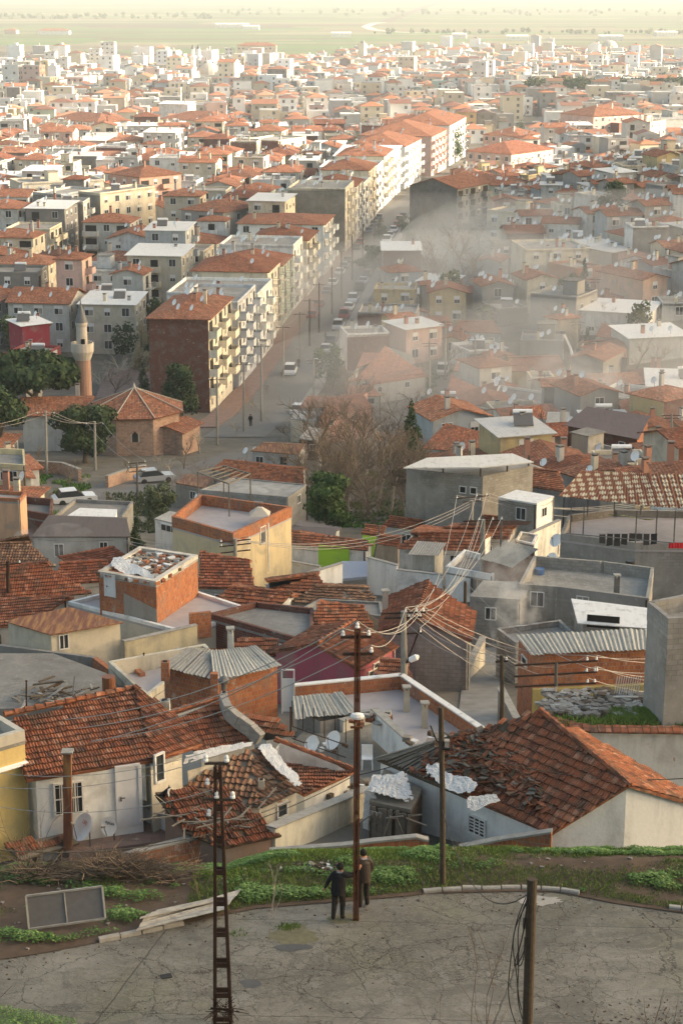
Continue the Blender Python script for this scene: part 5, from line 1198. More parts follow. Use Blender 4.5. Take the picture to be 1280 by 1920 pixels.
# grey house X with big canopy
H=House('large grey rendered house under a wide pale sheet canopy in the middle',(765,905),h=6.0)
H.walls([(760,878,0),(905,893,0),(1000,872,0),(870,860,0)],'concrete',(.95,.95,.93),.05,mats=None)
H.flat([(760,878,0),(905,893,0),(1000,872,0),(870,860,0)],'concrete')
mb=MB().mat('whitesheet'); slab(mb,[H.p(756,877,.9),H.p(900,876,.9),H.p(1000,866,.9),H.p(960,850,1.1),H.p(800,858,1.1)],.08); o=mb.build('canopy',H.root); o.color=(.75,.72,.66,1)
mb=MB().mat('wood')
for px,py in ((766,880),(830,886),(900,893),(950,884),(990,874),(880,866)): a=H.p(px,py,0); mb.bar(a,a+V((0,0,.88)),.12)
mb.build('canopy_posts',H.root)
H.window(0,862,912,872,924,1,1,pane='darkhole'); H.window(0,882,914,892,926,1,1,pane='darkhole')
flat('grey concrete box house with a pale flat roof and dish below the small red roofs',(935,935),[(933,932),(1006,944),(1038,930),(968,918)],('concrete',(.95,.92,.85)),h=4.6,par=0,floor='whitesheet',mats=['concrete','plaster','concrete','concrete'])
gable('small red roofed house left of the spotted canopy, its ridge towards the viewer',(915,905),[(914,908),(985,925),(1000,900),(935,880)],[(985,912),(992,876)],.6,('concrete',(.8,.8,.8)),h=3.5,kind='away'); 
gable('orange tiled house tucked against the left end of the spotted canopy',(990,915),[(990,912),(1062,922),(1050,885),(990,876)],[(998,880),(1046,885)],.8,('concrete',(.8,.8,.8)),h=3.6,kind='across')
# white walls, lime house group
for A,B,z0,h,lab in (((475,1040),(600,1062),0,1.6,'white garden wall behind the lime green house, upper one of two'),((500,1098),(640,1056),0,2.2,'white garden wall in front of the lime green house'),((690,1045),(745,1060),0,2.4,'white wall right of the lime green house'),((745,1068),(830,1078),0,1.8,'pale wall above the dark brick retaining wall')):
    a=S(A[0],A[1],h); b=S(B[0],B[1],h); b.z=a.z=(a.z+b.z)/2; wallpx('garden_wall',lab,A,B,a.z,h+1,.22,'plaster',WH)
H=gable('small white house with one bright lime green wall and red tiled eaves',(530,1022),[(520,1018),(690,1032),(700,1022),(560,995)],[(545,1000),(690,1016)],.35,('plaster',WH),h=2.4,kind='across',mess=.05)
a,dx,out,W_,zl,zh=H._rect(0,597,1024,655,1060); mb=MB().mat('clean'); o=V((a.x,a.y,zl-1)); mb.hexa([o,o+dx*W_,o+dx*W_+out*.06,o+out*.06][::-1],[o+V((0,0,zh-zl+1.1)),o+dx*W_+V((0,0,zh-zl+1.1)),o+dx*W_+out*.06+V((0,0,zh-zl+1.1)),o+out*.06+V((0,0,zh-zl+1.1))][::-1]); o=mb.build('lime_wall',H.root); o.color=(.38,.66,.06,1)
H=gable('second lime green house half hidden behind bare branches',(672,1000),[(676,1000),(718,1006),(724,988),(684,984)],[(686,986),(722,990)],.3,('clean',(.38,.66,.06)),h=2.6,kind='across',mess=.03)
slabthing('patterned_tarpaulin','blue and white rags and tarpaulin over a low roof right of the lime green house','tarpaulin',[(640,1085),(695,1080),(690,1052),(640,1052)],T(2,125)+2.2,.2,'cloth',(.30,.34,.42))
gable('long low house with a dark grey felt roof behind the lime green house',(548,1004),[(545,1010),(625,1018),(640,990),(560,975)],[(552,985),(632,990)],.3,('plaster',WH),h=2.6,mat='bitumen',geo=False)
gable('house with faded red roofs and a white wall right of the bare trees',(750,1030),[(745,1028),(905,1032),(925,1000),(790,985)],[(770,1000),(910,1000)],.8,('plaster',WH),h=2.8,kind='across',tint=(.9,.85,.85))
gable('red tiled house just behind the white-walled red house, left of the twin poles',(830,1000),[(820,1006),(955,1010),(970,985),(850,980)],[(830,990),(960,990)],.5,('plaster',GY),h=3.2,kind='across',tint=(.9,.85,.8))
H=House('corrugated iron hut with a tilted grey roof above the dark brick wall',(775,1040),h=2.8); H.walls([(772,1036,0),(815,1040,0),(832,1022,.2),(790,1018,.2)],'eternit',(1.2,1.2,1.15),.05); H.sheetroof([(764,1040,0),(822,1042,0),(836,1018,.4),(782,1014,.4)],'eternit',(.8,.8,.8))
wallpx('retaining_wall','dark brick retaining wall under the corrugated iron hut',(695,1070),(830,1080),T(4,116)+1.6,2.6,.3,'darkbrick',cap=False)
flat('small white roof terrace with a rusty dish left of the twin poles',(838,1060),[(835,1062),(925,1078),(940,1048),(870,1030)],('plaster',WH),h=2.4,par=.4)
# ---- yellow house with brick parapet Z
H=House('yellow plastered house with striped brick parapets and a timber pergola on its roof',(436,985),h=5.2)
L=[(322,968,0),(437,1000,0),(547,950,0),(375,926,0)]
H.walls(L,'plaster',(.60,.49,.30),.04); mb=MB().mat('plaster')
H.flat(L,'terrazzo',(1.1,1.05,1),.75,'brick',.22)
mb=MB().mat('greywood'); pts=[(372,945),(430,968),(470,948),(420,932)]
T3=[]
for px,py in pts: a=H.p(px,py,-.7); mb.bar(a,a+V((0,0,2.3)),.09); T3.append(a+V((0,0,2.3)))
for a,b in zip(T3,T3[1:]+T3[:1]): mb.bar(a,b,.09)
for i in range(1,5): mb.bar(T3[0].lerp(T3[1],i/5),T3[3].lerp(T3[2],i/5),.06)
mb.build('pergola',H.root)
H.window(1,488,990,497,1016,1,1,grill=True); mb=MB().mat('frame'); a=wpt(0,500,980,H.w[1],H.w[2])+V((.1,-.1,0)); mb.tube([a,a-V((0,0,3.4))],.05,6); mb.build('drainpipe',H.root)
mb=MB().mat('creamstone'); p=H.p(487,955,.3); mb.hexa([p+V((i*.7,j*.7,-.35)) for i,j in ((-1,-1),(1,-1),(1,1),(-1,1))],[p+V((i*.15,j*.15,.15)) for i,j in ((-1,-1),(1,-1),(1,1),(-1,1))]); mb.build('stair_cap',H.root)
flat('white glazed porch with a fawn roof attached left of the yellow house',(300,975),[(290,972),(345,985),(352,965),(318,958)],('plaster',WH),h=3.2,par=0,floor='eternit').window(0,303,982,340,1002,4,1)
H=House('lean-to with pale metal sheets below the yellow house',(372,1010),h=2.6); H.walls([(365,1015,0),(440,1040,0),(470,1015,.3),(400,990,.3)],'plaster',GY,.1); H.sheetroof([(362,1018,0),(438,1046,0),(475,1012,.5),(405,985,.5)],'whitesheet',(.85,.88,.9),flatsheet=True)
# ---- brick cube on terrace AA
H=House('white roof terrace carrying an orange brick cabin, left of the mouldy grey roof',(345,1184),h=2.3)
L=[(128,1128,0),(345,1184,0),(482,1144,0),(300,1085,0)]
H.walls(L,'plaster',(.55,.50,.40),.02); H.flat(L,'terrazzo',(1.15,1.15,1.1),.18,'plaster',.2,WH); zt=H.ze-.18
H=House('square orange brick cabin with junk on its flat roof, standing on the white terrace',(185,1060),z=zt+2.35,cat='cabin',name='brick_cabin')
L=[(184,1071,0),(293,1090,0),(371,1040,0),(262,1024,0)]
H.walls(L,'brick',(1,1,1),.03,fp=False,depth=2.4); H.flat(L,'concrete',(1.3,1.25,1.2),.22,'dirty',.3,(.6,.55,.48)); H.door(0,198,1078,216,1120,col=(.62,.66,.68))
mb=MB().mat('dirty'); a,b=H.w[0],H.w[1]; mb.hexa([a.lerp(b,.43)+V((0,-.05,-2.35)),b+V((.0,-.05,-2.35)),b+V((0,0,-2.35)),a.lerp(b,.43)+V((0,0,-2.35))],[a.lerp(b,.43)+V((0,-.05,-.9)),b+V((0,-.05,-1.5)),b+V((0,0,-1.5)),a.lerp(b,.43)+V((0,0,-.9))]); o=mb.build('render_patch',H.root); o.color=(.30,.28,.25,1)
mb=MB(); rr=random.Random(31)
for i in range(210):
    f,g_=rr.random(),rr.random(); p=H.p(*L[0]).lerp(H.p(*L[1]),f).lerp(H.p(*L[3]).lerp(H.p(*L[2]),f),g_)+V((0,0,-.14)); mb.mat(rr.choice(('tile_near','rubble','plastic','wood','kerb','brick'))); mb.box(p,(rr.uniform(.1,.45),rr.uniform(.1,.4),rr.uniform(.05,.2)),rr.random()*3)
tag(mb.build('junk_heap'),'heap of broken tiles and junk on top of the orange brick cabin','junk')
plastic('dirty plastic sheet hanging over the left edge of the brick cabin roof',[(205,1068,-.1),(290,1094,-.25),(288,1078,.02),(215,1046,.02)],H,18,6,.16,21)
# low brick/grey front wall and dark flat roof
H=flat('mouldy dark flat roof behind a soot-stained brick wall',(456,1175),[(392,1150),(585,1205),(588,1140),(480,1128)],('darkbrick',(1,1,1)),h=2.6,par=.3,fcol=(.6,.6,.6))
wallpx('brick_wall','broken orange brick wall with a hole standing at the corner of the white terrace',(355,1150),(395,1146),H.ze+.45,1.4,.2,'brick',cap=False)
# red roofs left
gable('wide red tiled roof sloping to the right at the left edge, upper of two',(60,1105),[(-60,1130),(172,1112),(95,1060),(-60,1072)],[(-60,1066),(90,1062)],1.2,('plaster',GY),h=2.8,kind='across',tint=(.9,.85,.85))
gable('brown barrel-tiled hipped roof at the left edge behind the wide red one',(0,1055),[(-40,1060),(105,1062),(60,1018),(-40,1030)],[(-40,1020),(55,1018)],.9,('plaster',CR),h=2.8,kind='across',mat='tile_old',old=True,mess=.02)
gable('orange tiled house left of the white fascia, just above the cream house',(-10,1165),[(-60,1180),(60,1170),(140,1120),(-60,1125)],[(-60,1128),(130,1120)],.5,('plaster',GY),h=2.5,kind='across')
gable('red tiled roof between the wide red roof and the brick cabin',(120,1105),[(110,1095),(215,1088),(200,1050),(110,1055)],[(112,1058),(200,1052)],.6,('plaster',GY),h=2.8,kind='across',tint=(.85,.75,.75))
gable('low red roof behind the brick cabin, below the smoke on the left',(215,1040),[(150,1075),(250,1050),(215,1025),(110,1045)],[(112,1046),(214,1026)],.4,('plaster',CR),h=2.6,kind='across',tint=(.9,.8,.8))
gable('red tiled roof right of the brick cabin, in front of the forked poles',(375,1090),[(372,1102),(478,1104),(470,1052),(378,1036)],[(376,1042),(468,1052)],.9,('plaster',GY),h=2.9,kind='across',tint=(.9,.8,.8))
gable('house with orange hips in front of the white garden walls, left half',(405,1128),[(392,1128),(520,1140),(570,1115),(440,1095)],[(430,1102),(548,1112)],.6,('plaster',WH),h=2.4,kind='across',mess=.02)
gable('house with orange hips in front of the white garden walls, right half',(500,1110),[(490,1105),(615,1110),(600,1072),(500,1085)],[(500,1090),(596,1076)],.6,('plaster',GY),h=2.8,kind='across',mess=.02)
gable('ragged roof of mixed broken tiles between the orange hips and the big red gable',(560,1130),[(545,1130),(715,1140),(690,1100),(600,1095)],[(590,1100),(690,1104)],.5,('plaster',GY),h=2.3,kind='across',mat='tile_old',mess=.15,missing=.03)
flat('small dark flat roof with a pale edge between the ragged roof and the red gable',(560,1150),[(562,1142),(720,1155),(715,1128),(600,1122)],('concrete',(.6,.6,.6)),h=2.3,par=.12,fcol=(.5,.5,.5))
gable('orange roof corner peeking out left of the magenta gable house',(440,1215),[(420,1232),(525,1228),(520,1200),(450,1198)],[(452,1200),(520,1202)],.4,('dirty',GY),h=2.3,kind='across')
gable('low orange roof strip right of the magenta gable house, by the concrete pole',(715,1262),[(700,1268),(775,1272),(760,1240),(715,1235)],[(712,1240),(760,1242)],.4,('dirty',(.5,.2,.12)),h=2.0,kind='across')
# dark roof cluster left mid
gable('low house with a patched dark felt and red tile roof under the twin dishes',(60,1000),[(60,1006),(245,1006),(240,970),(100,966)],[(92,968),(238,972)],.5,('plaster',GY),h=2.8,kind='across',mat='bitumen',geo=False)
H=flat('grey flat roof with a low wall and a scrap pile near the left road bend',(110,950),[(100,968),(230,968),(250,940),(140,935)],('concrete',(.7,.7,.7)),h=3,par=.3,fcol=(.6,.58,.55))
flat('white sheet roofed shed between the dark felt roof and the cypress-like shrub',(120,985),[(115,974),(215,976),(220,955),(150,952)],('plaster',WH),h=2.6,par=0,floor='whitesheet')
gable('long orange tiled roof left of the dark green orange tree',(430,905),[(425,902),(570,908),(575,878),(450,866)],[(446,868),(568,880)],.6,('plaster',GY),h=2.8,kind='across')
flat('flat grey roof with small vents right behind the pergola',(380,925),[(375,918),(540,932),(575,908),(440,895)],('concrete',(1,1,1)),h=2.9,par=.08,fcol=(1.3,1.35,1.4))
H=flat('yellow two-storey house cut by the left edge, with pollarded trees in front',(48,850),[(-60,865),(48,872),(46,842),(-60,838)],('plaster',(.58,.50,.30)),h=6,par=.5); H.window(0,2,885,14,900,2,1)
flat('house with an orange rendered wall and brick top at the left edge, red flowers beside it',(38,925),[(-60,930),(38,935),(50,922),(-60,915)],('plaster',(.60,.36,.22)),h=5,par=.3,parmat='brick')
flat('dark brick flower terrace with red blossoms at the left edge',(95,945),[(38,955),(95,965),(100,935),(45,930)],('darkbrick',(1,1,1)),h=3,par=.6,fcol=(.5,.5,.5))
# dishes
for px,py,y,d,lab,colr in [(160,1552,51.3,.88,'white dish with faded red lettering on the terrace edge',(1,1,1)),(587,1397,63,.72,'white dish standing left of its twin on the yard wall',(1,1,1)),(627,1389,63.5,.74,'white dish standing right of its twin on the yard wall',(1,1,1)),
   (714,1281,72,.72,'white dish on a thin mast at the back of the tiled terrace',(1,1,1)),(250,1184,90,.72,'white dish left of the orange one by the cream house',(1,1,1)),(290,1172,92,.85,'orange-brown dish seen edge-on by the white terrace',(1,.55,.15)),(333,1228,84,.70,'white dish on the cream parapet left of the corrugated roof',(1,1,1)),
   (136,1008,138,.85,'left of two white dishes over the dark felt roof',(1,1,1)),(171,1013,138,.8,'right of two white dishes over the dark felt roof',(1,1,1)),(371,933,150,.75,'white dish at the back left corner of the pergola roof',(1,1,1)),(1161,1128,98,.95,'white dish on the white sheet roof at right',(1,1,1)),(1043,1014,112,.9,'white dish at the left foot of the shaded terrace',(1,1,1)),
   (1035,1048,108,.8,'white dish on the wall of the large concrete roof yard',(.9,.9,.88)),(986,918,148,.75,'white dish on the pale flat roof of the grey box house',(1,1,1)),(857,1025,122,.75,'rust-stained dish on the small white roof terrace',(1,.75,.5)),(1105,880,150,.7,'white dish above the spotted canopy ridge',(1,1,1)),(620,1040,124,.6,'small white dish against the lime green wall',(1,1,1)),(1067,1332,68,.65,'white dish lying tilted above the grassy white wall',(1,1,1)),
   (461,845,205,.8,'left of two white dishes at the foot of the street',(1,1,1)),(478,844,205,.8,'right of two white dishes at the foot of the street',(1,1,1)),(573,857,200,.8,'white dish right of the brown roof at the foot of the street',(1,1,1)),(1019,867,165,.8,'white dish on the roof corner above the pale canopy',(1,1,1)),(706,740,250,.8,'white dish above the pink walled house',(1,1,1)),(710,765,250,.8,'white dish beside the pink walled house',(1,1,1))]:
    dish(px,py,y,d,218,32,lab,colr,mast=.7)
dish(207,1549,51.6,.60,238,18,'round grey-white dish with black lettering right of the larger dish',(.9,.9,.9),mast=.3)
# lettering on the two terrace dishes
def dish_text(px,py,y,dia,az,tilt,txt,mat,sz,dz=.05):
    c=D(px,py,y); a=R(az); nrm=V((math.cos(a)*math.cos(R(tilt)),math.sin(a)*math.cos(R(tilt)),math.sin(R(tilt)))); cu=bpy.data.curves.new('lettering','FONT'); cu.body=txt; cu.size=sz; cu.extrude=.002; cu.align_x='CENTER'; cu.align_y='CENTER'; cu.materials.append(M[mat]); o0=bpy.data.objects.new('t',cu); COL.objects.link(o0); me=bpy.data.meshes.new_from_object(o0.evaluated_get(bpy.context.evaluated_depsgraph_get())); bpy.data.objects.remove(o0); o=bpy.data.objects.new('lettering',me); COL.objects.link(o)
    up=(V((0,0,1))-nrm*nrm.z).normalized(); rt=up.cross(nrm); o.matrix_world=Matrix.Translation(c+nrm*dia*.09+up*dz)@Matrix(((rt.x,up.x,nrm.x),(rt.y,up.y,nrm.y),(rt.z,up.z,nrm.z))).to_4x4(); return o
simple('redpaint',(.45,.05,.04))
for o,(lx) in ((dish_text(160,1552,51.3,.88,212,25,'LIFE','redpaint',.17,.16),'white dish with faded red lettering on the terrace edge'),(dish_text(207,1549,51.6,.60,238,18,'digiturk','blackcable',.12,.10),'round grey-white dish with black lettering right of the larger dish')):
    pr=[r for r in bpy.data.objects if r.get('label')==lx][0]; bpy.context.view_layer.update(); mw=o.matrix_world.copy(); o.parent=pr; o.matrix_parent_inverse=Matrix.Identity(4); o.matrix_basis=Matrix.Translation(-V(pr.location))@mw
# more poles & wires near
def pole(base,top,label,mat='polewood',r=(.12,.09),arms=(),**k): return plain_pole(base,top,label,mat,r,arms=arms,**k)
PB=pole((758,1268),(756,1146),'grey concrete pole with three crossarms and a tilted street lamp',mat='concretepole',r=(.16,.12),arms=[(1149,1.9,.1,(.9,.6,.1)),(1158,1.6,.1,(.9,.3)),(1188,1.6,.1,(.9,))],y=72)
a=D(762,1243,71.9); mb=MB().mat('rustmetal'); mb.bar(a,D(786,1180,71.8),.07); mb.build('strut',PB[0]); c=D(776,1234,71.6); mb=MB().mat('dish'); mb.lathe(c,[(.03,-.25),(.13,-.2),(.15,.1),(.05,.22)],8,Matrix.Rotation(1.1,3,'Y')); mb.build('lamp_head',PB[0],True)
PC=pole((940,1386),(940,1228),'thin dark pole beside the alley in front of the orange brick house',r=(.10,.08),y=68,arms=[(1240,.5,.2,(.8,))])
PD_=pole((1040,1370),(1042,1242),'dark double pole with a long line of white insulators above the rubble roof',mat='metal',r=(.09,.07),y=68,arms=[(1243,3.4,.15,(.75,.98)),(1264,3.4,.15,(.75,.95,1)),(1284,3.3,.12,(.8,.98))])
PE=pole((1135,1400),(1135,1318),'stubby dark pole rising behind the caving roof in front of the long white wall',r=(.09,.08),y=66)
PF=pole((868,1285),(872,1090),'tall dark pole at the corner of the red gable house beside the alley',r=(.12,.09),y=90)
PG=pole((882,1010),(884,938),'concrete pole with a long crossarm left of the twin poles',mat='concretepole',r=(.17,.13),y=128,arms=[(932,2.6,.3,(-.9,.3,.9)),(940,1.4,.3,(.9,))])
PH=pole((903,1100),(905,974),'left leg of the twin grey poles carrying a ladder of crossarms',mat='concretepole',r=(.18,.14),y=112,arms=[(976,2.6,.1,(-.2,.5,.95))])
PI=pole((932,1120),(940,976),'slim grey steel mast right of the twin poles',mat='metal',r=(.08,.06),y=113)
PJ=pole((440,1105),(441,1010),'concrete pole with forked crossarms before the red roof right of the brick cabin',mat='concretepole',r=(.15,.12),y=112,arms=[(1014,2.1,.35,(-.9,.9)),(1022,2.1,.35,(-.9,.9)),(1034,2.0,.35,(.9,))])
PK=pole((176,1075),(176,985),'light grey pole standing by the two dishes over the dark felt roof',mat='concretepole',r=(.13,.10),y=134,arms=[(990,1.0,.2,(-.9,.9))])
PL=pole((15,1175),(15,1052),'rusty pole with wooden crossarm at the left edge over the red roof',mat='rustmetal',r=(.12,.10),y=100,arms=[(1058,1.5,.3,(-.9,.9))])
PM=pole((88,930),(86,770),'tall grey street pole left of the mosque',mat='concretepole',r=(.18,.12),y=192,arms=[(776,2.0,0,(-.9,.9))])
PN=pole((179,910),(178,790),'tall grey street pole in front of the mosque',mat='concretepole',r=(.18,.12),y=196,arms=[(796,2.0,0,(-.9,.9))])
PO=pole((258,960),(257,866),'dark lattice-armed pole on the road bend below the mosque',mat='metal',r=(.14,.1),y=172,arms=[(868,1.8,.3,(-.9,.9)),(876,1.8,.3,(-.9,.9)),(884,1.6,.3,(-.9,.9))])
PQ=pole((690,1100),(712,985),'leaning thin dark pole by the lime green house',mat='metal',r=(.07,.06),y=125)
for base,top,lab,y in [((270,1255),(270,1226),'stub of a dark vent pipe on the courtyard wall',80),((50,1330),(50,1278),'thin vertical iron bar in the dark courtyard',72),((504,1500),(504,1434),'thin dark aerial pipe behind the barrel-tiled shed',56),((545,1390),(545,1328),'thin orange-rusted post in front of the corrugated lean-to',64),((572,1500),(572,1508),'x',56),((357,1205),(357,1125),'slim rust pipe at the corner of the white terrace',95)]:
    if lab!='x':
        b=D(*base,y); t=D(base[0],top[1],y); mb=MB().mat('rustmetal'); mb.tube([b,t],.035,6); mb.lathe(t,[(.05,0),(.05,.05),(.01,.07)],6); o=mb.build('vent_pipe',None,False,b); o.location=b; tag(o,lab,'pipe')
# wires
ci=0
def wires(A,B,sag,label,rad=.014,mat='wire'):
    for i,(a,b) in enumerate(zip(A,B)): cable(a,b,sag*(1+.1*i),rad,label,mat)
off=lambda px,py,y:D(px,py,y)
A=PY_; rB=[off(-40,1310,75),off(-40,1330,75),off(-40,1352,75),off(-40,1225,88),off(-40,1240,88)]
wires(PA[:3]+[PA[3]],[off(-30,1348,58),off(-30,1366,58),off(-30,1384,58),off(-30,1400,58)],.9,'pale wire running left from the tall rusty pole over the long red roof')
cable(off(-20,1592,41),off(662,1455,50),.9,.016,'thick black cable sweeping up from the left edge past the pylon','blackcable',24,None); cable(off(662,1455,50),off(828,1398,50.5),.12,.016,'thick black cable from the tall rusty pole to the junction box pole','blackcable',10,None)
cable(off(828,1396,50.5),off(1320,1456,52),.5,.016,'thick black cable crossing the caving roof towards the right edge','blackcable',24,None)
wires(PA[:4],PB[2][:4],.5,'pale wire between the tall rusty pole and the concrete lamp pole')
wires(PB[2],[off(1330,1205+12*i,80) for i in range(6)],1.6,'pale wire running right from the concrete lamp pole across the alley',.014)
wires(PB[2][:4],PH[2]+[PH[1]],1.2,'pale wire climbing from the lamp pole to the twin grey poles',.016)
wires(PB[2][3:],PG[2][:3],1.4,'pale wire rising from the lamp pole towards the grey canopy house',.016)
wires(PD_[2][:6],[off(1330,1215+14*i,72) for i in range(6)],.3,'pale wire from the insulator row to the right edge',.012)
wires(PD_[2][:4],PC[2]*1+[PB[1],PF[1],PC[1]],.5,'pale wire between the insulator row and the alley poles',.012)
wires([PC[1],PC[1]-V((0,0,.3))],[PB[1],PB[1]-V((0,0,.4))],.5,'pale wire crossing the alley between thin pole and lamp pole',.012)
wires([PJ[1]]*3,[PG[1]+V((0,0,-.2*i)) for i in range(3)],1.5,'pale wire from the forked pole to the long-crossarm pole',.018)
wires(PJ[2][:3],PK[2]+[PK[1]],1.0,'pale wire from the forked pole to the pole by the two dishes',.016)
wires(PM[2]+[PM[1]],PN[2]+[PN[1]],.5,'pale wire between the two street poles by the mosque',.02)
wires(PN[2],PO[2][:2],.5,'pale wire from the mosque pole down to the dark lattice-armed pole',.02)
wires(PM[2],[off(-40,800,185),off(-40,806,185)],.3,'pale wire leaving left from the pole beside the mosque',.02)
wires(PG[2],[off(1330,905,140)]*3+[off(1330,915,140)],1.5,'pale wire from the long-crossarm pole to the right edge',.016)
wires(PY_[:3],[off(-60,1440,43),off(-60,1470,43),off(-60,1500,43)],.4,'pale wire leaving left from the lattice pylon',.008)

wallpx('yard_wall','mossy cream wall with a dark pillar below the white terrace and the orange dish',(232,1203),(368,1172),T(-6,84)+1.9,1.8,.2,'dirty',(.55,.48,.32))
def barrel(px,py,z,lab,col,r=.3,h=.8):
    p=P(px,py,z); mb=MB().mat('paint'); mb.lathe(p,[(r*.95,0),(r,.05),(r*.97,h*.33),(r,h*.36),(r*.97,h*.66),(r,h*.7),(r*.95,h)],14); o=mb.build('water_barrel',None,True,p); o.location=p; o.color=(*col,1); tag(o,lab,'barrel')
barrel(1010,1090,T(12,100)+3.0,'blue plastic barrel on the large flat concrete roof yard',(.05,.12,.28));  barrel(205,1300,T(-9,70)+.3,'rusty barrel in the dark courtyard',(.2,.08,.04)); barrel(1180,1075,T(17,100)+3.0,'second, black barrel on the large flat concrete roof yard',(.03,.03,.03))
def junk(px,py,z,n,sp,lab,mats,seed,sc=1):
    c=P(px,py,z); mb=MB(); rr=random.Random(seed)
    for i in range(n):
        mb.mat(rr.choice(mats)); mb.box((c.x+rr.gauss(0,sp),c.y+rr.gauss(0,sp*.6),c.z+rr.uniform(.03,.25)*sc),(rr.uniform(.1,.5)*sc,rr.uniform(.1,.3)*sc,rr.uniform(.04,.2)*sc),rr.random()*3)
    o=mb.build('junk_heap',None,False,c); o.location=c; tag(o,lab,'junk')
junk(700,1350,T(2,66)+2.0,16,.5,'few loose bricks and tiles on the pale terrace floor',('brick','tile_near','kerb'),1); junk(830,1395,T(3.5,61)+2.2,30,.6,'rags and boards piled on the mouldy planks',('greywood','plastic','wood','rubble'),2)
junk(1100,1075,T(15,100)+3.0,22,1.0,'scattered blocks on the large flat concrete roof yard',('block','rubble'),3); junk(590,1300,T(0,72)+2.0,20,.5,'broken sheets heaped behind the corrugated lean-to',('eternit','wood','plastic'),4); junk(1130,1165,T(15,88)+1.0,30,.6,'dark clutter stored inside the white-roofed shed',('wood','metal','tyre','redrust'),5,1.5)
junk(445,1160,T(-5,100)+2.3,18,.7,'stones lying on the mouldy dark flat roof',('rubble','block'),6); junk(650,1480,T(0,55)+.1,40,.9,'plastic crates and rubbish in the corner of the dark yard',('plastic','wood','greywood','metal'),7); junk(600,1400,T(-1,62)+.6,18,.5,'rubbish and boards under the twin dishes',('plastic','wood','greywood'),8,.7)
def chair(px,py,z,lab):
    p=P(px,py,z); r=empty('plastic_chair',p,lab,'chair'); 
    mb=MB().mat('dish'); mb.box(p+V((0,0,.43)),(.42,.42,.03)); mb.build('seat',r); mb=MB().mat('dish'); mb.box(p+V((0,.2,.66)),(.42,.03,.42)); mb.build('backrest',r)
    for i in (-1,1):
        for j in (-1,1): mb=MB().mat('dish'); mb.bar(p+V((i*.2,j*.2,0)),p+V((i*.18,j*.18,.43)),.04); mb.build('leg',r)
chair(688,1440,T(1,63)+.36,'white plastic chair in the dark yard beside the tall rusty pole')
flat('low mud-grey hut with a sheet roof at the bend of the mosque road',(395,905),[(330,905),(385,915),(400,895),(350,888)],('concrete',(.8,.7,.6)),h=2.4,par=0,floor='rustsheet')
gable('brown ridge-roofed shed under dead vines before the mosque road',(440,880),[(395,880),(470,888),(500,868),(420,860)],[(418,862),(490,868)],.5,('dirty',GY),h=2.4,geo=False,mat='tile_far',tint=(.7,.6,.52))
gable('low tin-patched shed below the first pavement trees',(500,850),[(470,845),(560,852),(575,832),(490,828)],[(492,830),(570,834)],.4,('dirty',GY),h=2.2,geo=False,mat='rustsheet')

flat('low soot-grey shed with a tarred roof under the front wall of the big grey house',(765,962),[(762,962),(835,972),(850,952),(785,944)],('concrete',(.65,.62,.6)),h=2.4,par=0,floor='bitumen')
flat('small concrete outbuilding right of the soot-grey shed',(850,972),[(846,970),(905,980),(925,955),(865,948)],('block',(1,1,1)),h=2.6,par=.2)
gable('tiny rust-brown hut between the lime green walls and the corrugated iron hut',(705,1018),[(700,1018),(748,1024),(752,1006),(708,1002)],[(710,1006),(750,1010)],.35,('dirty',(.45,.38,.3)),h=2.0,tint=(.8,.75,.7))
gable('small old tiled roof in front of the big grey house, left corner',(720,985),[(715,985),(790,994),(795,975),(730,968)],[(732,970),(792,977)],.4,('dirty',GY),h=2.2,tint=(.95,.85,.8))
flat('whitewashed washhouse beside the flaking white wall',(968,1012),[(966,1012),(1000,1020),(1008,1002),(975,996)],('plaster',WH),h=2.4,par=.12)
gable('faded tin-red roof between the grey box house and the flaking white wall',(900,985),[(895,985),(975,995),(985,972),(905,966)],[(907,968),(982,976)],.4,('dirty',GY),h=2.4,tint=(.85,.75,.7))
flat('low brick coal shed at the foot of the pergola house',(470,1062),[(462,1060),(505,1068),(515,1052),(475,1046)],('brick',(1,1,1)),h=1.9,par=0,floor='rustsheet')
flat('narrow grey outhouse between the brick cabin terrace and the red roof',(392,1112),[(385,1112),(420,1120),(430,1102),(398,1096)],('dirty',(.5,.46,.4)),h=2.0,par=.1)
wallpx('garden_wall','mossy cream wall at the back of the pergola house',(560,1040),(600,1022),T(-2,135)+2.0,2,.2,'dirty',(.6,.55,.45))
wallpx('garden_wall','crumbling brick wall under the two orange-hipped roofs',(470,1150),(560,1128),T(-3,106)+1.6,1.6,.2,'brick',cap=False)
wallpx('alley_wall','low mossy retaining wall along the left side of the alley',(870,1262),(905,1195),T(6,86)+.9,1.6,.25,'dirty',(.5,.47,.4))
wallpx('alley_wall','grey stepped wall with a railing along the right side of the alley',(938,1290),(985,1380),T(8,70)+1.6,2.2,.22,'concrete',(1.1,1.1,1.05))
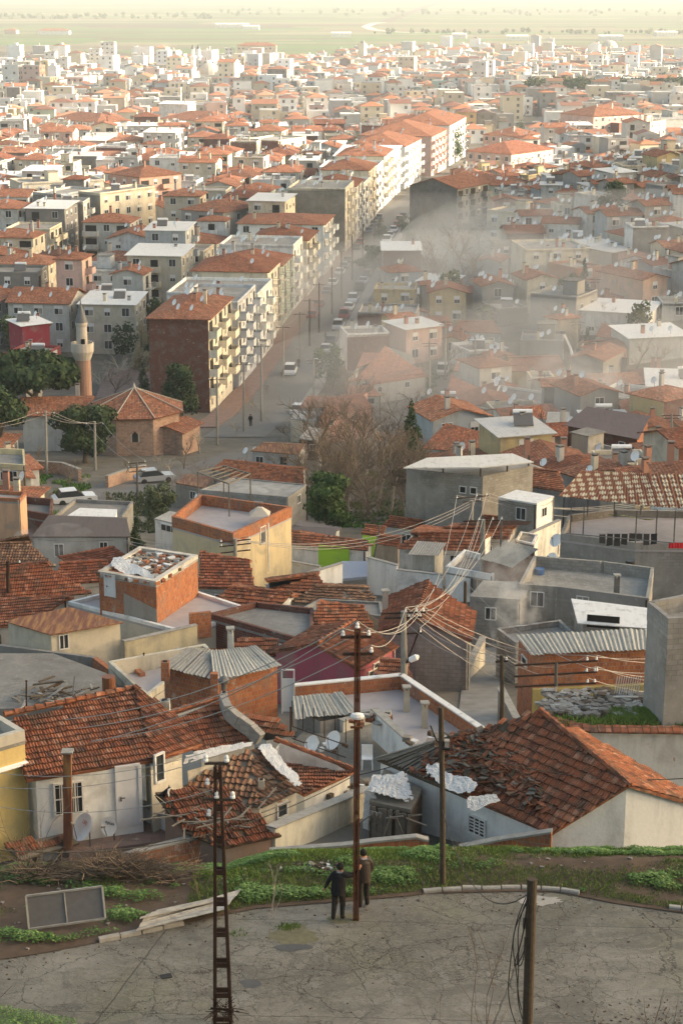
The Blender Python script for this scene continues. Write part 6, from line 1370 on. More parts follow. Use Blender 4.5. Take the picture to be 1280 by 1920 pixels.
# ---------------- shared small meshes for the town ----------------
def _box(mb,x0,x1,y0,y1,z0,z1): mb.hexa([V((x0,y0,z0)),V((x1,y0,z0)),V((x1,y1,z0)),V((x0,y1,z0))],[V((x0,y0,z1)),V((x1,y0,z1)),V((x1,y1,z1)),V((x0,y1,z1))])
def mk_window(w,h,shut=0,cur=False):
    mb=MB().mat('frame'); t=.07
    _box(mb,-w/2-t,-w/2,-.05,.02,-t,h+t);_box(mb,w/2,w/2+t,-.05,.02,-t,h+t);_box(mb,-w/2,w/2,-.05,.02,h,h+t);_box(mb,-w/2-t,w/2+t,-.10,.02,-t-.05,-t);_box(mb,-.03,.03,-.04,.02,0,h)
    mb.mat('glass'); _box(mb,-w/2,w/2 if not cur else .0,-.02,.02,0,h)
    if cur: mb.mat('curtain'); _box(mb,.002,w/2,-.02,.02,0,h)
    if shut: mb.mat('frame'); _box(mb,-w/2,w/2,-.035,-.022,h*(1-shut),h)
    return mesh_of(mb,'window')
WIN=[mk_window(1.2,1.3),mk_window(1.4,1.4,.35,True),mk_window(.9,1.2,.5),mk_window(1.5,2.1,.2)]
def mk_balcony(w,solid):
    mb=MB().mat('plaster'); _box(mb,-w/2,w/2,-1.2,0,-.12,0)
    if solid: _box(mb,-w/2,w/2,-1.2,-1.1,0,.95);_box(mb,-w/2,-w/2+.1,-1.1,0,0,.95);_box(mb,w/2-.1,w/2,-1.1,0,0,.95)
    else:
        mb.mat('metal'); n=int(w/.25)
        for i in range(n+1): x=-w/2+w*i/n; _box(mb,x-.015,x+.015,-1.2,-1.17,0,.95)
        _box(mb,-w/2,w/2,-1.21,-1.16,.95,1.0)
        for s in (-1,1): _box(mb,s*w/2-.02,s*w/2+.02,-1.16,0,.95,1.0)
    mb.mat('darkhole'); _box(mb,-w/2+.5,w/2-.5,-.03,.02,0,2.1)
    return mesh_of(mb,'balcony')
BALC=[mk_balcony(2.4,True),mk_balcony(2.6,False),mk_balcony(3.4,True)]
def mk_dish():
    mb=MB().mat('dish'); a=R(212); nrm=V((math.cos(a)*.9,math.sin(a)*.9,.42)).normalized(); ax=nrm.to_track_quat('Z','Y').to_matrix(); c=V((0,0,.9))
    mb.lathe(c,[(.001,-.03),(.25,0),(.47,.12),(.48,.12),(.25,.03),(.001,0)],10,ax); mb.mat('metal'); mb.tube([c-nrm*.02,c-nrm*.12,V((-nrm.x*.12,-nrm.y*.12,0))],.03,4); return mesh_of(mb,'satellite_dish')
DISHM=mk_dish()
def mk_chim(h):
    mb=MB().mat('plaster'); _box(mb,-.26,.26,-.22,.22,-.6,h); mb.mat('concrete'); _box(mb,-.32,.32,-.28,.28,h+.12,h+.2); mb.mat('darkhole'); _box(mb,-.22,.22,-.18,.18,h-.02,h+.12); return mesh_of(mb,'chimney')
CHIM=[mk_chim(1.0),mk_chim(1.5)]
def mk_heater():
    mb=MB().mat('metal'); mb.hexa([V((-1,-.8,.1)),V((1,-.8,.1)),V((1,.7,1.0)),V((-1,.7,1.0))],[V((-1,-.82,.2)),V((1,-.82,.2)),V((1,.68,1.1)),V((-1,.68,1.1))]); mb.mat('dish'); mb.tube([V((-1,.9,1.2)),V((1,.9,1.2))],.28,8); mb.mat('metal'); _box(mb,-.9,-.8,.7,.8,0,1.0); _box(mb,.8,.9,.7,.8,0,1.0); return mesh_of(mb,'water_heater')
HEAT=mk_heater()
LAB={}      # label bookkeeping: base label -> list of roots
CNAME=[('white',(.72,.70,.66)),('cream',(.64,.56,.42)),('pale grey',(.48,.47,.44)),('grey',(.31,.30,.285)),('pale pink',(.58,.40,.34)),('ochre',(.52,.41,.22)),('pale green',(.42,.48,.38)),('sand-coloured',(.52,.46,.36)),('bluish grey',(.38,.41,.43)),('dark grey',(.20,.19,.18))]
CD=dict(CNAME)
def roofmesh(mb,w,d,H,kind,rh,ov=.45,par=.5,axis=None):
    a,b=w/2+ov,d/2+ov; z=H; q=lambda x,y,e:V((x,y,e))
    if kind in('hip','gable'):
        long_x=(w>=d) if axis is None else axis
        r=(max(w,d)/2-min(w,d)/2 if kind=='hip' else max(a,b))
        if kind=='gable': r=(a if long_x else b)
        r=max(r,.4)
        R0,R1=(q(-r,0,z+rh),q(r,0,z+rh)) if long_x else (q(0,-r,z+rh),q(0,r,z+rh))
        A,B,C,D_=q(-a,-b,z),q(a,-b,z),q(a,b,z),q(-a,b,z)
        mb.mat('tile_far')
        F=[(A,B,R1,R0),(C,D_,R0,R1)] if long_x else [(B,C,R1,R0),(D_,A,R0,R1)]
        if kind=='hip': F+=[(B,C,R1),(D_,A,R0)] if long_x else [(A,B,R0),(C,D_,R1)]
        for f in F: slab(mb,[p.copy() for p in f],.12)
        if kind=='gable':
            return (R0,R1,long_x)
    elif kind=='flat':
        mb.mat('concrete'); _box(mb,-w/2+.01,w/2-.01,-d/2+.01,d/2-.01,z-.35,z-.2)
    elif kind=='sheet':
        mb.mat('whitesheet'); o=ov; mb.hexa([q(-w/2-o,-d/2-o,z+.05),q(w/2+o,-d/2-o,z+.05),q(w/2+o,d/2+o,z+rh*.4),q(-w/2-o,d/2+o,z+rh*.4)],[q(-w/2-o,-d/2-o,z+.13),q(w/2+o,-d/2-o,z+.13),q(w/2+o,d/2+o,z+rh*.4+.08),q(-w/2-o,d/2+o,z+rh*.4+.08)])
    return None
def bldg(x,y,w,d,rz,floors,col,roof,label,name='house',cat='house',group=None,fh=2.8,z0=None,fire=None,front='win',right='win',left='none',rh=None,rtint=(1,1,1),detail=2,seed=0,ndish=2,H=None,regi=True,mat='plaster',par=.6):
    """x,y: centre of the FRONT wall's foot; local x along the front, +y away"""
    rr=random.Random(seed or int(x*31+y*17)); z=T(x,y) if z0 is None else z0; H=H or floors*fh
    ctr=V((x,y,z))+Matrix.Rotation(rz,3,'Z')@V((0,d/2,0)); root=empty(name,ctr,label,cat,group); root.rotation_euler=(0,0,rz)
    rh=rh or min(w,d)*.17
    mb=MB(); sk=2.5
    mats=fire or {}
    cs=[(-w/2,-d/2),(w/2,-d/2),(w/2,d/2),(-w/2,d/2)]
    for i in range(4):
        a,b=cs[i],cs[(i+1)%4]; mb.mat(mats.get(i,mat)); mb.face((V((*a,-sk)),V((*b,-sk)),V((*b,H)),V((*a,H))))
    g=None; rb=MB(); g=roofmesh(rb,w,d,H,roof,rh)
    if g:
        r0,r1,lx=g
        if lx:
            mb.mat(mats.get(1,mat)); mb.face((V((w/2,-d/2,H)),V((w/2,d/2,H)),V((w/2,0,H+rh*.96)))); mb.mat(mats.get(3,mat)); mb.face((V((-w/2,d/2,H)),V((-w/2,-d/2,H)),V((-w/2,0,H+rh*.96))))
        else:
            mb.mat(mats.get(0,mat)); mb.face((V((-w/2,-d/2,H)),V((w/2,-d/2,H)),V((0,-d/2,H+rh*.96)))); mb.mat(mats.get(2,mat)); mb.face((V((w/2,d/2,H)),V((-w/2,d/2,H)),V((0,d/2,H+rh*.96))))
    o=mb.build('wall',None,False,None); o.parent=root; o.color=(*col,1)
    if roof=='flat':
        pb=MB().mat(mat)
        for i in range(4):
            a,b=V((*cs[i],H-.34)),V((*cs[(i+1)%4],H-.34)); dd=(b-a).normalized(); n=V((-dd.y,dd.x,0))*.2; t=[a+dd*.002,b-dd*.002,b+n-dd*.2,a+n+dd*.2]; pb.hexa(t,[p+V((0,0,par)) for p in t])
        o=pb.build('parapet'); o.parent=root; o.color=(*[min(1,c*1.1) for c in col],1)
    o=rb.build('roof'); o.parent=root; o.color=(*rtint,1)
    # windows and balconies
    if detail>0:
        for side,mode in ((0,front),(1,right),(3,left)):
            if mode=='none': continue
            L=w if side==0 else d; n=max(1,int(L/3.1)); st=L/n
            bc=rr.randrange(n) if mode=='balc' else -1
            for fl in range(floors):
                for i in range(n):
                    u=-L/2+st*(i+.5); zz=H-floors*(H/floors)+fl*(H/floors)+.95
                    if side==0: loc=(u,-d/2-.01,zz); rot=0
                    elif side==1: loc=(w/2+.01,u,zz); rot=math.pi/2
                    else: loc=(-w/2-.01,-u,zz); rot=-math.pi/2
                    if mode=='balc' and (i%2==bc%2) and fl>0:
                        link('balcony',BALC[(seed+bc)%3] ,root,(loc[0],loc[1],zz-.95),rot,None,tuple(min(1,c*1.05) for c in col))
                    elif mode!='sparse' or rr.random()<.5:
                        link('window',WIN[rr.choice((0,1,2)) if floors>1 else rr.choice((0,2))],root,loc,rot)
            if side==0 and floors<=2 and rr.random()<.5 and detail>1: pass
    # roof furniture
    topz_=H+(.15 if roof=='flat' else .1)
    if detail>0:
        for i in range(rr.randint(1,2)):
            lx=rr.uniform(-w*.35,w*.35); ly=rr.uniform(-d*.3,d*.3); zz=topz_+(rh*(1-abs(ly)/(d/2)) if roof in('hip','gable') else -.2)
            zz=min(zz,H+rh*.8) if roof!='flat' else H-.2
            link('chimney',rr.choice(CHIM),root,(lx,ly,zz),0,None,rr.choice((CD['pale grey'],CD['cream'],(.4,.2,.14))))
        for i in range(rr.randint(0,ndish)):
            s=rr.choice((-1,1)); lx=rr.uniform(-w*.42,w*.42); ly=s*rr.uniform(.1,.45)*d; zz=H+.1 if roof=='flat' else H+.1+(rh*.75*(1-abs(ly)/(d/2)) if roof!='sheet' else .2)
            k=link('satellite_dish',DISHM,root,(lx,ly,zz),-rz+rr.uniform(-.15,.15))
        if roof in('flat','sheet') and rr.random()<.35: link('water_heater',HEAT,root,(rr.uniform(-w*.25,w*.25),0,H+(-.2 if roof=='flat' else .3)),-rz)
        if roof=='flat' and rr.random()<.4 and w>6:
            hb=MB().mat(mat); a=rr.uniform(-w*.2,w*.2); _box(hb,a-1.3,a+1.3,-.5,d*.3,H-.2,H+2.1); hb.mat('concrete'); _box(hb,a-1.5,a+1.5,-.7,d*.3+.2,H+2.1,H+2.22); q=hb.build('stair_house'); q.parent=root; q.color=(*col,1)
    c,s=math.cos(rz),math.sin(rz); HANDFP.append([(ctr.x+c*a-s*b,ctr.y+s*a+c*b) for a,b in [(i*1.08,j*1.08) for i,j in cs]])
    if regi: LAB.setdefault(label,[]).append(root)
    return root
def bpx(label,A,B,H,d,floors,col,roof,anch=None,**k):
    "A,B: picture pixels of the front wall's top-left and top-right corners"
    a=S(*A,H) if anch is None else D(A[0],A[1],anch); b=P(*B,a.z); m=(a+b)/2; v=b-a; rz=math.atan2(v.y,v.x)
    return bldg(m.x,m.y,max(2.5,v.length),d,rz,floors,CD.get(col,col),roof,label,z0=a.z-H,H=H,regi=False,**k)
# ---------------- apartment row on the left of the main street ----------------
SA=-math.atan(.125)
def street_apt(y0,y1,w,H,fl,col,label,fire='plaster',front='none',roof='hip',fcol=None,off=0,rt=(1,1,1),**k):
    off=-.6*((int(y0)*7)%3)
    x=FAC(y0)+off; x1=FAC(y1)+off; a=math.atan2(x1-x,y1-y0); rz=-a; c,s=math.cos(rz),math.sin(rz); mx,my=x-w/2*c,y0-w/2*s
    return bldg(mx,my,w,(y1-y0)/math.cos(a),rz,fl,CD.get(col,col),roof,label,'apartment_building','apartment building','apartment blocks lining the left of the main street',H=H,fire={0:fire},front=front,right='balc',rtint=rt,ndish=9,regi=False,**k)
street_apt(253,271,8.6,13.7,5,(.68,.62,.50),'five-storey block with a dark brick side wall, nearest on the main street','darkbrick')
street_apt(273,289,9.5,13.2,5,(.50,.52,.55),'light grey five-storey block just behind the dark-brick-sided one',front='win',roof='flat')
street_apt(291,306,15,11.6,4,(.76,.75,.71),'white block with long balconies and a pale flat roof, third along the main street',roof='flat',fcol=1)
street_apt(308,322,13,12.6,4,(.68,.62,.50),'cream block with a red-brown hipped roof, fourth along the main street',rt=(.9,.82,.8))
street_apt(323,336,12,11.2,4,'pale green','pale green four-storey block, fifth along the main street',rt=(1.05,1,1))
street_apt(338,350,14,12.4,4,(.76,.75,.71),'narrow white block with a flat roof full of dishes on the main street',roof='flat')
street_apt(352,366,11,11.4,4,(.68,.62,.50),'cream four-storey block below the white-grey long block, on the main street',rt=(.85,.8,.78))
street_apt(376,392,18,11.3,4,(.76,.75,.71),'white-grey block with a low orange hipped roof, front windows in a row',front='win',rh=1.3)
street_apt(408,424,13,14.6,5,(.68,.62,.50),'tall block with a big blank grey concrete side wall facing the viewer','concrete',roof='flat')
street_apt(426,442,11,13.2,5,(.76,.75,.71),'block with a red-orange roof right behind the big blank grey wall',rt=(.85,.8,.78))
street_apt(444,458,15,12,4,(.76,.75,.71),'white flat-roofed block between two orange-roofed ones beyond the blank grey wall',roof='flat')
street_apt(460,478,12,13.8,5,(.68,.62,.50),'sunlit cream block halfway down the main street')
street_apt(482,500,15,12.5,4,(.76,.75,.71),'white balconied block beyond the halfway point of the main street',roof='flat')
street_apt(503,524,13,14,5,(.68,.62,.50),'tall sunlit cream block in the second half of the main street')
street_apt(527,550,17,12,4,(.76,.75,.71),'sunlit white block before the brightest white one on the main street',roof='sheet')
street_apt(556,584,18,13,5,(.76,.75,.71),'brightest white five-storey block on the far left side of the main street')
street_apt(600,630,24,13,5,'pale pink','wide pinkish block with long orange roof near the far end of the street')
street_apt(640,680,20,14,5,(.76,.75,.71),'last white block where the main street bends out of sight')
# ---------------- right side of the street ----------------
bpx('tall grey blank-walled block with a red gabled roof on the right of the street',(768,348),(857,354),13.5,16,5,(.26,.25,.235),'gable',anch=440,fire={0:'concrete'},front='none',right='balc',name='apartment_building',cat='apartment building',rh=2.2)
bpx('bare dark red brick block standing between the street and the bare trees',(718,470),(788,470),9.6,9,3,'grey','sheet',anch=360,fire={0:'darkbrick',1:'darkbrick'},front='none',right='none')
bpx('wide dark brick and grey rendered house above the big orange hip roof',(670,588),(780,590),6.8,9,2,'grey','flat',anch=304,fire={0:'darkbrick'},front='none',right='sparse')
bpx('unfinished grey house with an orange brick end and an open upper floor',(782,528),(846,532),6.5,7,2,'pale grey','sheet',anch=338,fire={1:'brick'},front='win')
bpx('pinkish school building with a big orange hipped roof right of the street end',(874,283),(958,289),9.5,24,3,'pale pink','hip',front='win',right='win',name='school_building',cat='building',rtint=(1.1,1,1))
bpx('second pink building with an orange hip roof tucked behind the school',(905,252),(974,256),9,16,3,'pale pink','hip',anch=690,front='win',right='win')
bpx('lower orange-roofed wing in front of the school building',(872,303),(945,310),6,9,2,'pale pink','hip',front='win',right='win')
bpx('long pink hall with red pilasters and an orange roof beside the street',(862,336),(944,348),6.5,10,1,(.52,.34,.29),'gable',front='none',right='none')
bpx('white flat-roofed two-storey house with a glazed upper floor on the hillside',(1048,325),(1108,330),5.8,8,2,'cream','sheet',front='win',right='win')
bpx('long ochre garden wall building right of the pink hall',(990,330),(1050,322),5,3,1,'ochre','flat',front='none',right='none')
bpx('tall cream terrace house with stepped balconies on the lower hillside',(958,452),(985,470),7.5,12,3,'cream','flat',front='none',right='win')
bpx('pale yellow two-storey house with a roof terrace, uphill of the bare trees',(912,395),(1000,402),6.5,9,2,'cream','flat',front='win',right='win')
bpx('white two-storey house with a loggia right of the tall cream terrace house',(990,470),(1030,478),6.5,9,2,'white','flat',front='win',right='win')
bpx('small orange brick house with a flat pale roof in the right hillside cluster',(1078,505),(1128,500),5,8,2,(.35,.15,.08),'flat',fire={0:'brick',1:'brick'},front='sparse',right='none')
bpx('peach gabled two-storey house on the right among grey roofs',(1205,525),(1250,520),5.4,12,2,(.60,.38,.27),'gable',front='win',right='none')
bpx('big grey house with an ochre side wall and a long white shed behind it',(994,552),(1080,560),7,9,2,'grey','flat',fire={1:'plaster'},front='none',right='win')
bpx('long white sheet-roofed shed beside the ochre-sided grey house',(1088,582),(1215,590),4.2,9,1,'white','sheet',front='sparse')
bpx('pale blue-grey cottage with a low tiled roof below the bare hillside trees',(893,490),(936,492),4.5,8,1,'bluish grey','gable',front='none')
bpx('dark grey gable house with one white window left of the yellow digger',(1070,670),(1130,676),4.6,9,1,'dark grey','gable',front='sparse',right='none')
bpx('grey concrete box house with four dishes and a water tank on its roof',(975,640),(1055,642),4.6,8,1,'grey','flat',front='none',ndish=5)
bpx('white shelter with a slanted sheet roof at the right edge above the grey fence',(1180,635),(1290,630),4.2,8,1,'pale grey','sheet',front='none')
bpx('rough grey house with a broad sheet roof at the right edge',(1215,725),(1320,728),4.6,9,2,'pale grey','sheet',front='win')
bpx('roofless brick house with a white ring beam left of the grilled gate',(1112,742),(1180,750),4,8,1,'white','flat',fire={0:'darkbrick',3:'brick'},front='none')
# brown sheet roof house with orange brick side
H=House('house with a dark brown felt roof and a bright orange brick side wall',(1095,800),h=5.0)
H.walls([(1062,795,0),(1195,820,0),(1216,782,.5),(1100,765,.5)],'darkbrick',(1,1,1),.15,mats=['darkbrick','brick','plaster','darkbrick']); H.sheetroof([(1056,797,0),(1196,824,0),(1218,780,.8),(1100,762,.8)],'bitumen',(1.2,1,1),flatsheet=True); H.window(0,1160,828,1170,838,1,1)
H=House('narrow two-tier house with bright orange tiles over a dark lean-to roof',(955,800),h=5.2)
H.walls([(957,798,0),(1020,798,0),(1014,762,.8),(960,765,.8)],'concrete',(1,1,1),.1); H.tiled([[(953,785,.1),(1024,785,.1),(1014,760,.9),(956,764,.9)]],'tile_far',(1.2,1.1,1),geo=False); H.sheetroof([(953,800,-.1),(1024,799,-.1),(1022,785,.15),(954,786,.15)],'bitumen',flatsheet=True); H.window(0,994,806,1006,824,1,1)
def G2(label,E,ridge,dz,h=3.0,wall=('plaster',GY),tint=(1,1,1),mat='tile_far',kind='across',hip=False,geo=False): return gable(label,E[0],E,ridge,dz,wall,h=h,kind=kind,tint=tint,mat=mat,hip=hip,geo=geo)
G2('long low red tiled house above the pale canopy, ridge running left to right',[(790,840),(1028,862),(1020,835),(830,805)],[(835,808),(1015,836)],.8,3.2,tint=(1.1,1,.95))
G2('two-part orange roof house in front of the wide dark brick house',[(650,715),(795,700),(775,665),(680,660)],[(668,690),(722,648)],1.6,3.4,hip=False,tint=(1.1,1,1))
G2('grey gable house below the two-part orange roof by the street',[(690,722),(800,705),(790,688),(700,700)],[(700,702),(788,690)],.6,3.0)
G2('brown old tiled house with a pink wall among bare branches, left',[(600,785),(700,765),(690,735),(610,745)],[(612,748),(680,738)],.8,3.2,wall=('dirty',(.50,.26,.2)),tint=(.8,.75,.7))
G2('small orange roofed shop at the foot of the street',[(560,765),(640,762),(620,742),(575,742)],[(575,744),(618,743)],.5,2.8)
flat('grey shed with a yellow front at the foot of the street',(545,790),[(545,785),(590,790),(605,772),(555,770)],('plaster',CR),h=2.8,par=0,floor='eternit')
flat('dark open shelter with a pale sheet roof below the pink-walled house',(560,820),[(560,822),(600,826),(612,805),(580,800)],('wood',(1,1,1)),h=2.6,par=0,floor='eternit')
G2('old brown tiled house behind the bare trees, upper left of them',[(640,745),(715,742),(700,722),(650,722)],[(650,724),(698,723)],.5,3,tint=(.85,.8,.75))
G2('red tiled house just below the parked pickup on the slope',[(838,735),(915,760),(928,742),(850,705)],[(845,708),(925,745)],.5,3,tint=(1.1,1,1))
G2('red roof left of the yellow walled cottage, beside the dirt lane',[(848,695),(925,700),(915,668),(855,672)],[(858,674),(912,670)],.5,3)
G2('yellow walled cottage with a wide red roof in the smoky hollow',[(942,695),(1065,700),(1050,665),(950,668)],[(955,670),(1048,668)],.8,3,wall=('plaster',(.55,.42,.22)),tint=(.85,.8,.8))
G2('low red roof with a pale lean-to above the long low red house',[(812,795),(900,800),(890,762),(820,762)],[(822,764),(888,765)],.6,3,tint=(.9,.82,.82))
G2('faded pink roof house left of the white shelter at right',[(1115,630),(1185,640),(1180,612),(1125,605)],[(1128,607),(1178,614)],.5,3,tint=(.9,.75,.78))
G2('large brick-red roof sloping left behind the dark grey gable house',[(1085,650),(1175,672),(1170,630),(1090,640)],[(1092,642),(1168,632)],.5,3.4,tint=(.85,.8,.8))
G2('brown hipped cottage with a white gate below the unfinished brick-ended house',[(845,620),(940,625),(925,600),(860,600)],[(870,602),(915,602)],.6,2.8,tint=(.85,.8,.78),hip=True)
G2('orange hipped cottage left of the brown hipped cottage',[(783,612),(850,615),(840,592),(790,592)],[(800,594),(832,594)],.6,2.8,hip=True)
G2('dark stone cottage with a collapsed roof right of the narrow two-tier house',[(1020,800),(1075,800),(1068,772),(1025,772)],[(1026,774),(1066,774)],.3,2.8,wall=('stonewall',(1,1,1)),mat='eternit')
H=flat('open-fronted workshop with a white fascia board right of the red roof',(930,740),[(925,742),(1020,756),(1025,735),(935,722)],('concrete',(.6,.6,.6)),h=3.2,par=0.3,floor='bitumen',parmat='whitesheet')
wallpx('retaining_wall','long grey retaining wall under the parked pickup',(790,742),(930,770),T(20,235)+3.4,3.5,.3,'concrete',cap=False)
# ---------------- mosque, minaret ----------------
def mosque():
    c=D(254,790,214); z0=T(c.x,c.y); c.z=z0; H=topz(V((c.x,209,0)),783)-z0; root=empty('mosque',c,'old brick and stone mosque under a low orange eight-sided roof','mosque')
    r=5.7; n=8; o=[V((c.x+r*math.cos(2*math.pi*(i+.5)/n+.1),c.y+r*math.sin(2*math.pi*(i+.5)/n+.1),0)) for i in range(n)]
    mb=MB().mat('stonewall'); B=[V((p.x,p.y,z0-1)) for p in o]; Tp=[V((p.x,p.y,z0+H)) for p in o]
    for i in range(n): j=(i+1)%n; mb.face((B[i],B[j],Tp[j],Tp[i]))
    mb.build('wall',root)
    ap=V((c.x,c.y,z0+H+2.5)); mb=MB().mat('tile_far'); ov=[V((c.x+(p.x-c.x)*1.1,c.y+(p.y-c.y)*1.1,z0+H)) for p in o]
    for i in range(n): slab(mb,[ov[i],ov[(i+1)%n],ap.copy()],.15)
    mb.mat('creamstone'); 
    for i in range(n): mb.bar(ov[i]+V((0,0,.08)),ap+V((0,0,.08)),.09)
    mb.lathe(ap,[(.2,0),(.15,.3),(.02,.7)],8); mb.build('roof',root)
    for i in (4,5,6,7):
        a,b=Tp[i],Tp[(i+1)%n]; m=(a+b)/2; d=(b-a).normalized(); out=V((d.y,-d.x,0)); mb=MB().mat('darkhole'); p=m-V((0,0,H*.55)); q=lambda u,v,e:p+d*u+V((0,0,v))+out*e
        pts=[q(-.35,0,.03),q(.35,0,.03),q(.35,.9,.03),q(0,1.3,.03),q(-.35,.9,.03)]; mb.face(pts); mb.mat('creamstone')
        for u in (-.45,.45): mb.bar(q(u,-.05,0),q(u,1.0,0),.16,.08)
        mb.build('window',root)
    ob=bldg(c.x+4.2,c.y-4.0,4.0,5,-.35,1,CD['sand-coloured'],'gable','low brick annex on the right side of the mosque with a small orange roof','mosque_annex','annex',H=H*.55,fire={0:'stonewall',1:'stonewall',3:'stonewall'},front='none',right='none',detail=0,regi=False)
    ob=bldg(c.x-9.5,c.y-.5,8,8,.1,1,CD['pale grey'],'gable','white walled prayer hall wing with an orange roof left of the mosque','mosque_wing','annex',H=H*.86,front='sparse',right='none',ndish=0,regi=False)
mosque()
def minaret(px,y,rows,rad,label,mats,name='minaret',n=16,base=None):
    "rows: list of (row,radius,matindex)"
    x=D(px,900,y).x; b=V((x,y,T(x,y))); root=empty(name,b,label,'minaret'); zz=lambda r: topz(b,r)
    return root,b,zz
root,b,zz=minaret(165,222,None,None,'brick minaret with a white balcony and pointed grey cap left of the mosque',None)
mb=MB().mat('minaretbrick'); mb.lathe(V((b.x,b.y,0)),[(1.25,b.z-1),(1.2,zz(770)),(.98,zz(760)),(.95,zz(674))],18); mb.build('shaft',root,True)
mb=MB().mat('creamstone'); mb.lathe(V((b.x,b.y,0)),[(.98,zz(674)),(1.2,zz(666)),(1.42,zz(658)),(1.42,zz(642)),(1.3,zz(642)),(1.3,zz(648)),(.6,zz(649))],18); mb.build('balcony',root,True)
mb=MB().mat('creamstone'); mb.lathe(V((b.x,b.y,0)),[(.68,zz(650)),(.66,zz(612)),(.76,zz(608)),(.76,zz(604))],18); mb.build('upper_shaft',root,True)
mb=MB().mat('lead'); mb.lathe(V((b.x,b.y,0)),[(.78,zz(604)),(.6,zz(594)),(.10,zz(572)),(.03,zz(560))],18); mb.build('cap',root,True)
mb=MB().mat('darkhole'); mb.box(V((b.x+.2,b.y-.66,zz(642))),(.5,.1,1.1)); mb.build('door',root)
for px,y,top,bot,r,lab in [(371,1330,83,155,1.7,'left of the twin white minarets on the far side of town'),(381,1360,83,150,1.7,'right of the twin white minarets on the far side of town'),(1103,2000,76,104,2.2,'lone white minaret at the far right edge of town'),(1047,740,206,262,.95,'sandy minaret beside the small dome right of the school'),(608,1480,120,165,.9,'thin grey minaret in the middle of the far town'),(86,930,172,208,.7,'slim minaret far left beyond the orange roofs')]:
    x=D(px,500,y).x; b=V((x,y,T(x,y))); root=empty('minaret',b,lab,'minaret'); zt=topz(b,top); mb=MB().mat('dish' if y>1200 else 'creamstone'); hh=zt-b.z; mb.lathe(b,[(r*1.1,-1),(r,hh*.55),(r*1.5,hh*.60),(r*1.5,hh*.65),(r*.8,hh*.65),(r*.75,hh*.86)],10); mb.build('shaft',root,True); mb=MB().mat('lead'); mb.lathe(b,[(r*.9,hh*.86),(.05,hh)],10); mb.build('cap',root,True)
for px,y,row,r,lab in [(400,1345,138,9,'big pale dome beside the twin white minarets'),(1125,1990,108,9,'white dome beside the lone far minaret'),(1062,735,262,3.6,'small ochre dome behind the sandy minaret'),(985,1180,170,8,'large white storage dome in the middle distance, right')]:
    x=D(px,500,y).x; zt=D(px,row-8,y).z; b=V((x,y,T(x,y))); root=empty('domed_building',b,lab,'dome'); h=max(zt-b.z,r*.7); mb=MB().mat('plaster'); mb.box(b+V((0,0,(h-r*.5)/2)),(r*2,r*2,max(1,h-r*.5))); o=mb.build('wall',root); o.color=(.6,.57,.5,1)
    mb=MB().mat('lead' if r<4 else 'creamstone'); mb.lathe(b+V((0,0,h-r*.5)),[(r*.97*math.cos(a),r*.9*math.sin(a)) for a in [i*math.pi/16 for i in range(9)]],16); mb.build('dome',root,True)
along=lambda lab,L,h,mat: along_wall('stone_wall',lab,[S(*p,h) for p in L],h,.35,mat,True,base=-.6)
along('long stone wall with a pale coping around the mosque yard, left part',[(62,864),(118,868),(150,880)],1.3,'stonewall'); along('stone wall with a pale coping in front of the mosque door',[(200,893),(240,880),(272,872)],1.3,'stonewall')
slabthing('courtyard_paving','reddish paved square behind the mosque','paving',[(180,745),(300,745),(310,690),(200,690)],T(-30,245)+.3,.3,'paving')
bpx('dark red rendered house with a white flat roof and rooftop room, left of the minaret',(0,668),(70,672),5,9,2,(.30,.055,.05),'flat',front='none')
bpx('dark red rooftop cube with a white lid behind the minaret',(42,612),(93,606),7.5,5,2,(.28,.03,.05),'sheet',front='none',right='none')
bpx('dull ochre house with two white windows above the minaret cap',(122,556),(220,560),6,9,2,(.33,.24,.11),'sheet',front='win')
# ---------------- left quarter, hand placed blocks ----------------
bpx('six-storey peach block with rounded corner balconies and an orange roof',(205,325),(262,332),15.4,13,5,(.56,.33,.25),'hip',anch=455,name='apartment_building',cat='apartment building',front='win',right='balc')
bpx('slim tower block with a blank grey wall and cream sunny side, left quarter',(147,360),(188,364),15,18,5,'cream','flat',fire={0:'concrete'},front='none',right='win',name='apartment_building',cat='apartment building')
bpx('grey stepped block with pale terraces climbing to the left of the slim tower',(62,362),(115,366),14,14,5,'pale grey','flat',fire={0:'concrete'},front='none',right='balc',name='apartment_building',cat='apartment building')
bpx('long cream block with a salmon band under its flat roof, far left',(40,345),(195,338),12.5,12,4,'cream','flat',front='win',right='balc',name='apartment_building',cat='apartment building')
bpx('weathered grey five-storey block with small balconies left of the street row',(340,392),(418,398),12.5,12,4,'grey','hip',front='balc',right='win',name='apartment_building',cat='apartment building')
bpx('plain white gable-ended block with a mansard red roof below the peach block',(259,388),(312,392),9,12,3,'pale grey','gable',front='none',right='win')
bpx('big pale barn-like house with a blank whitewashed side, centre left',(266,440),(340,446),8,12,2,'white','gable',front='none',right='win')
bpx('lone brown brick tower with a cream balcony side in the sunlit belt',(460,262),(522,265),12.5,18,4,'cream','flat',fire={0:'darkbrick'},front='none',right='balc',anch=590,name='apartment_building',cat='apartment building')
bpx('dazzling white block with sunlit end wall in the upper left',(185,227),(240,226),11,30,4,'white','hip',front='none',right='none',name='apartment_building',cat='apartment building')
bpx('white four-storey block with many windows joined left of the dazzling white one',(96,222),(183,230),11,16,4,'white','hip',front='win',right='none',name='apartment_building',cat='apartment building')
bpx('cream villa block with a broad orange hipped roof right of the dazzling white one',(300,222),(405,228),10,18,3,'cream','hip',front='win',right='win')
bpx('bright white blank cube roof room above the orange hipped villa',(298,195),(352,196),13,10,4,'white','sheet',front='none',right='none')
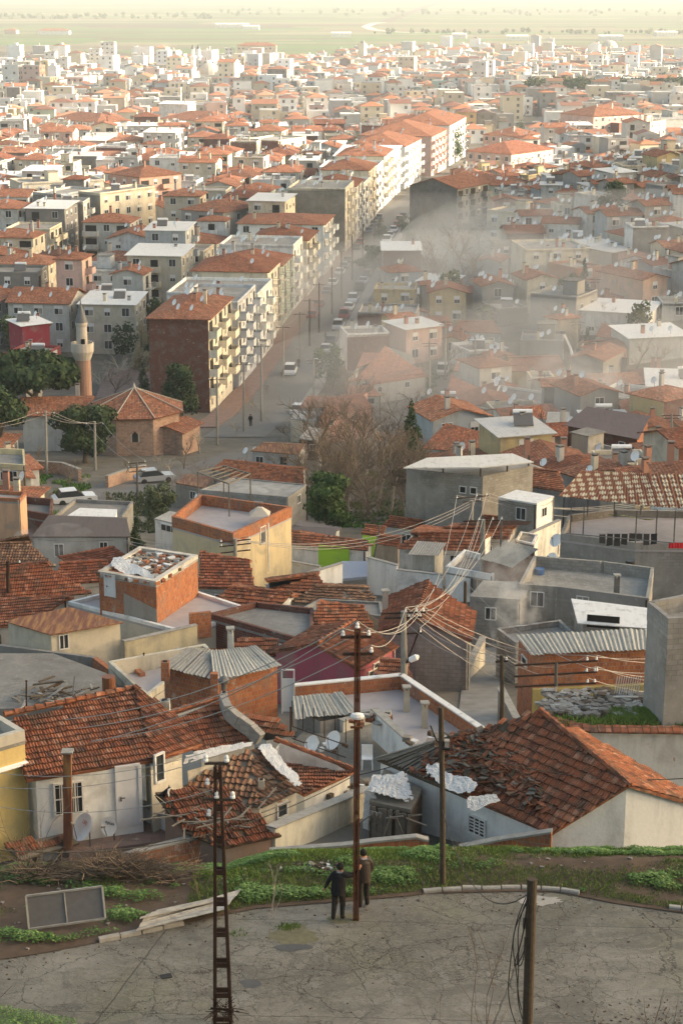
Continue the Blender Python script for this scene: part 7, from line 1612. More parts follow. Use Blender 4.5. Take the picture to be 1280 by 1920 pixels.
bpx('wide pinkish block with an orange hip roof in the centre of the sunlit belt',(700,232),(810,238),11,20,4,'pale pink','hip',front='none',right='balc',name='apartment_building',cat='apartment building')
bpx('salmon office block with an orange roof near the ochre dome, upper right',(1050,212),(1112,218),12,26,4,(.58,.38,.33),'hip',front='none',right='win')
bpx('brown brick house beside the salmon office block',(1115,228),(1160,232),9,12,3,(.3,.14,.1),'flat',fire={0:'darkbrick'},front='none')
bpx('cream office block with dark windows at the upper right',(1178,228),(1218,230),9,14,3,'cream','flat',front='win',right='win')
bpx('huge pale grey hall at the right edge of the upper town',(1218,225),(1330,222),8,30,2,'pale grey','flat',front='sparse',right='none')
for i,(a,b,y,H_,fl,lab) in enumerate([((175,150),(195,150),1420,17,6,'grey-white tower block far left, tallest in its cluster'),((196,105),(222,104),1460,21,7,'far tower block with dark window bands, highest on the horizon side'),((448,125),(520,125),1560,16,4,'long cream hospital-like block with an orange roof, far centre'),((425,118),(440,118),1560,14,5,'narrow white tower left of the long cream block'),((120,165),(135,165),1300,15,5,'pale tower left in the hazy town'),((92,150),(112,150),1380,16,5,'pale twin-fronted tower at the far left')]):
    x=D(a[0],300,y).x; x2=D(b[0],300,y).x; bldg((x+x2)/2,y,x2-x,14,0,fl,CD['white' if i!=2 else 'cream'],'hip' if i==2 else 'flat',lab,'apartment_building','apartment building',H=H_,front='win',right='win',regi=False,ndish=0)
# ---------------- trees ----------------
def leafcloud(lobes,n,s,seed,att=None,shell=.55):
    rg=np.random.default_rng(seed); vol=np.array([a[1][0]*a[1][1]+a[1][1]*a[1][2] for a in lobes]); pick=rg.choice(len(lobes),n,p=vol/vol.sum())
    c=np.array([l[0] for l in lobes])[pick]; r=np.array([l[1] for l in lobes])[pick]
    d=rg.normal(size=(n,3)); d/=np.linalg.norm(d,axis=1)[:,None]; rad=shell+(1-shell)*rg.random(n)**.6; rad*=1+.12*rg.normal(size=n)
    p=c+d*r*rad[:,None]; nn=d+rg.normal(size=(n,3))*.6; nn/=np.linalg.norm(nn,axis=1)[:,None]
    t=np.cross(nn,rg.normal(size=(n,3))); t/=np.linalg.norm(t,axis=1)[:,None]; b=np.cross(nn,t); sz=(s*(.6+.8*rg.random(n)))[:,None]
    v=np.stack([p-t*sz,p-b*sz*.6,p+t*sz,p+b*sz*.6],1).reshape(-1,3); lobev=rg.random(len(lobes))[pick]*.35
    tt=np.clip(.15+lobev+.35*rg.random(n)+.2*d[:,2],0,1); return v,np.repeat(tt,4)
def mesh_leaf(name,v,t,mat):
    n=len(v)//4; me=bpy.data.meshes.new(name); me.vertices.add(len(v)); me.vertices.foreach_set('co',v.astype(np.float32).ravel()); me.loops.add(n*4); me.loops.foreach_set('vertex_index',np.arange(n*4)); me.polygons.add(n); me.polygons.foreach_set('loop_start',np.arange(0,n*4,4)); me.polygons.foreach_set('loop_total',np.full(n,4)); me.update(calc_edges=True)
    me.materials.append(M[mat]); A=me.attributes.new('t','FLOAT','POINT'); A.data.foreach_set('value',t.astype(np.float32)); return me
def tree_mesh(kind,h,w,seed,n=2600,s=.12,mat='pine'):
    rr=random.Random(seed); lobes=[]
    if kind=='umbrella':
        for i in range(26):
            a=rr.uniform(0,6.28); q=math.sqrt(rr.random())*.8; lobes.append(((math.cos(a)*q*w/2,math.sin(a)*q*w/2,h*(.62+.26*(1-q*q)*rr.uniform(.4,1.2))),(w*.16,w*.16,h*.11)))
        th=h*.6
    elif kind=='cone':
        for i in range(24):
            f=i/24; a=rr.uniform(0,6.28); q=(1-f)**.8*w*.28; lobes.append(((math.cos(a)*q,math.sin(a)*q,h*(.10+.84*f)),(w*.26*(1-f*.85),w*.26*(1-f*.85),h*.10)))
        th=h*.3
    else:
        for i in range(20):
            a=rr.uniform(0,6.28); q=math.sqrt(rr.random())*.62; f=rr.uniform(.25,.9); g=math.sin(f*3.0)**.5; lobes.append(((math.cos(a)*q*w/2*g*1.2,math.sin(a)*q*w/2*g*1.2,h*f),(w*.19,w*.19,h*.13)))
        th=h*.35
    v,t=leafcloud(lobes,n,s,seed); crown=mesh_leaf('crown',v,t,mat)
    mb=MB().mat('bark'); mb.tube([V((0,0,-.5)),V((w*.02,0,th*.5)),V((0,w*.02,th))],[w*.035+.06,w*.03+.05,w*.02+.03],7,False)
    for i in range(7): l=rr.choice(lobes); mb.tube([V((0,0,th*rr.uniform(.5,1))),V(l[0])*.5+V((0,0,th*.5)),V(l[0])],[w*.016+.03,w*.01+.02,.015],5,False)
    return crown,mesh_of(mb,'trunk')
def put_tree(b,meshes,label,name='tree',cat='tree',group=None,rz=0,sc=1):
    r=empty(name,b,label,cat,group); r.rotation_euler=(0,0,rz); r.scale=(sc,sc,sc)
    for nm,me in zip(('crown','trunk'),meshes): o=bpy.data.objects.new(nm,me); COL.objects.link(o); o.parent=r
    return r
def tpx(kind,px,base,top,wpx,label,mat='pine',name='tree',n=3000,seed=0,y=None,s=None,cat='tree'):
    b=S(px,base) if y is None else V((D(px,base,y).x,y,0)); b.z=T(b.x,b.y); dep=proj(b)[2]; h=max(1.5,topz(b,top)-b.z); w=wpx*dep/FL
    return put_tree(b,tree_mesh(kind,h,w,seed or int(px+top),n,s or max(.07,w*.035),mat),label,name,cat)
tpx('umbrella',70,830,655,190,'broad dark umbrella pine filling the left side beside the minaret','pine','pine_tree',15000)
tpx('umbrella',5,880,728,120,'dark pine cut by the left edge below the broad umbrella pine','pine','pine_tree',5000)
tpx('round',160,885,742,125,'feathery pine standing in front of the mosque wing','pine','pine_tree',5000,y=203)
tpx('cone',270,760,678,40,'small dark cypress behind the mosque roof','pine','cypress_tree',2600)
tpx('round',340,790,683,78,'round green pine between the mosque and the dark-brick-sided block','pine','pine_tree',5000)
tpx('cone',268,720,590,55,'tall pale dry poplar in front of the dark brick side wall','ivory','poplar_tree',3500,s=.16)
tpx('round',612,1000,888,98,'dense dark green orange tree in the middle of the slope','shrub','orange_tree',9000)
tpx('round',560,930,895,60,'dull green bush left behind the orange tree','olive','bush',2500)
tpx('round',300,985,905,70,'grey-green bushy tree left of the pergola house','olive','tree',3500)
tpx('cone',258,1035,962,38,'thin dark conifer above the orange brick cabin','pine','conifer',1800)
tpx('round',225,985,955,30,'small light green shrub by the white sheet roof','shrub','bush',900)
tpx('cone',770,915,750,74,'narrow dark cypress rising out of the bare trees','pine','cypress_tree',5200)
for i,(px,b_,t_,w_) in enumerate([(815,868,825,40),(850,862,815,45),(890,866,832,50)]): tpx('round',px,b_,t_,w_,['pale green bush at the left of the row above the pale canopy','middle pale green bush above the pale canopy','right-hand pale green bush above the pale canopy'][i],'olive','bush',1600)
tpx('cone',714,475,404,34,'dark conifer in the main street, upper one','pine','conifer',2200,y=425)
tpx('round',700,560,462,72,'dark bushy evergreen leaning over the main street','pine','tree',4000,y=375)
tpx('round',852,305,243,38,'green tree at the street end below the white blocks','shrub','tree',2200); tpx('round',860,345,300,42,'yellow-brown tree beside the green one at the street end','autumn','tree',1500)
for i,(px,b_,t_,w_) in enumerate([(890,325,293,22),(912,325,290,26),(930,325,296,20)]): tpx('round',px,b_,t_,w_,['left of three green trees before the school wing','middle of three green trees before the school wing','right of three green trees before the school wing'][i],'olive','tree',900)
for i,(px,b_,t_,w_) in enumerate([(1015,310,268,40),(1040,312,265,45),(1065,320,280,42)]): tpx('umbrella',px,b_,t_,w_,['olive pine left in the group right of the school','olive pine in the middle of the group right of the school','darker pine right in the group right of the school'][i],'olive' if i<2 else 'pine','pine_tree',1600)
tpx('umbrella',1208,285,248,44,'bright green umbrella pine on the upper right hillside','shrub','pine_tree',2000)
tpx('round',1145,420,335,60,'dark evergreen thicket tree on the upper right hillside','pine','tree',3000)
tpx('round',920,610,570,60,'dark green ivy bush by the smoky hollow','shrub','bush',1500)
tpx('round',975,258,222,22,'dark conifer left of the sandy minaret','pine','conifer',900)
tpx('round',240,185,158,26,'round dark tree in the far left town','pine','tree',900,y=1230)
# bare trees
def bare_mesh(h,w,seed,depth=4,mat='twig',tm='bark',r0=None,n0=1,bush=False):
    rr=random.Random(seed); tb=MB().mat(tm); cb=MB().mat(mat)
    def br(p,d,L,r,k,mb):
        q=[p]; N=4
        for i in range(N): d=(d+V((rr.gauss(0,.14),rr.gauss(0,.14),rr.uniform(-.02,.08)))).normalized(); q.append(q[-1]+d*L/N)
        mb.tube(q,[r,r*.9,r*.78,r*.66,r*.5],5 if k>=depth-1 else 3,False)
        if k>0:
            for i in range(rr.randint(3,5) if k>1 else rr.randint(3,6)):
                t=rr.randint(1,N); a=rr.uniform(0,6.28); sp=rr.uniform(.45,1.0); e=d.orthogonal().normalized(); f=d.cross(e); dd=(d+(e*math.cos(a)+f*math.sin(a))*sp+V((0,0,.12))).normalized()
                br(q[t],V((dd.x*w,dd.y*w,dd.z)).normalized(),L*rr.uniform(.5,.72),r*.52,k-1,cb)
    for i in range(n0):
        a=rr.uniform(0,6.28); s=.35 if n0>1 else .06; br(V((math.cos(a)*.25*(n0>1),math.sin(a)*.25*(n0>1),-.3)),V((math.cos(a)*s,math.sin(a)*s,1)).normalized(),h*(.42 if not bush else .55),r0 or h*.022,depth,tb if not bush else cb)
    if not tb.f: tb.mat(tm); tb.tube([V((0,0,-.3)),V((0,0,h*.1))],.08,6)
    return mesh_of(cb,'crown'),mesh_of(tb,'trunk')
BT=[bare_mesh(9,1.0,11,4,'twig','bark'),bare_mesh(10,1.1,12,4,'twig','palebark'),bare_mesh(8,1.3,13,4,'palebark','palebark',.2),bare_mesh(7,1.3,14,4,'twig','twig',n0=5,bush=True,r0=.05)]
def bpxt(k,px,base,top,label,y=None,rz=0,ref=(9,10,8,7)):
    b=S(px,base) if y is None else V((D(px,base,y).x,y,0)); b.z=T(b.x,b.y); h=max(2,topz(b,top)-b.z); m=BT[k]
    return put_tree(b,m,label,'bare_tree','tree',None,rz,h/(ref[k]*1.12))
for i,a in enumerate([(1,655,960,760,'pale-trunked bare tree left in the thicket below the pink-walled house'),(0,690,965,790,'bare tree in the front of the thicket above the orange tree'),(1,730,960,770,'tall bare tree left of the narrow cypress'),(3,640,965,850,'low tangle of bare shoots left in the thicket'),(3,700,985,880,'reddish bare brush right of the orange tree'),(3,745,990,890,'bare brush right of the narrow cypress foot'),(0,625,900,785,'bare tree at the left edge of the thicket'),(2,700,880,740,'pale bare tree above the thicket beside the pink-walled house'),(1,760,970,860,'bare tree at the right end of the thicket'),(3,720,940,830,'matted bare brush in the heart of the thicket'),
   (3,370,925,850,'fine upright bare shoots left of the long orange roof'),(0,400,925,840,'bare tree left behind the long orange roof'),(3,340,930,870,'low bare shoots at the road bend'),(0,345,880,800,'bare tree right of the mosque annex'),(2,375,850,770,'pale bare tree before the street corner'),
   (2,190,740,630,'spreading pale plane tree right of the minaret'),(0,210,760,650,'dark bare tree just right of the minaret'),(2,290,745,670,'pale plane tree left of the round green pine'),(2,220,730,610,'pale bare plane tree behind the mosque roof'),
   (0,835,545,420,'bare tree right of the tall grey blank-walled block'),(0,870,520,395,'bare tree on the slope behind the blue-grey cottage'),(1,815,555,450,'bare tree left of the blue-grey cottage'),(0,850,500,400,'bare tree high in the smoky grove'),(0,900,470,400,'right-hand bare tree of the smoky grove'),(1,1075,450,370,'bare tree among the upper hillside houses'),(0,1140,620,545,'wide bare tree before the long white shed'),(0,1185,470,400,'bare tree at the right of the hillside thicket'),
   (0,1190,700,610,'bare tree before the white shelter at the right'),(3,1255,850,770,'bare brush below the rough grey house at right'),(3,800,830,760,'bare brush above the row of pale green bushes'),(0,790,720,640,'bare tree beside the parked pickup lane'),
   (3,1215,1880,1850,'x'),(2,42,920,865,'pollarded tree with knobbly stubs by the left yellow house'),(2,162,915,870,'pollarded tree by the tall street pole at left'),(2,302,880,825,'left pollarded tree before the mosque annex'),(2,318,890,835,'right pollarded tree before the mosque annex')]):
    if a[4]!='x': bpxt(*a,rz=i*1.3)
tq=random.Random(99)
for a in [(3,85,945,900,'leafless bush left of the mosque road'),(0,130,915,850,'bare tree between the two tall street poles at left'),(0,230,905,840,'bare tree before the mosque door'),(3,200,955,915,'brown scrub at the road bend'),(0,430,905,835,'bare tree behind the pergola house'),(3,470,915,870,'leafless scrub behind the long orange roof'),(0,520,900,820,'bare tree between the brown sheds and the thicket'),(1,560,905,815,'grey bare tree at the left of the thicket'),(3,590,880,830,'scrub under the pink-walled house'),(0,60,880,820,'bare tree under the broad umbrella pine'),(1,540,830,770,'pale bare tree at the foot of the street')]: bpxt(*a,rz=a[1])
for i in range(30):
    px,py=tq.uniform(580,810),tq.uniform(800,985); b=S(px,py); put_tree(b,BT[tq.choice((0,1,3,3))],'one of the tangled bare trees making up the thicket above the orange tree','bare_tree','tree','bare trees of the thicket',tq.random()*6,tq.uniform(.65,1.2))
for i in range(12):
    px,py=tq.uniform(780,930),tq.uniform(400,560); b=S(px,py); put_tree(b,BT[tq.choice((0,1,0))],'one of the bare trees of the smoky grove right of the street','bare_tree','tree','bare trees of the smoky grove',tq.random()*6,tq.uniform(.7,1.2))
# pollarded street trees and light poles on the pavement
for i,(px,base,top,lab) in enumerate([(443,818,765,'pollarded tree at the near end of the pavement'),(475,770,735,'second pollarded tree along the pavement'),(500,738,705,'third pollarded tree along the pavement'),(527,705,668,'fourth pollarded tree along the pavement'),(560,668,630,'fifth pollarded tree along the pavement')]): bpxt(2,px,base,top,lab,rz=i)
for i,(px,base,top) in enumerate([(407,835,708),(457,810,680),(490,790,645),(531,715,610),(562,680,585),(580,650,560),(598,625,530),(622,590,500),(640,560,470),(660,525,440),(680,490,420),(702,455,395)]):
    b=S(px,base); pr=plain_pole((px,base),(px,top),['nearest','second','third','fourth','fifth','sixth','seventh','eighth','ninth','tenth','eleventh','farthest'][i]+' tall street pole on the left pavement of the main street','concretepole' if i<5 else 'polewood',(.17,.12),arms=[(top+4,2.2,0,(-.9,.9))] if i<7 else ())
    if i: cable(prev,pr[1],.5,.02,'pale wire over the main street pavement, span '+['','one','two','three','four','five','six','seven','eight','nine','ten','eleven'][i]+' from the near end')
    prev=pr[1]
for px,base,top,lab in [(588,745,672,'grey triple-armed pole at the foot of the street, right side'),(700,690,625,'wooden pole beside the parked cars'),(805,735,640,'pole by the parked pickup lane'),(834,712,600,'tall pole just right of the parked pickup'),(890,720,630,'pole above the red roof in the smoky hollow'),(1020,760,700,'dark pole over the open-fronted workshop'),(1258,870,775,'grey pole at the right edge beside the wires'),(300,835,775,'double dark pole right of the mosque'),(1115,600,520,'thin pole on the right hillside'),(1080,690,600,'dark pole behind the dark grey gable house')]:
    plain_pole((px,base),(px,top),lab,'concretepole',(.17,.12),arms=[(top+4,2.2,0,(-.9,.9)),(top+9,1.8,0,(-.9,.9))])
# ---------------- vehicles ----------------
def mk_car(van=False):
    L,W,H=(4.2,1.7,1.45) if not van else (4.6,1.8,1.9); mb=MB().mat('carpaint')
    z1=.85 if not van else 1.05
    pf=[(-L/2,.32),(-L/2,.72),(-L*.42,z1),(L*.25,z1),(L/2-.12,.78),(L/2,.6),(L/2,.32)] 
    A=[V((x,-W/2,z)) for x,z in pf]; B=[V((x,W/2,z)) for x,z in pf]; mb.hexa(A[::-1],B[::-1])
    body=mesh_of(mb,'body'); mb=MB().mat('glass'); x0,x1=(-L*.40,L*.22); b=[V((x0,-W*.47,z1)),V((x1,-W*.47,z1)),V((x1,W*.47,z1)),V((x0,W*.47,z1))]; t=[V((x0+(.35 if not van else .1),-W*.4,H-.06)),V((x1-.75,-W*.4,H-.06)),V((x1-.75,W*.4,H-.06)),V((x0+(.35 if not van else .1),W*.4,H-.06))]; mb.hexa(b,t); glass=mesh_of(mb,'windows')
    mb=MB().mat('carpaint'); mb.hexa([p-V((0,0,.03)) for p in t],[p+V((0,0,.06)) for p in t]); roof=mesh_of(mb,'roof')
    mb=MB().mat('tyre'); mb.lathe(V((0,0,0)),[(.2,-.1),(.32,-.08),(.32,.08),(.2,.1)],12,Matrix.Rotation(math.pi/2,3,'X')); wh=mesh_of(mb,'wheel'); mb=MB().mat('dish'); mb.box((L/2,0,0),(.04,.3,.14)); lamp=mesh_of(mb,'headlight'); return body,glass,roof,wh,lamp,L,W
CARS=[mk_car(),mk_car(True)]
def car(x,y,ang,colname,col,label,van=0,name='parked_car',group='cars parked along the main street'):
    body,glass,roof,wh,lamp,L,W=CARS[van]; r=empty(name,(x,y,T(x,y)+.09),label,'van' if van else 'car',group); r.rotation_euler=(0,0,ang)
    for me in (body,glass,roof): o=bpy.data.objects.new(me.name.split('.')[0],me); COL.objects.link(o); o.parent=r; o.color=(*col,1)
    for i in (-1,1):
        for j in (-1,1): link('wheel',wh,r,(i*L*.31,j*(W/2-.08),.32))
        link('headlight',lamp,r,(0,i*.6,.58))
CC=[('white',(.75,.75,.74)),('silver',(.45,.46,.46)),('dark grey',(.06,.06,.065)),('black',(.02,.02,.022)),('dark red',(.25,.03,.03)),('blue-grey',(.12,.16,.22)),('white',(.75,.75,.74))]
ORD=['nearest','second','third','fourth','fifth','sixth','seventh','eighth','ninth','tenth','eleventh','twelfth','thirteenth','fourteenth','fifteenth','sixteenth','seventeenth','eighteenth','nineteenth','twentieth']
cr=random.Random(77); yy=292; i=0
while i<20:
    nm,c=cr.choice(CC); v=cr.random()<.2; car(STX(yy)+3.2,yy,math.atan2(5.4,STX(yy+5.4)-STX(yy)),nm,c,f'{nm} {"van" if v else "car"} parked on the right of the main street, {ORD[i]} in its row',int(v)); yy+=cr.uniform(6.2,12); i+=1
yy=330
for i in range(12):
    nm,c=cr.choice(CC); car(STX(yy)-3.0,yy,math.atan2(5.4,STX(yy+5.4)-STX(yy)),nm,c,f'{nm} car parked on the left of the main street, {ORD[i]} in its row'); yy+=cr.uniform(7,22)
car(STX(283)-.5,283,1.5,'white',(.75,.75,.74),'white van driving up the near end of the main street',1,'moving_van'); b=S(560,775); car(b.x,b.y,1.4,'',(.7,.7,.7),'white car half hidden by the small orange roofed shop',0)
for i,(px,py,cn,c_) in enumerate([(140,945,'white',(.7,.7,.7)),(290,905,'silver',(.4,.41,.42)),(1020,300,'white',(.7,.7,.7))]): b=S(px,py); car(b.x,b.y,.35,cn,c_,f'{cn} car standing '+('on the road right of the school pines' if i==3 else 'on the mosque road'),0,group='cars on side roads')
b=S(829,702); car(b.x,b.y,1.5,'silver',(.4,.41,.4),'grey pickup parked on the pale lane among the red roofs',1,'parked_pickup')
for px,py,h in ((470,800,.3),(560,690,2.8),(610,640,1.2)): man(px,py,['pedestrian in dark clothes at the near end of the pavement','pedestrian in brown walking up the middle of the pavement','distant pedestrian in black on the pavement'][(px>500)+(px>600)],h,'black' if px!=560 else 'brown',((.25,.0,1.14),(.24,.12,.92)),0)
# digger
b=S(1078,703); r=empty('excavator',b,'small yellow excavator with a raised white boom in the smoky hollow','excavator')
mb=MB().mat('paint'); mb.box(b+V((0,0,1.0)),(1.6,1.8,.9)); mb.box(b+V((-.2,.1,1.9)),(1.0,1.1,1.1)); o=mb.build('body',r); o.color=(.62,.45,.05,1)
mb=MB().mat('tyre'); mb.box(b+V((-.7,0,.3)),(.4,2.4,.6)); mb.box(b+V((.7,0,.3)),(.4,2.4,.6)); mb.build('tracks',r)
mb=MB().mat('dish'); mb.bar(b+V((0,.6,1.2)),b+V((-.9,.9,4.2)),.35); mb.bar(b+V((-.9,.9,4.2)),b+V((-2.0,.7,6.6)),.3); mb.build('boom',r); mb=MB().mat('metal'); mb.box(b+V((-2.1,.7,6.5)),(.7,.6,.5)); mb.build('bucket',r)
# far row of wood and trees
def wood(name,px0,px1,r0,r1,n,seed,lab,mat='pine',h=8):
    rg=random.Random(seed); lobes=[]
    for i in range(n):
        p=S(rg.uniform(px0,px1),rg.uniform(r0,r1)); s=h*rg.uniform(.6,1.2); lobes.append(((p.x,p.y,p.z+s*.55),(s*.55,s*.55,s*.55)))
    v,t=leafcloud(lobes,n*60,1.0,seed,shell=.8); o=bpy.data.objects.new(name,mesh_leaf(name,v,t,mat)); COL.objects.link(o); tag(o,lab,'wood',None,'stuff'); 
    for l in lobes: WOODS.append((l[0][0],l[0][1],h*.8))
WOODS=[]
wood('cemetery_wood',985,1290,174,188,420,1,'dark belt of pines along the cemetery at the upper right'); wood('hedgerow',700,1290,60,64,60,4,'thin hedgerow across the plain','olive',5); wood('hedgerow',0,400,28,36,90,5,'scattered trees of the plain','olive',6); wood('hedgerow',400,1290,20,30,90,6,'tree lines in the far plain','olive',6)
TP=[tree_mesh('round',7,5,s_,700,.28,m_) for s_,m_ in ((1,'pine'),(2,'shrub'),(3,'olive'))]+[tree_mesh('cone',8,2.6,4,600,.22,'pine')]
# ---------------- the rest of the town ----------------
FPB=[(min(p[0] for p in f)-1.0,max(p[0] for p in f)+1.0,min(p[1] for p in f)-1.0,max(p[1] for p in f)+1.0,f) for f in HANDFP]
GRID={}
for q in FPB:
    for i in range(int(q[0]//20),int(q[1]//20)+1):
        for j in range(int(q[2]//20),int(q[3]//20)+1): GRID.setdefault((i,j),[]).append(q)
def rectpts(x,y,w,d,rz): c,s=math.cos(rz),math.sin(rz); return [(x+c*a-s*b,y+s*a+c*b) for a in (-w/2,0,w/2) for b in (-d/2,0,d/2)]
def free(pts):
    for x,y in pts:
        for q in GRID.get((int(x//20),int(y//20)),()):
            if q[0]<=x<=q[1] and q[2]<=y<=q[3] and inpoly(x,y,q[4]): return False
    # hand footprint corners inside the candidate are caught by testing their centres
    hull=[pts[0],pts[6],pts[8],pts[2]]
    for x,y in pts[4:5]:
        for q in GRID.get((int(x//20),int(y//20)),()):
            cx=sum(p[0] for p in q[4])/len(q[4]); cy=sum(p[1] for p in q[4])/len(q[4])
            if inpoly(cx,cy,hull): return False
    return True
def register(pts):
    f=[pts[0],pts[6],pts[8],pts[2]]; q=(min(p[0] for p in f),max(p[0] for p in f),min(p[1] for p in f),max(p[1] for p in f),f)
    for i in range(int(q[0]//20),int(q[1]//20)+1):
        for j in range(int(q[2]//20),int(q[3]//20)+1): GRID.setdefault((i,j),[]).append(q)
def keepout(x,y):
    p=proj(V((x,y,T(x,y)))); px,py=p[0],p[1]
    if not(-30<px<1310): return True
    if STX(y)-7.8<x<STX(y)+6.2 and 226<y<900: return True
    if y<300 and 40<px<560 and 745<py<(1012 if px<385 else 930): return True         # mosque yard and the street corner
    if 60<px<310 and 680<py<900: return True
    if 500<px<815 and 745<py<(935 if px<600 else 992): return True                     # thicket
    if 775<px<930 and 395<py<560: return True                     # smoky grove
    if 845<px<940 and 1150<py<1400: return True
    if 1000<px<1180 and 690<py<735: return True
    if py>990: return True
    if 780<px<840 and 695<py<745: return True
    for a,b,c_ in ((360,393,1330),(1095,1112,2000),(390,412,1345)):
        if a<px<b and c_-260<y<c_+20: return True
    for a,b,r in WOODS:
        if abs(x-a)<r*.6 and abs(y-b)<r*.6: return True
    return False
def zone(px,py,y):
    h='left of the main street' if px<STXP(y) else 'right of the main street'
    if py>800: return 'in the lower houses by the '+('mosque road' if px<500 else 'alley slope')
    if y<330: return ('near the minaret' if px<300 else 'beside the street row') if px<STXP(y) else ('in the smoky hollow' if px<1000 else 'in the lower right quarter')
    if y<420: return ('at the left edge quarter' if px<160 else 'in the left middle quarter') if px<STXP(y) else ('below the grove' if px<930 else 'on the lower right hillside')
    if y<560: return ('by the slim tower block' if px<300 else 'behind the big blank wall') if px<STXP(y) else ('by the hillside trees' if px<1060 else 'on the upper right hillside')
    if y<740: return ('by the dazzling white block' if px<330 else 'in the sunlit belt') if px<STXP(y) else ('around the school' if px<1010 else 'by the sandy minaret')
    return ('in the upper left town' if px<400 else 'in the upper middle town' if px<850 else 'in the upper right town')
def STXP(y): return proj(V((STX(y),y,T(STX(y),y))))[0]
tr=random.Random(2024); cand=[]
def townpos():
    for y0,y1,st,ang in ((250,620,7.9,.3),(134,250,7.6,.25),(250,620,11.4,-.12),(620,1080,11.5,.05),(1080,2060,12.5,-.22)):
        c,s=math.cos(ang),math.sin(ang); Rr=y1*.30+60; n=int(Rr*1.6/st)
        my=(y0+y1)/2; m=int(((y1-y0)/2+Rr)/st)+2
        for i in range(-n,n+1):
            for j in range(-m,m+1):
                u,v=i*st+tr.uniform(-.12,.12)*st,j*st*1.05+tr.uniform(-.12,.12)*st; x,y=c*u-s*v,my+s*u+c*v
                if y0<=y<y1 and abs(x)<y*.2+12: yield x,y,st,ang
for x,y,st,ang in townpos():
    if y>=250 and y<620 and (st<8)!=(x>STX(y)): continue
    if keepout(x,y): continue
    p=proj(V((x,y,T(x,y)))); px,py=p[0],p[1]
    if y>1690+120*mnoise.noise(V((x*.004,1,0))) + (150 if px>640 else -60): continue
    if y>1500 and tr.random()<.14+.25*(px<500): continue
    if y<1500 and tr.random()<.05: continue
    left=px<STXP(y); hill=not left and y<600
    if left and 250<y<620 and tr.random()<.05: continue
    if y<260: fl=tr.choice((1,1,1,1,2))
    elif left and y<700: fl=tr.choice((3,3,4,4,4,5)) if px>60 or y>300 else tr.choice((1,2,2,3))
    elif hill: fl=tr.choice((1,1,1,2,2))
    elif y<1100: fl=tr.choice((1,1,2,2,3,4))
    else: fl=tr.choice((1,1,1,2,2,3)) if tr.random()<(.985 if px>540 else .93) else tr.choice((4,5,6))
    if left and y<300 and fl>3: fl=2
    if left and 300<y<315 : fl=min(fl,3)
    w=st*tr.uniform(.66,.96); d=st*tr.uniform(.66,.96); rz=ang+tr.gauss(0,.03)+(tr.choice((0,0,math.pi/2*0)) )
    if hill: rz+=tr.gauss(0,.25); w*=1.0; d*=1.0
    if y<250: rz+=tr.gauss(0,.2)
    pts=rectpts(x,y,w,d,rz)
    if any(STX(b)-7.4<a<STX(b)+6 and 226<b<900 for a,b in pts): continue
    if not free(pts):
        w*=.62; d*=.62; pts=rectpts(x,y,w,d,rz)
        if not free(pts): continue
    register(pts)
    r=tr.random(); sunny=y>480
    k_=1 if y<900 else .62; roof='hip' if r<.40*k_ else 'gable' if r<.58*k_ else 'flat' if r<.80 else 'sheet'
    if hill: roof='gable' if r<.42 else 'hip' if r<.60 else 'flat' if r<.84 else 'sheet'
    cn,cc=tr.choices(CNAME,(9,5,5,2,1.6,.8,.5,3,.8,.6))[0] if not hill and y>300 else tr.choices(CNAME,(2.5,3,4,6,1.2,1,.6,3,1,4))[0]
    cand.append((y,x,w,d,rz,fl,cn,cc,roof,px,py,tr.random()))
cand.sort(); print('town candidates',len(cand))
nh=na=0; rest=[]
for i,(y,x,w,d,rz,fl,cn,cc,roof,px,py,r) in enumerate(cand):
    apt=fl>=4
    if y>760 or (apt and na>=160) or (not apt and nh>=262): rest.append(cand[i]); continue
    if apt: na+=1
    else: nh+=1
    rn={'hip':'orange hipped roof','gable':'tiled gable roof','flat':'flat roof','sheet':'pale sheet roof'}[roof]
    storey={1:'one-storey',2:'two-storey',3:'three-storey',4:'four-storey',5:'five-storey'}[fl]
    lab=f"{cn} {storey} {'block' if apt else 'house'} with a {rn} {zone(px,py,y)}"
    fire={0:('darkbrick' if r<.10 else 'concrete')} if r<.24 else None
    c,s=math.cos(rz),math.sin(rz); fx,fy=x+s*d/2,y-c*d/2
    if fire: lab=lab.replace(' with a',' with a bare '+('brick' if r<.10 else 'concrete')+' wall, '+'a' if False else ' with a bare '+('brick' if r<.10 else 'concrete')+' front and')
    t=(.85+.35*r)*(.88 if px>STXP(y) and y<600 else 1)
    bldg(fx,fy,w,d,rz,fl,cc,roof,lab,'apartment_building' if apt else 'house','apartment building' if apt else 'house','blocks of the town' if apt else 'houses of the town',mat='dirty' if (px>STXP(y) and y<600 and r>.35) else 'plaster',fire=fire,front='none' if fire else ('balc' if apt and r>.6 else 'win'),right='balc' if apt and r<.6 else 'win',left='none' if px>700 else ('win' if px<200 and y<450 else 'none'),
         rtint=((t*.8,t*.8,t*.79) if roof=='sheet' else (t,t*.97,t*.94)) if r>.33 else (.45,.45,.46) if roof=='sheet' else tr.choice(((.7,.62,.6),(.55,.55,.55),(1.3,1.35,1.35),(.85,.7,.65))),detail=1,seed=i+1,ndish=1 if y<230 else 4 if y<600 else 3)
print('individual houses',nh,'blocks',na,'rest',len(rest))
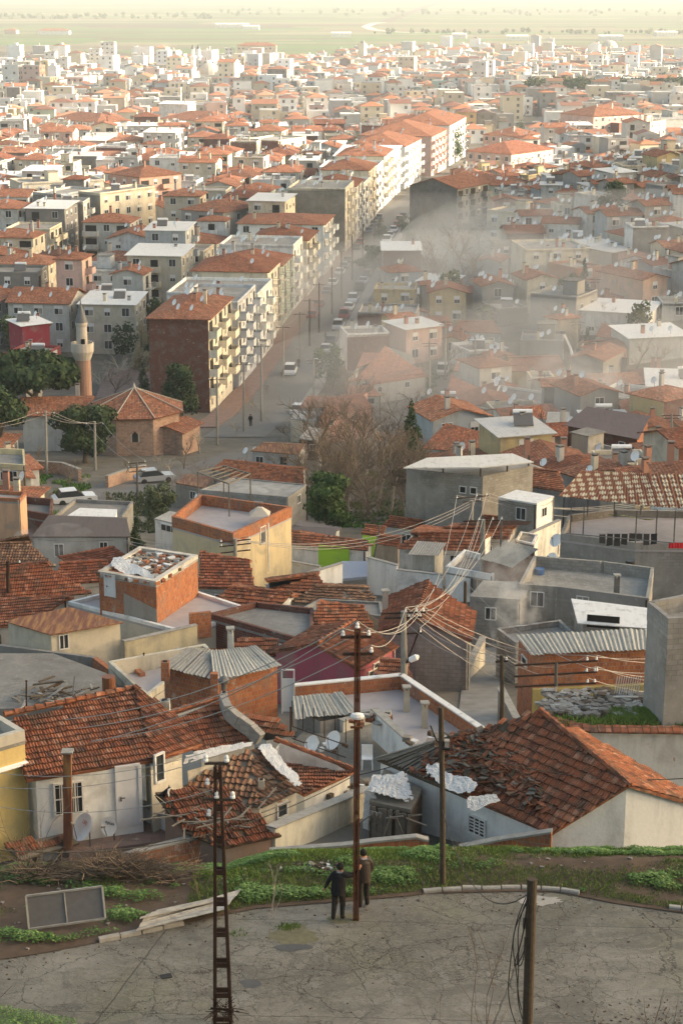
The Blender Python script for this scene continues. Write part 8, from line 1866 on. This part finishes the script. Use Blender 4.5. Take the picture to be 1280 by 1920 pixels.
# everything smaller in the picture: one mesh
mb=MB().mat('town'); OC=[(.40,.17,.09),(.31,.14,.085),(.46,.24,.15),(.22,.11,.08),(.42,.19,.11)]
def addb(mb,x,y,w,d,rz,H,cc,roof,rr,z=None,win=True):
    z=T(x,y) if z is None else z; c,s=math.cos(rz),math.sin(rz); q=lambda a,b,e:V((x+c*a-s*b,y+s*a+c*b,z+e)); rc=rr.choice(OC); hw,hd=w/2,d/2
    B=[q(-hw,-hd,-1.5),q(hw,-hd,-1.5),q(hw,hd,-1.5),q(-hw,hd,-1.5)]; Tt=[q(-hw,-hd,H),q(hw,-hd,H),q(hw,hd,H),q(-hw,hd,H)]
    for i in (0,1,3): j=(i+1)%4; mb.face((B[i],B[j],Tt[j],Tt[i]),cc)
    if roof in('hip','gable'):
        rh=min(w,d)*.18; o=.4; A=[q(-hw-o,-hd-o,H),q(hw+o,-hd-o,H),q(hw+o,hd+o,H),q(-hw-o,hd+o,H)]; r=abs(hw-hd) if roof=='hip' else max(hw,hd)+o; r=max(r,.2)
        if w>=d: R0,R1=q(-r,0,H+rh),q(r,0,H+rh); mb.face((A[0],A[1],R1,R0),rc); mb.face((A[2],A[3],R0,R1),rc); mb.face((A[1],A[2],R1),rc if roof=='hip' else cc); mb.face((A[3],A[0],R0),rc if roof=='hip' else cc)
        else: R0,R1=q(0,-r,H+rh),q(0,r,H+rh); mb.face((A[1],A[2],R1,R0),rc); mb.face((A[3],A[0],R0,R1),rc); mb.face((A[0],A[1],R0),rc if roof=='hip' else cc); mb.face((A[2],A[3],R1),rc if roof=='hip' else cc)
    else: mb.face(Tt,rr.choice(((.34,.33,.31),(.62,.60,.56),(.45,.43,.40),(.22,.2,.19))))
    if rr.random()<.7: a,b=rr.uniform(-hw*.6,hw*.6),rr.uniform(-hd*.6,hd*.6); k=rr.choice((.4,.6,1.4)); e=H+rr.uniform(.9,2.2); bb=[q(a-k,b-k,H),q(a+k,b-k,H),q(a+k,b+k,H),q(a-k,b+k,H)]; mb.hexa(bb,[p+V((0,0,e-H)) for p in bb],rr.choice((cc,(.62,.6,.56),(.3,.28,.26))))
    if win:
        n=max(1,int(w/3.4)); fl=max(1,int(H/2.8))
        for f in range(fl):
            for i in range(n):
                if rr.random()<.35: continue
                u=-hw+w*(i+.5)/n; e=f*2.8+1.0; mb.face((q(u-.6,-hd-.05,e),q(u+.6,-hd-.05,e),q(u+.6,-hd-.05,e+1.3),q(u-.6,-hd-.05,e+1.3)),(.15,.14,.13))
            m=max(1,int(d/3.4))
            for i in range(m):
                u=-hd+d*(i+.5)/m; e=f*2.8+1.0; mb.face((q(hw+.05,u-.6,e),q(hw+.05,u+.6,e),q(hw+.05,u+.6,e+1.3),q(hw+.05,u-.6,e+1.3)),(.15,.14,.13))
rr=random.Random(5)
for (y,x,w,d,rz,fl,cn,cc,roof,px,py,r) in rest:
    H=fl*2.8+rr.uniform(0,.8); q_=rr.uniform(.85,1.2)*(1.1 if y>1000 else 1); c3=tuple(min(.85,c*q_) for c in cc); addb(mb,x,y,w,d,rz,H,c3,roof,rr,win=y<1400)
    if y<1200 and rr.random()<.5:   # lower annex
        a=rr.uniform(-.4,.4)*w; addb(mb,x+a,y-d*.6,w*.4,d*.3,rz,H*.5,rr.choice(CNAME)[1],rr.choice(('flat','hip')),rr,win=False)
tag(mb.build('distant_houses'),'small houses and blocks of the hazy far town','town',None,'stuff')
# sheds and farm halls in the plain
for i,(px,py,w,lab) in enumerate([(100,65,60,'long red-roofed farm hall left in the plain'),(435,52,62,'long white hall in the middle of the plain'),(470,56,30,'short white hall right of the long one in the plain'),(20,64,22,'brick farm building at the left edge of the plain'),(640,70,36,'pale shed at the town edge, centre'),(860,72,26,'white shed in the plain, right of centre'),(970,76,40,'pale hall near the lone far minaret, left'),(1145,76,44,'pale hall near the lone far minaret, right'),(1250,68,40,'white hall at the right edge of the plain'),(30,110,24,'low pale hall at the near edge of the fields, left')]):
    p=S(px,py); wd=w*proj(p)[2]/FL; bldg(p.x,p.y,wd,18,rr.uniform(-.1,.1),1,CD['white' if i!=3 else 'pale pink'],'hip' if i in(0,3) else 'sheet',lab,'farm_hall','farm hall','farm halls on the plain',H=5,front='none',right='none',detail=0,regi=False)
# town trees: individual copies
k=0; tries=0
SPT=[]
while k<110 and tries<4000:
    tries+=1; px=rr.uniform(0,1280); py=rr.choice((rr.uniform(150,300),rr.uniform(300,760))); p=S(px,py)
    if keepout(p.x,p.y) or p.y>1500: continue
    if not free(rectpts(p.x,p.y,2,2,0)): continue
    i=rr.randrange(5); sc=rr.uniform(.5,1.1)
    h='left' if px<STXP(p.y) else 'right'
    if i<4: r_=put_tree(V((p.x,p.y,T(p.x,p.y))),TP[i],f"{['dark round','fresh green','grey-green','slim dark'][i]} {'tree' if i<3 else 'cypress'} growing {zone(px,py,p.y)}",'tree','tree','trees between the town houses',rr.random()*6,sc); LAB.setdefault(r_['label'],[]).append(r_)
    else: r_=put_tree(V((p.x,p.y,T(p.x,p.y))),BT[rr.choice((0,1))],f"bare winter tree growing {zone(px,py,p.y)}",'bare_tree','tree','trees between the town houses',rr.random()*6,sc*.8); LAB.setdefault(r_['label'],[]).append(r_)
    k+=1
# single out look-alikes by their place
ON=['leftmost','second from the left','third from the left','fourth from the left','fifth from the left','sixth from the left','seventh from the left','eighth from the left','ninth from the left','tenth from the left']
def singled(L,roots):
    if len(roots)==1: return
    roots=sorted(roots,key=lambda r:proj(V(r.location))[0]); n=len(roots)
    for i,r in enumerate(roots):
        p=proj(V(r.location)); w=L.split(); base=L
        pos=('leftmost such' if n>2 else 'the left-hand one') if i==0 else ('rightmost such' if n>2 else 'the right-hand one') if i==n-1 else (ON[i]+' such' if i<10 else f'number {i+1} from the left')
        r['label']=base+', '+pos
for L,rs in LAB.items(): singled(L,rs)
for o in bpy.data.objects:
    l=o.get('label')
    if l and len(l.split())>16:
        w=l.replace(' with a bare ',', bare ').replace(' growing ',' ').replace('with a ','with ').replace(' such','').replace('of the main ','of main ').replace(' from the left',' from left').replace('the left-hand one','left-hand one').replace('the right-hand one','right-hand one').replace(' front and ',' front, ')
        w=w.replace('storey house','storey house').split(); 
        if len(w)>16: w=' '.join(w).replace(' the ',' ').split()
        o['label']=' '.join(w[:16])
# look-alikes that only repeat (wires of one bundle, kerb stones) keep a shared label and group; others get their place
seen={}
for o in bpy.data.objects:
    if o.parent is None and o.get('label'): seen.setdefault(o['label'],[]).append(o)
for L,os_ in seen.items():
    if len(os_)>1 and 'kerb stone' in L or (len(os_)>1 and os_[0]['category']=='cable'):
        if 'kerb' in L: os_.sort(key=lambda o:o.location.x)
        else: os_.sort(key=lambda o:-o.location.z)
        n=len(os_)
        for i,o in enumerate(os_):
            t=L.split()
            e=(['leftmost','second from left','third from left','fourth from left','fifth from left','sixth from left','seventh from left','rightmost'][i if i<n-1 else 7]) if 'kerb' in L else (['topmost','second highest','third highest','fourth highest','fifth highest','lowest'][min(i,4) if i<n-1 else 5])
            ws=(L+', '+e).split()
            if len(ws)>16: ws=(L.replace(' the ',' ').replace('pale ','')+', '+e).split()
            o['label']=' '.join(ws[:16])
# ---------------- off-frame clouds, shaped and placed to shade the slope and one town belt ----------------
t=NT('shade_cloud_white',1.0); t.col((.92,.92,.93)); M['shade_cloud']=t.m
t=NT('shade_cloud_thin',1.0); t.col((.92,.92,.93)); t.b.inputs['Alpha'].default_value=.36; M['shade_cloud_thin']=t.m
def shade_cloud(poly,hgt,seed,th=50,mat='shade_cloud'):
    "flat-bottomed unseen bank, shaped so its shadow covers the ground polygon"
    k=hgt/sdir.z; off=sdir*k; cx=sum(p[0] for p in poly)/len(poly)+off.x; cy=sum(p[1] for p in poly)/len(poly)+off.y; n=64; L=[]
    m=len(poly)
    for i in range(n):
        f=i/n*m; a=poly[int(f)%m]; b=poly[(int(f)+1)%m]; t_=f-int(f); x=a[0]*(1-t_)+b[0]*t_; y=a[1]*(1-t_)+b[1]*t_; q=10*mnoise.noise(V((x*.02,y*.02,seed))); L.append((x+off.x+q*.6,y+off.y+q))
    mb=MB().mat(mat); rings=[]
    for s_,z in ((1.0,0),(1.0,th*.15),(.9,th*.5),(.65,th*.85),(.3,th)):
        rings.append([V((cx+(x-cx)*s_,cy+(y-cy)*s_,hgt+z+ (th*.25*mnoise.noise(V((x*.01,y*.01,seed+z))) if z else 0))) for x,y in L])
    mb.face(rings[0][::-1])
    for a,b in zip(rings,rings[1:]):
        for i in range(n): mb.face((a[i],a[(i+1)%n],b[(i+1)%n],b[i]))
    mb.face(rings[-1]); return tag(mb.build('shade_cloud',None,True),kind='structure')
shade_cloud([(-260,-130),(300,-130),(300,560),(150,540),(60,510),(30,440),(0,330),(-24,262),(-40,225),(-260,215)],420,1)  # dense bank added out of view to keep sun off the near slope
shade_cloud([(-260,222),(-45,232),(-26,270),(-2,335),(26,445),(20,490),(-20,470),(-90,455),(-260,450)],560,5,40,'shade_cloud_thin')  # thinner bank added out of view so weak sun reaches the street facades
shade_cloud([(-420,960),(60,975),(420,1010),(420,1130),(40,1090),(-420,1120)],520,2)
# ---------------- smoke and haze ----------------
def smoke(px,py,y,size,dens,label,seed):
    c=D(px,py,y); me=bpy.data.meshes.new('smoke'); bm=bmesh.new(); bmesh.ops.create_icosphere(bm,subdivisions=3,radius=1)
    for v in bm.verts: q=1+.25*mnoise.noise(v.co*1.5+V((seed,0,0))); v.co=V((v.co.x*size[0]*q,v.co.y*size[1]*q,v.co.z*size[2]*q))
    bm.to_mesh(me); bm.free(); m=bpy.data.materials.new('smoke'); m.use_nodes=True; nt=m.node_tree; nt.nodes.remove(nt.nodes['Principled BSDF']); out=nt.nodes['Material Output']
    pv=nt.nodes.new('ShaderNodeVolumePrincipled'); pv.inputs['Color'].default_value=(.85,.85,.85,1); tc=nt.nodes.new('ShaderNodeTexCoord'); no=nt.nodes.new('ShaderNodeTexNoise'); no.inputs['Scale'].default_value=2.2/size[0] if size[0]<8 else 3.2/size[0]; no.inputs['Detail'].default_value=4; no.inputs['Distortion'].default_value=.8; rp=nt.nodes.new('ShaderNodeMapRange'); rp.inputs[1].default_value=.42 if size[0]<8 else .3; rp.inputs[2].default_value=.8; rp.inputs[4].default_value=dens
    nt.links.new(tc.outputs['Object'],no.inputs['Vector']); nt.links.new(no.outputs[0],rp.inputs[0]); nt.links.new(rp.outputs[0],pv.inputs['Density']); nt.links.new(pv.outputs[0],out.inputs['Volume']); me.materials.append(m)
    o=bpy.data.objects.new('smoke',me); COL.objects.link(o); o.location=c; tag(o,label,'smoke',None,'stuff')
smoke(950,1135,96,(2.2,1.6,4.0),.35,'white chimney smoke drifting over the grey courtyards',1); smoke(965,1160,92,(1.3,1.0,2.4),.6,'denser puff of smoke above the cinder-block building',2)
smoke(105,1022,128,(3.6,2.2,1.5),.28,'blue-grey smoke curling over the dark felt roof',3); smoke(1065,735,235,(7,5,5),.16,'pale smoke in the hollow by the excavator',4); smoke(840,480,400,(30,26,14),.015,'smoke hanging in the bare grove',5); smoke(900,600,320,(50,36,15),.023,'thin smoke veil lying over the right-hand hollow',6); smoke(1000,720,225,(34,22,10),.028,'thin smoke veil over the lower right roofs',7); smoke(1150,520,360,(60,45,16),.022,'thin smoke veil on the right hillside',8)
def haze():
    x,y0,y1,z0,z1=2700,-320,9300,-25,76; mb=MB(); m=bpy.data.materials.new('haze'); m.use_nodes=True; nt=m.node_tree; nt.nodes.remove(nt.nodes['Principled BSDF']); pv=nt.nodes.new('ShaderNodeVolumePrincipled'); pv.inputs['Color'].default_value=(.69,.74,.77,1); pv.inputs['Density'].default_value=.00017; pv.inputs['Anisotropy'].default_value=.1
    nt.links.new(pv.outputs[0],nt.nodes['Material Output'].inputs['Volume']); mb.mat(m); _box(mb,-x,x,y0,y1,z0,z1); tag(mb.build('haze'),kind='stuff')
haze()
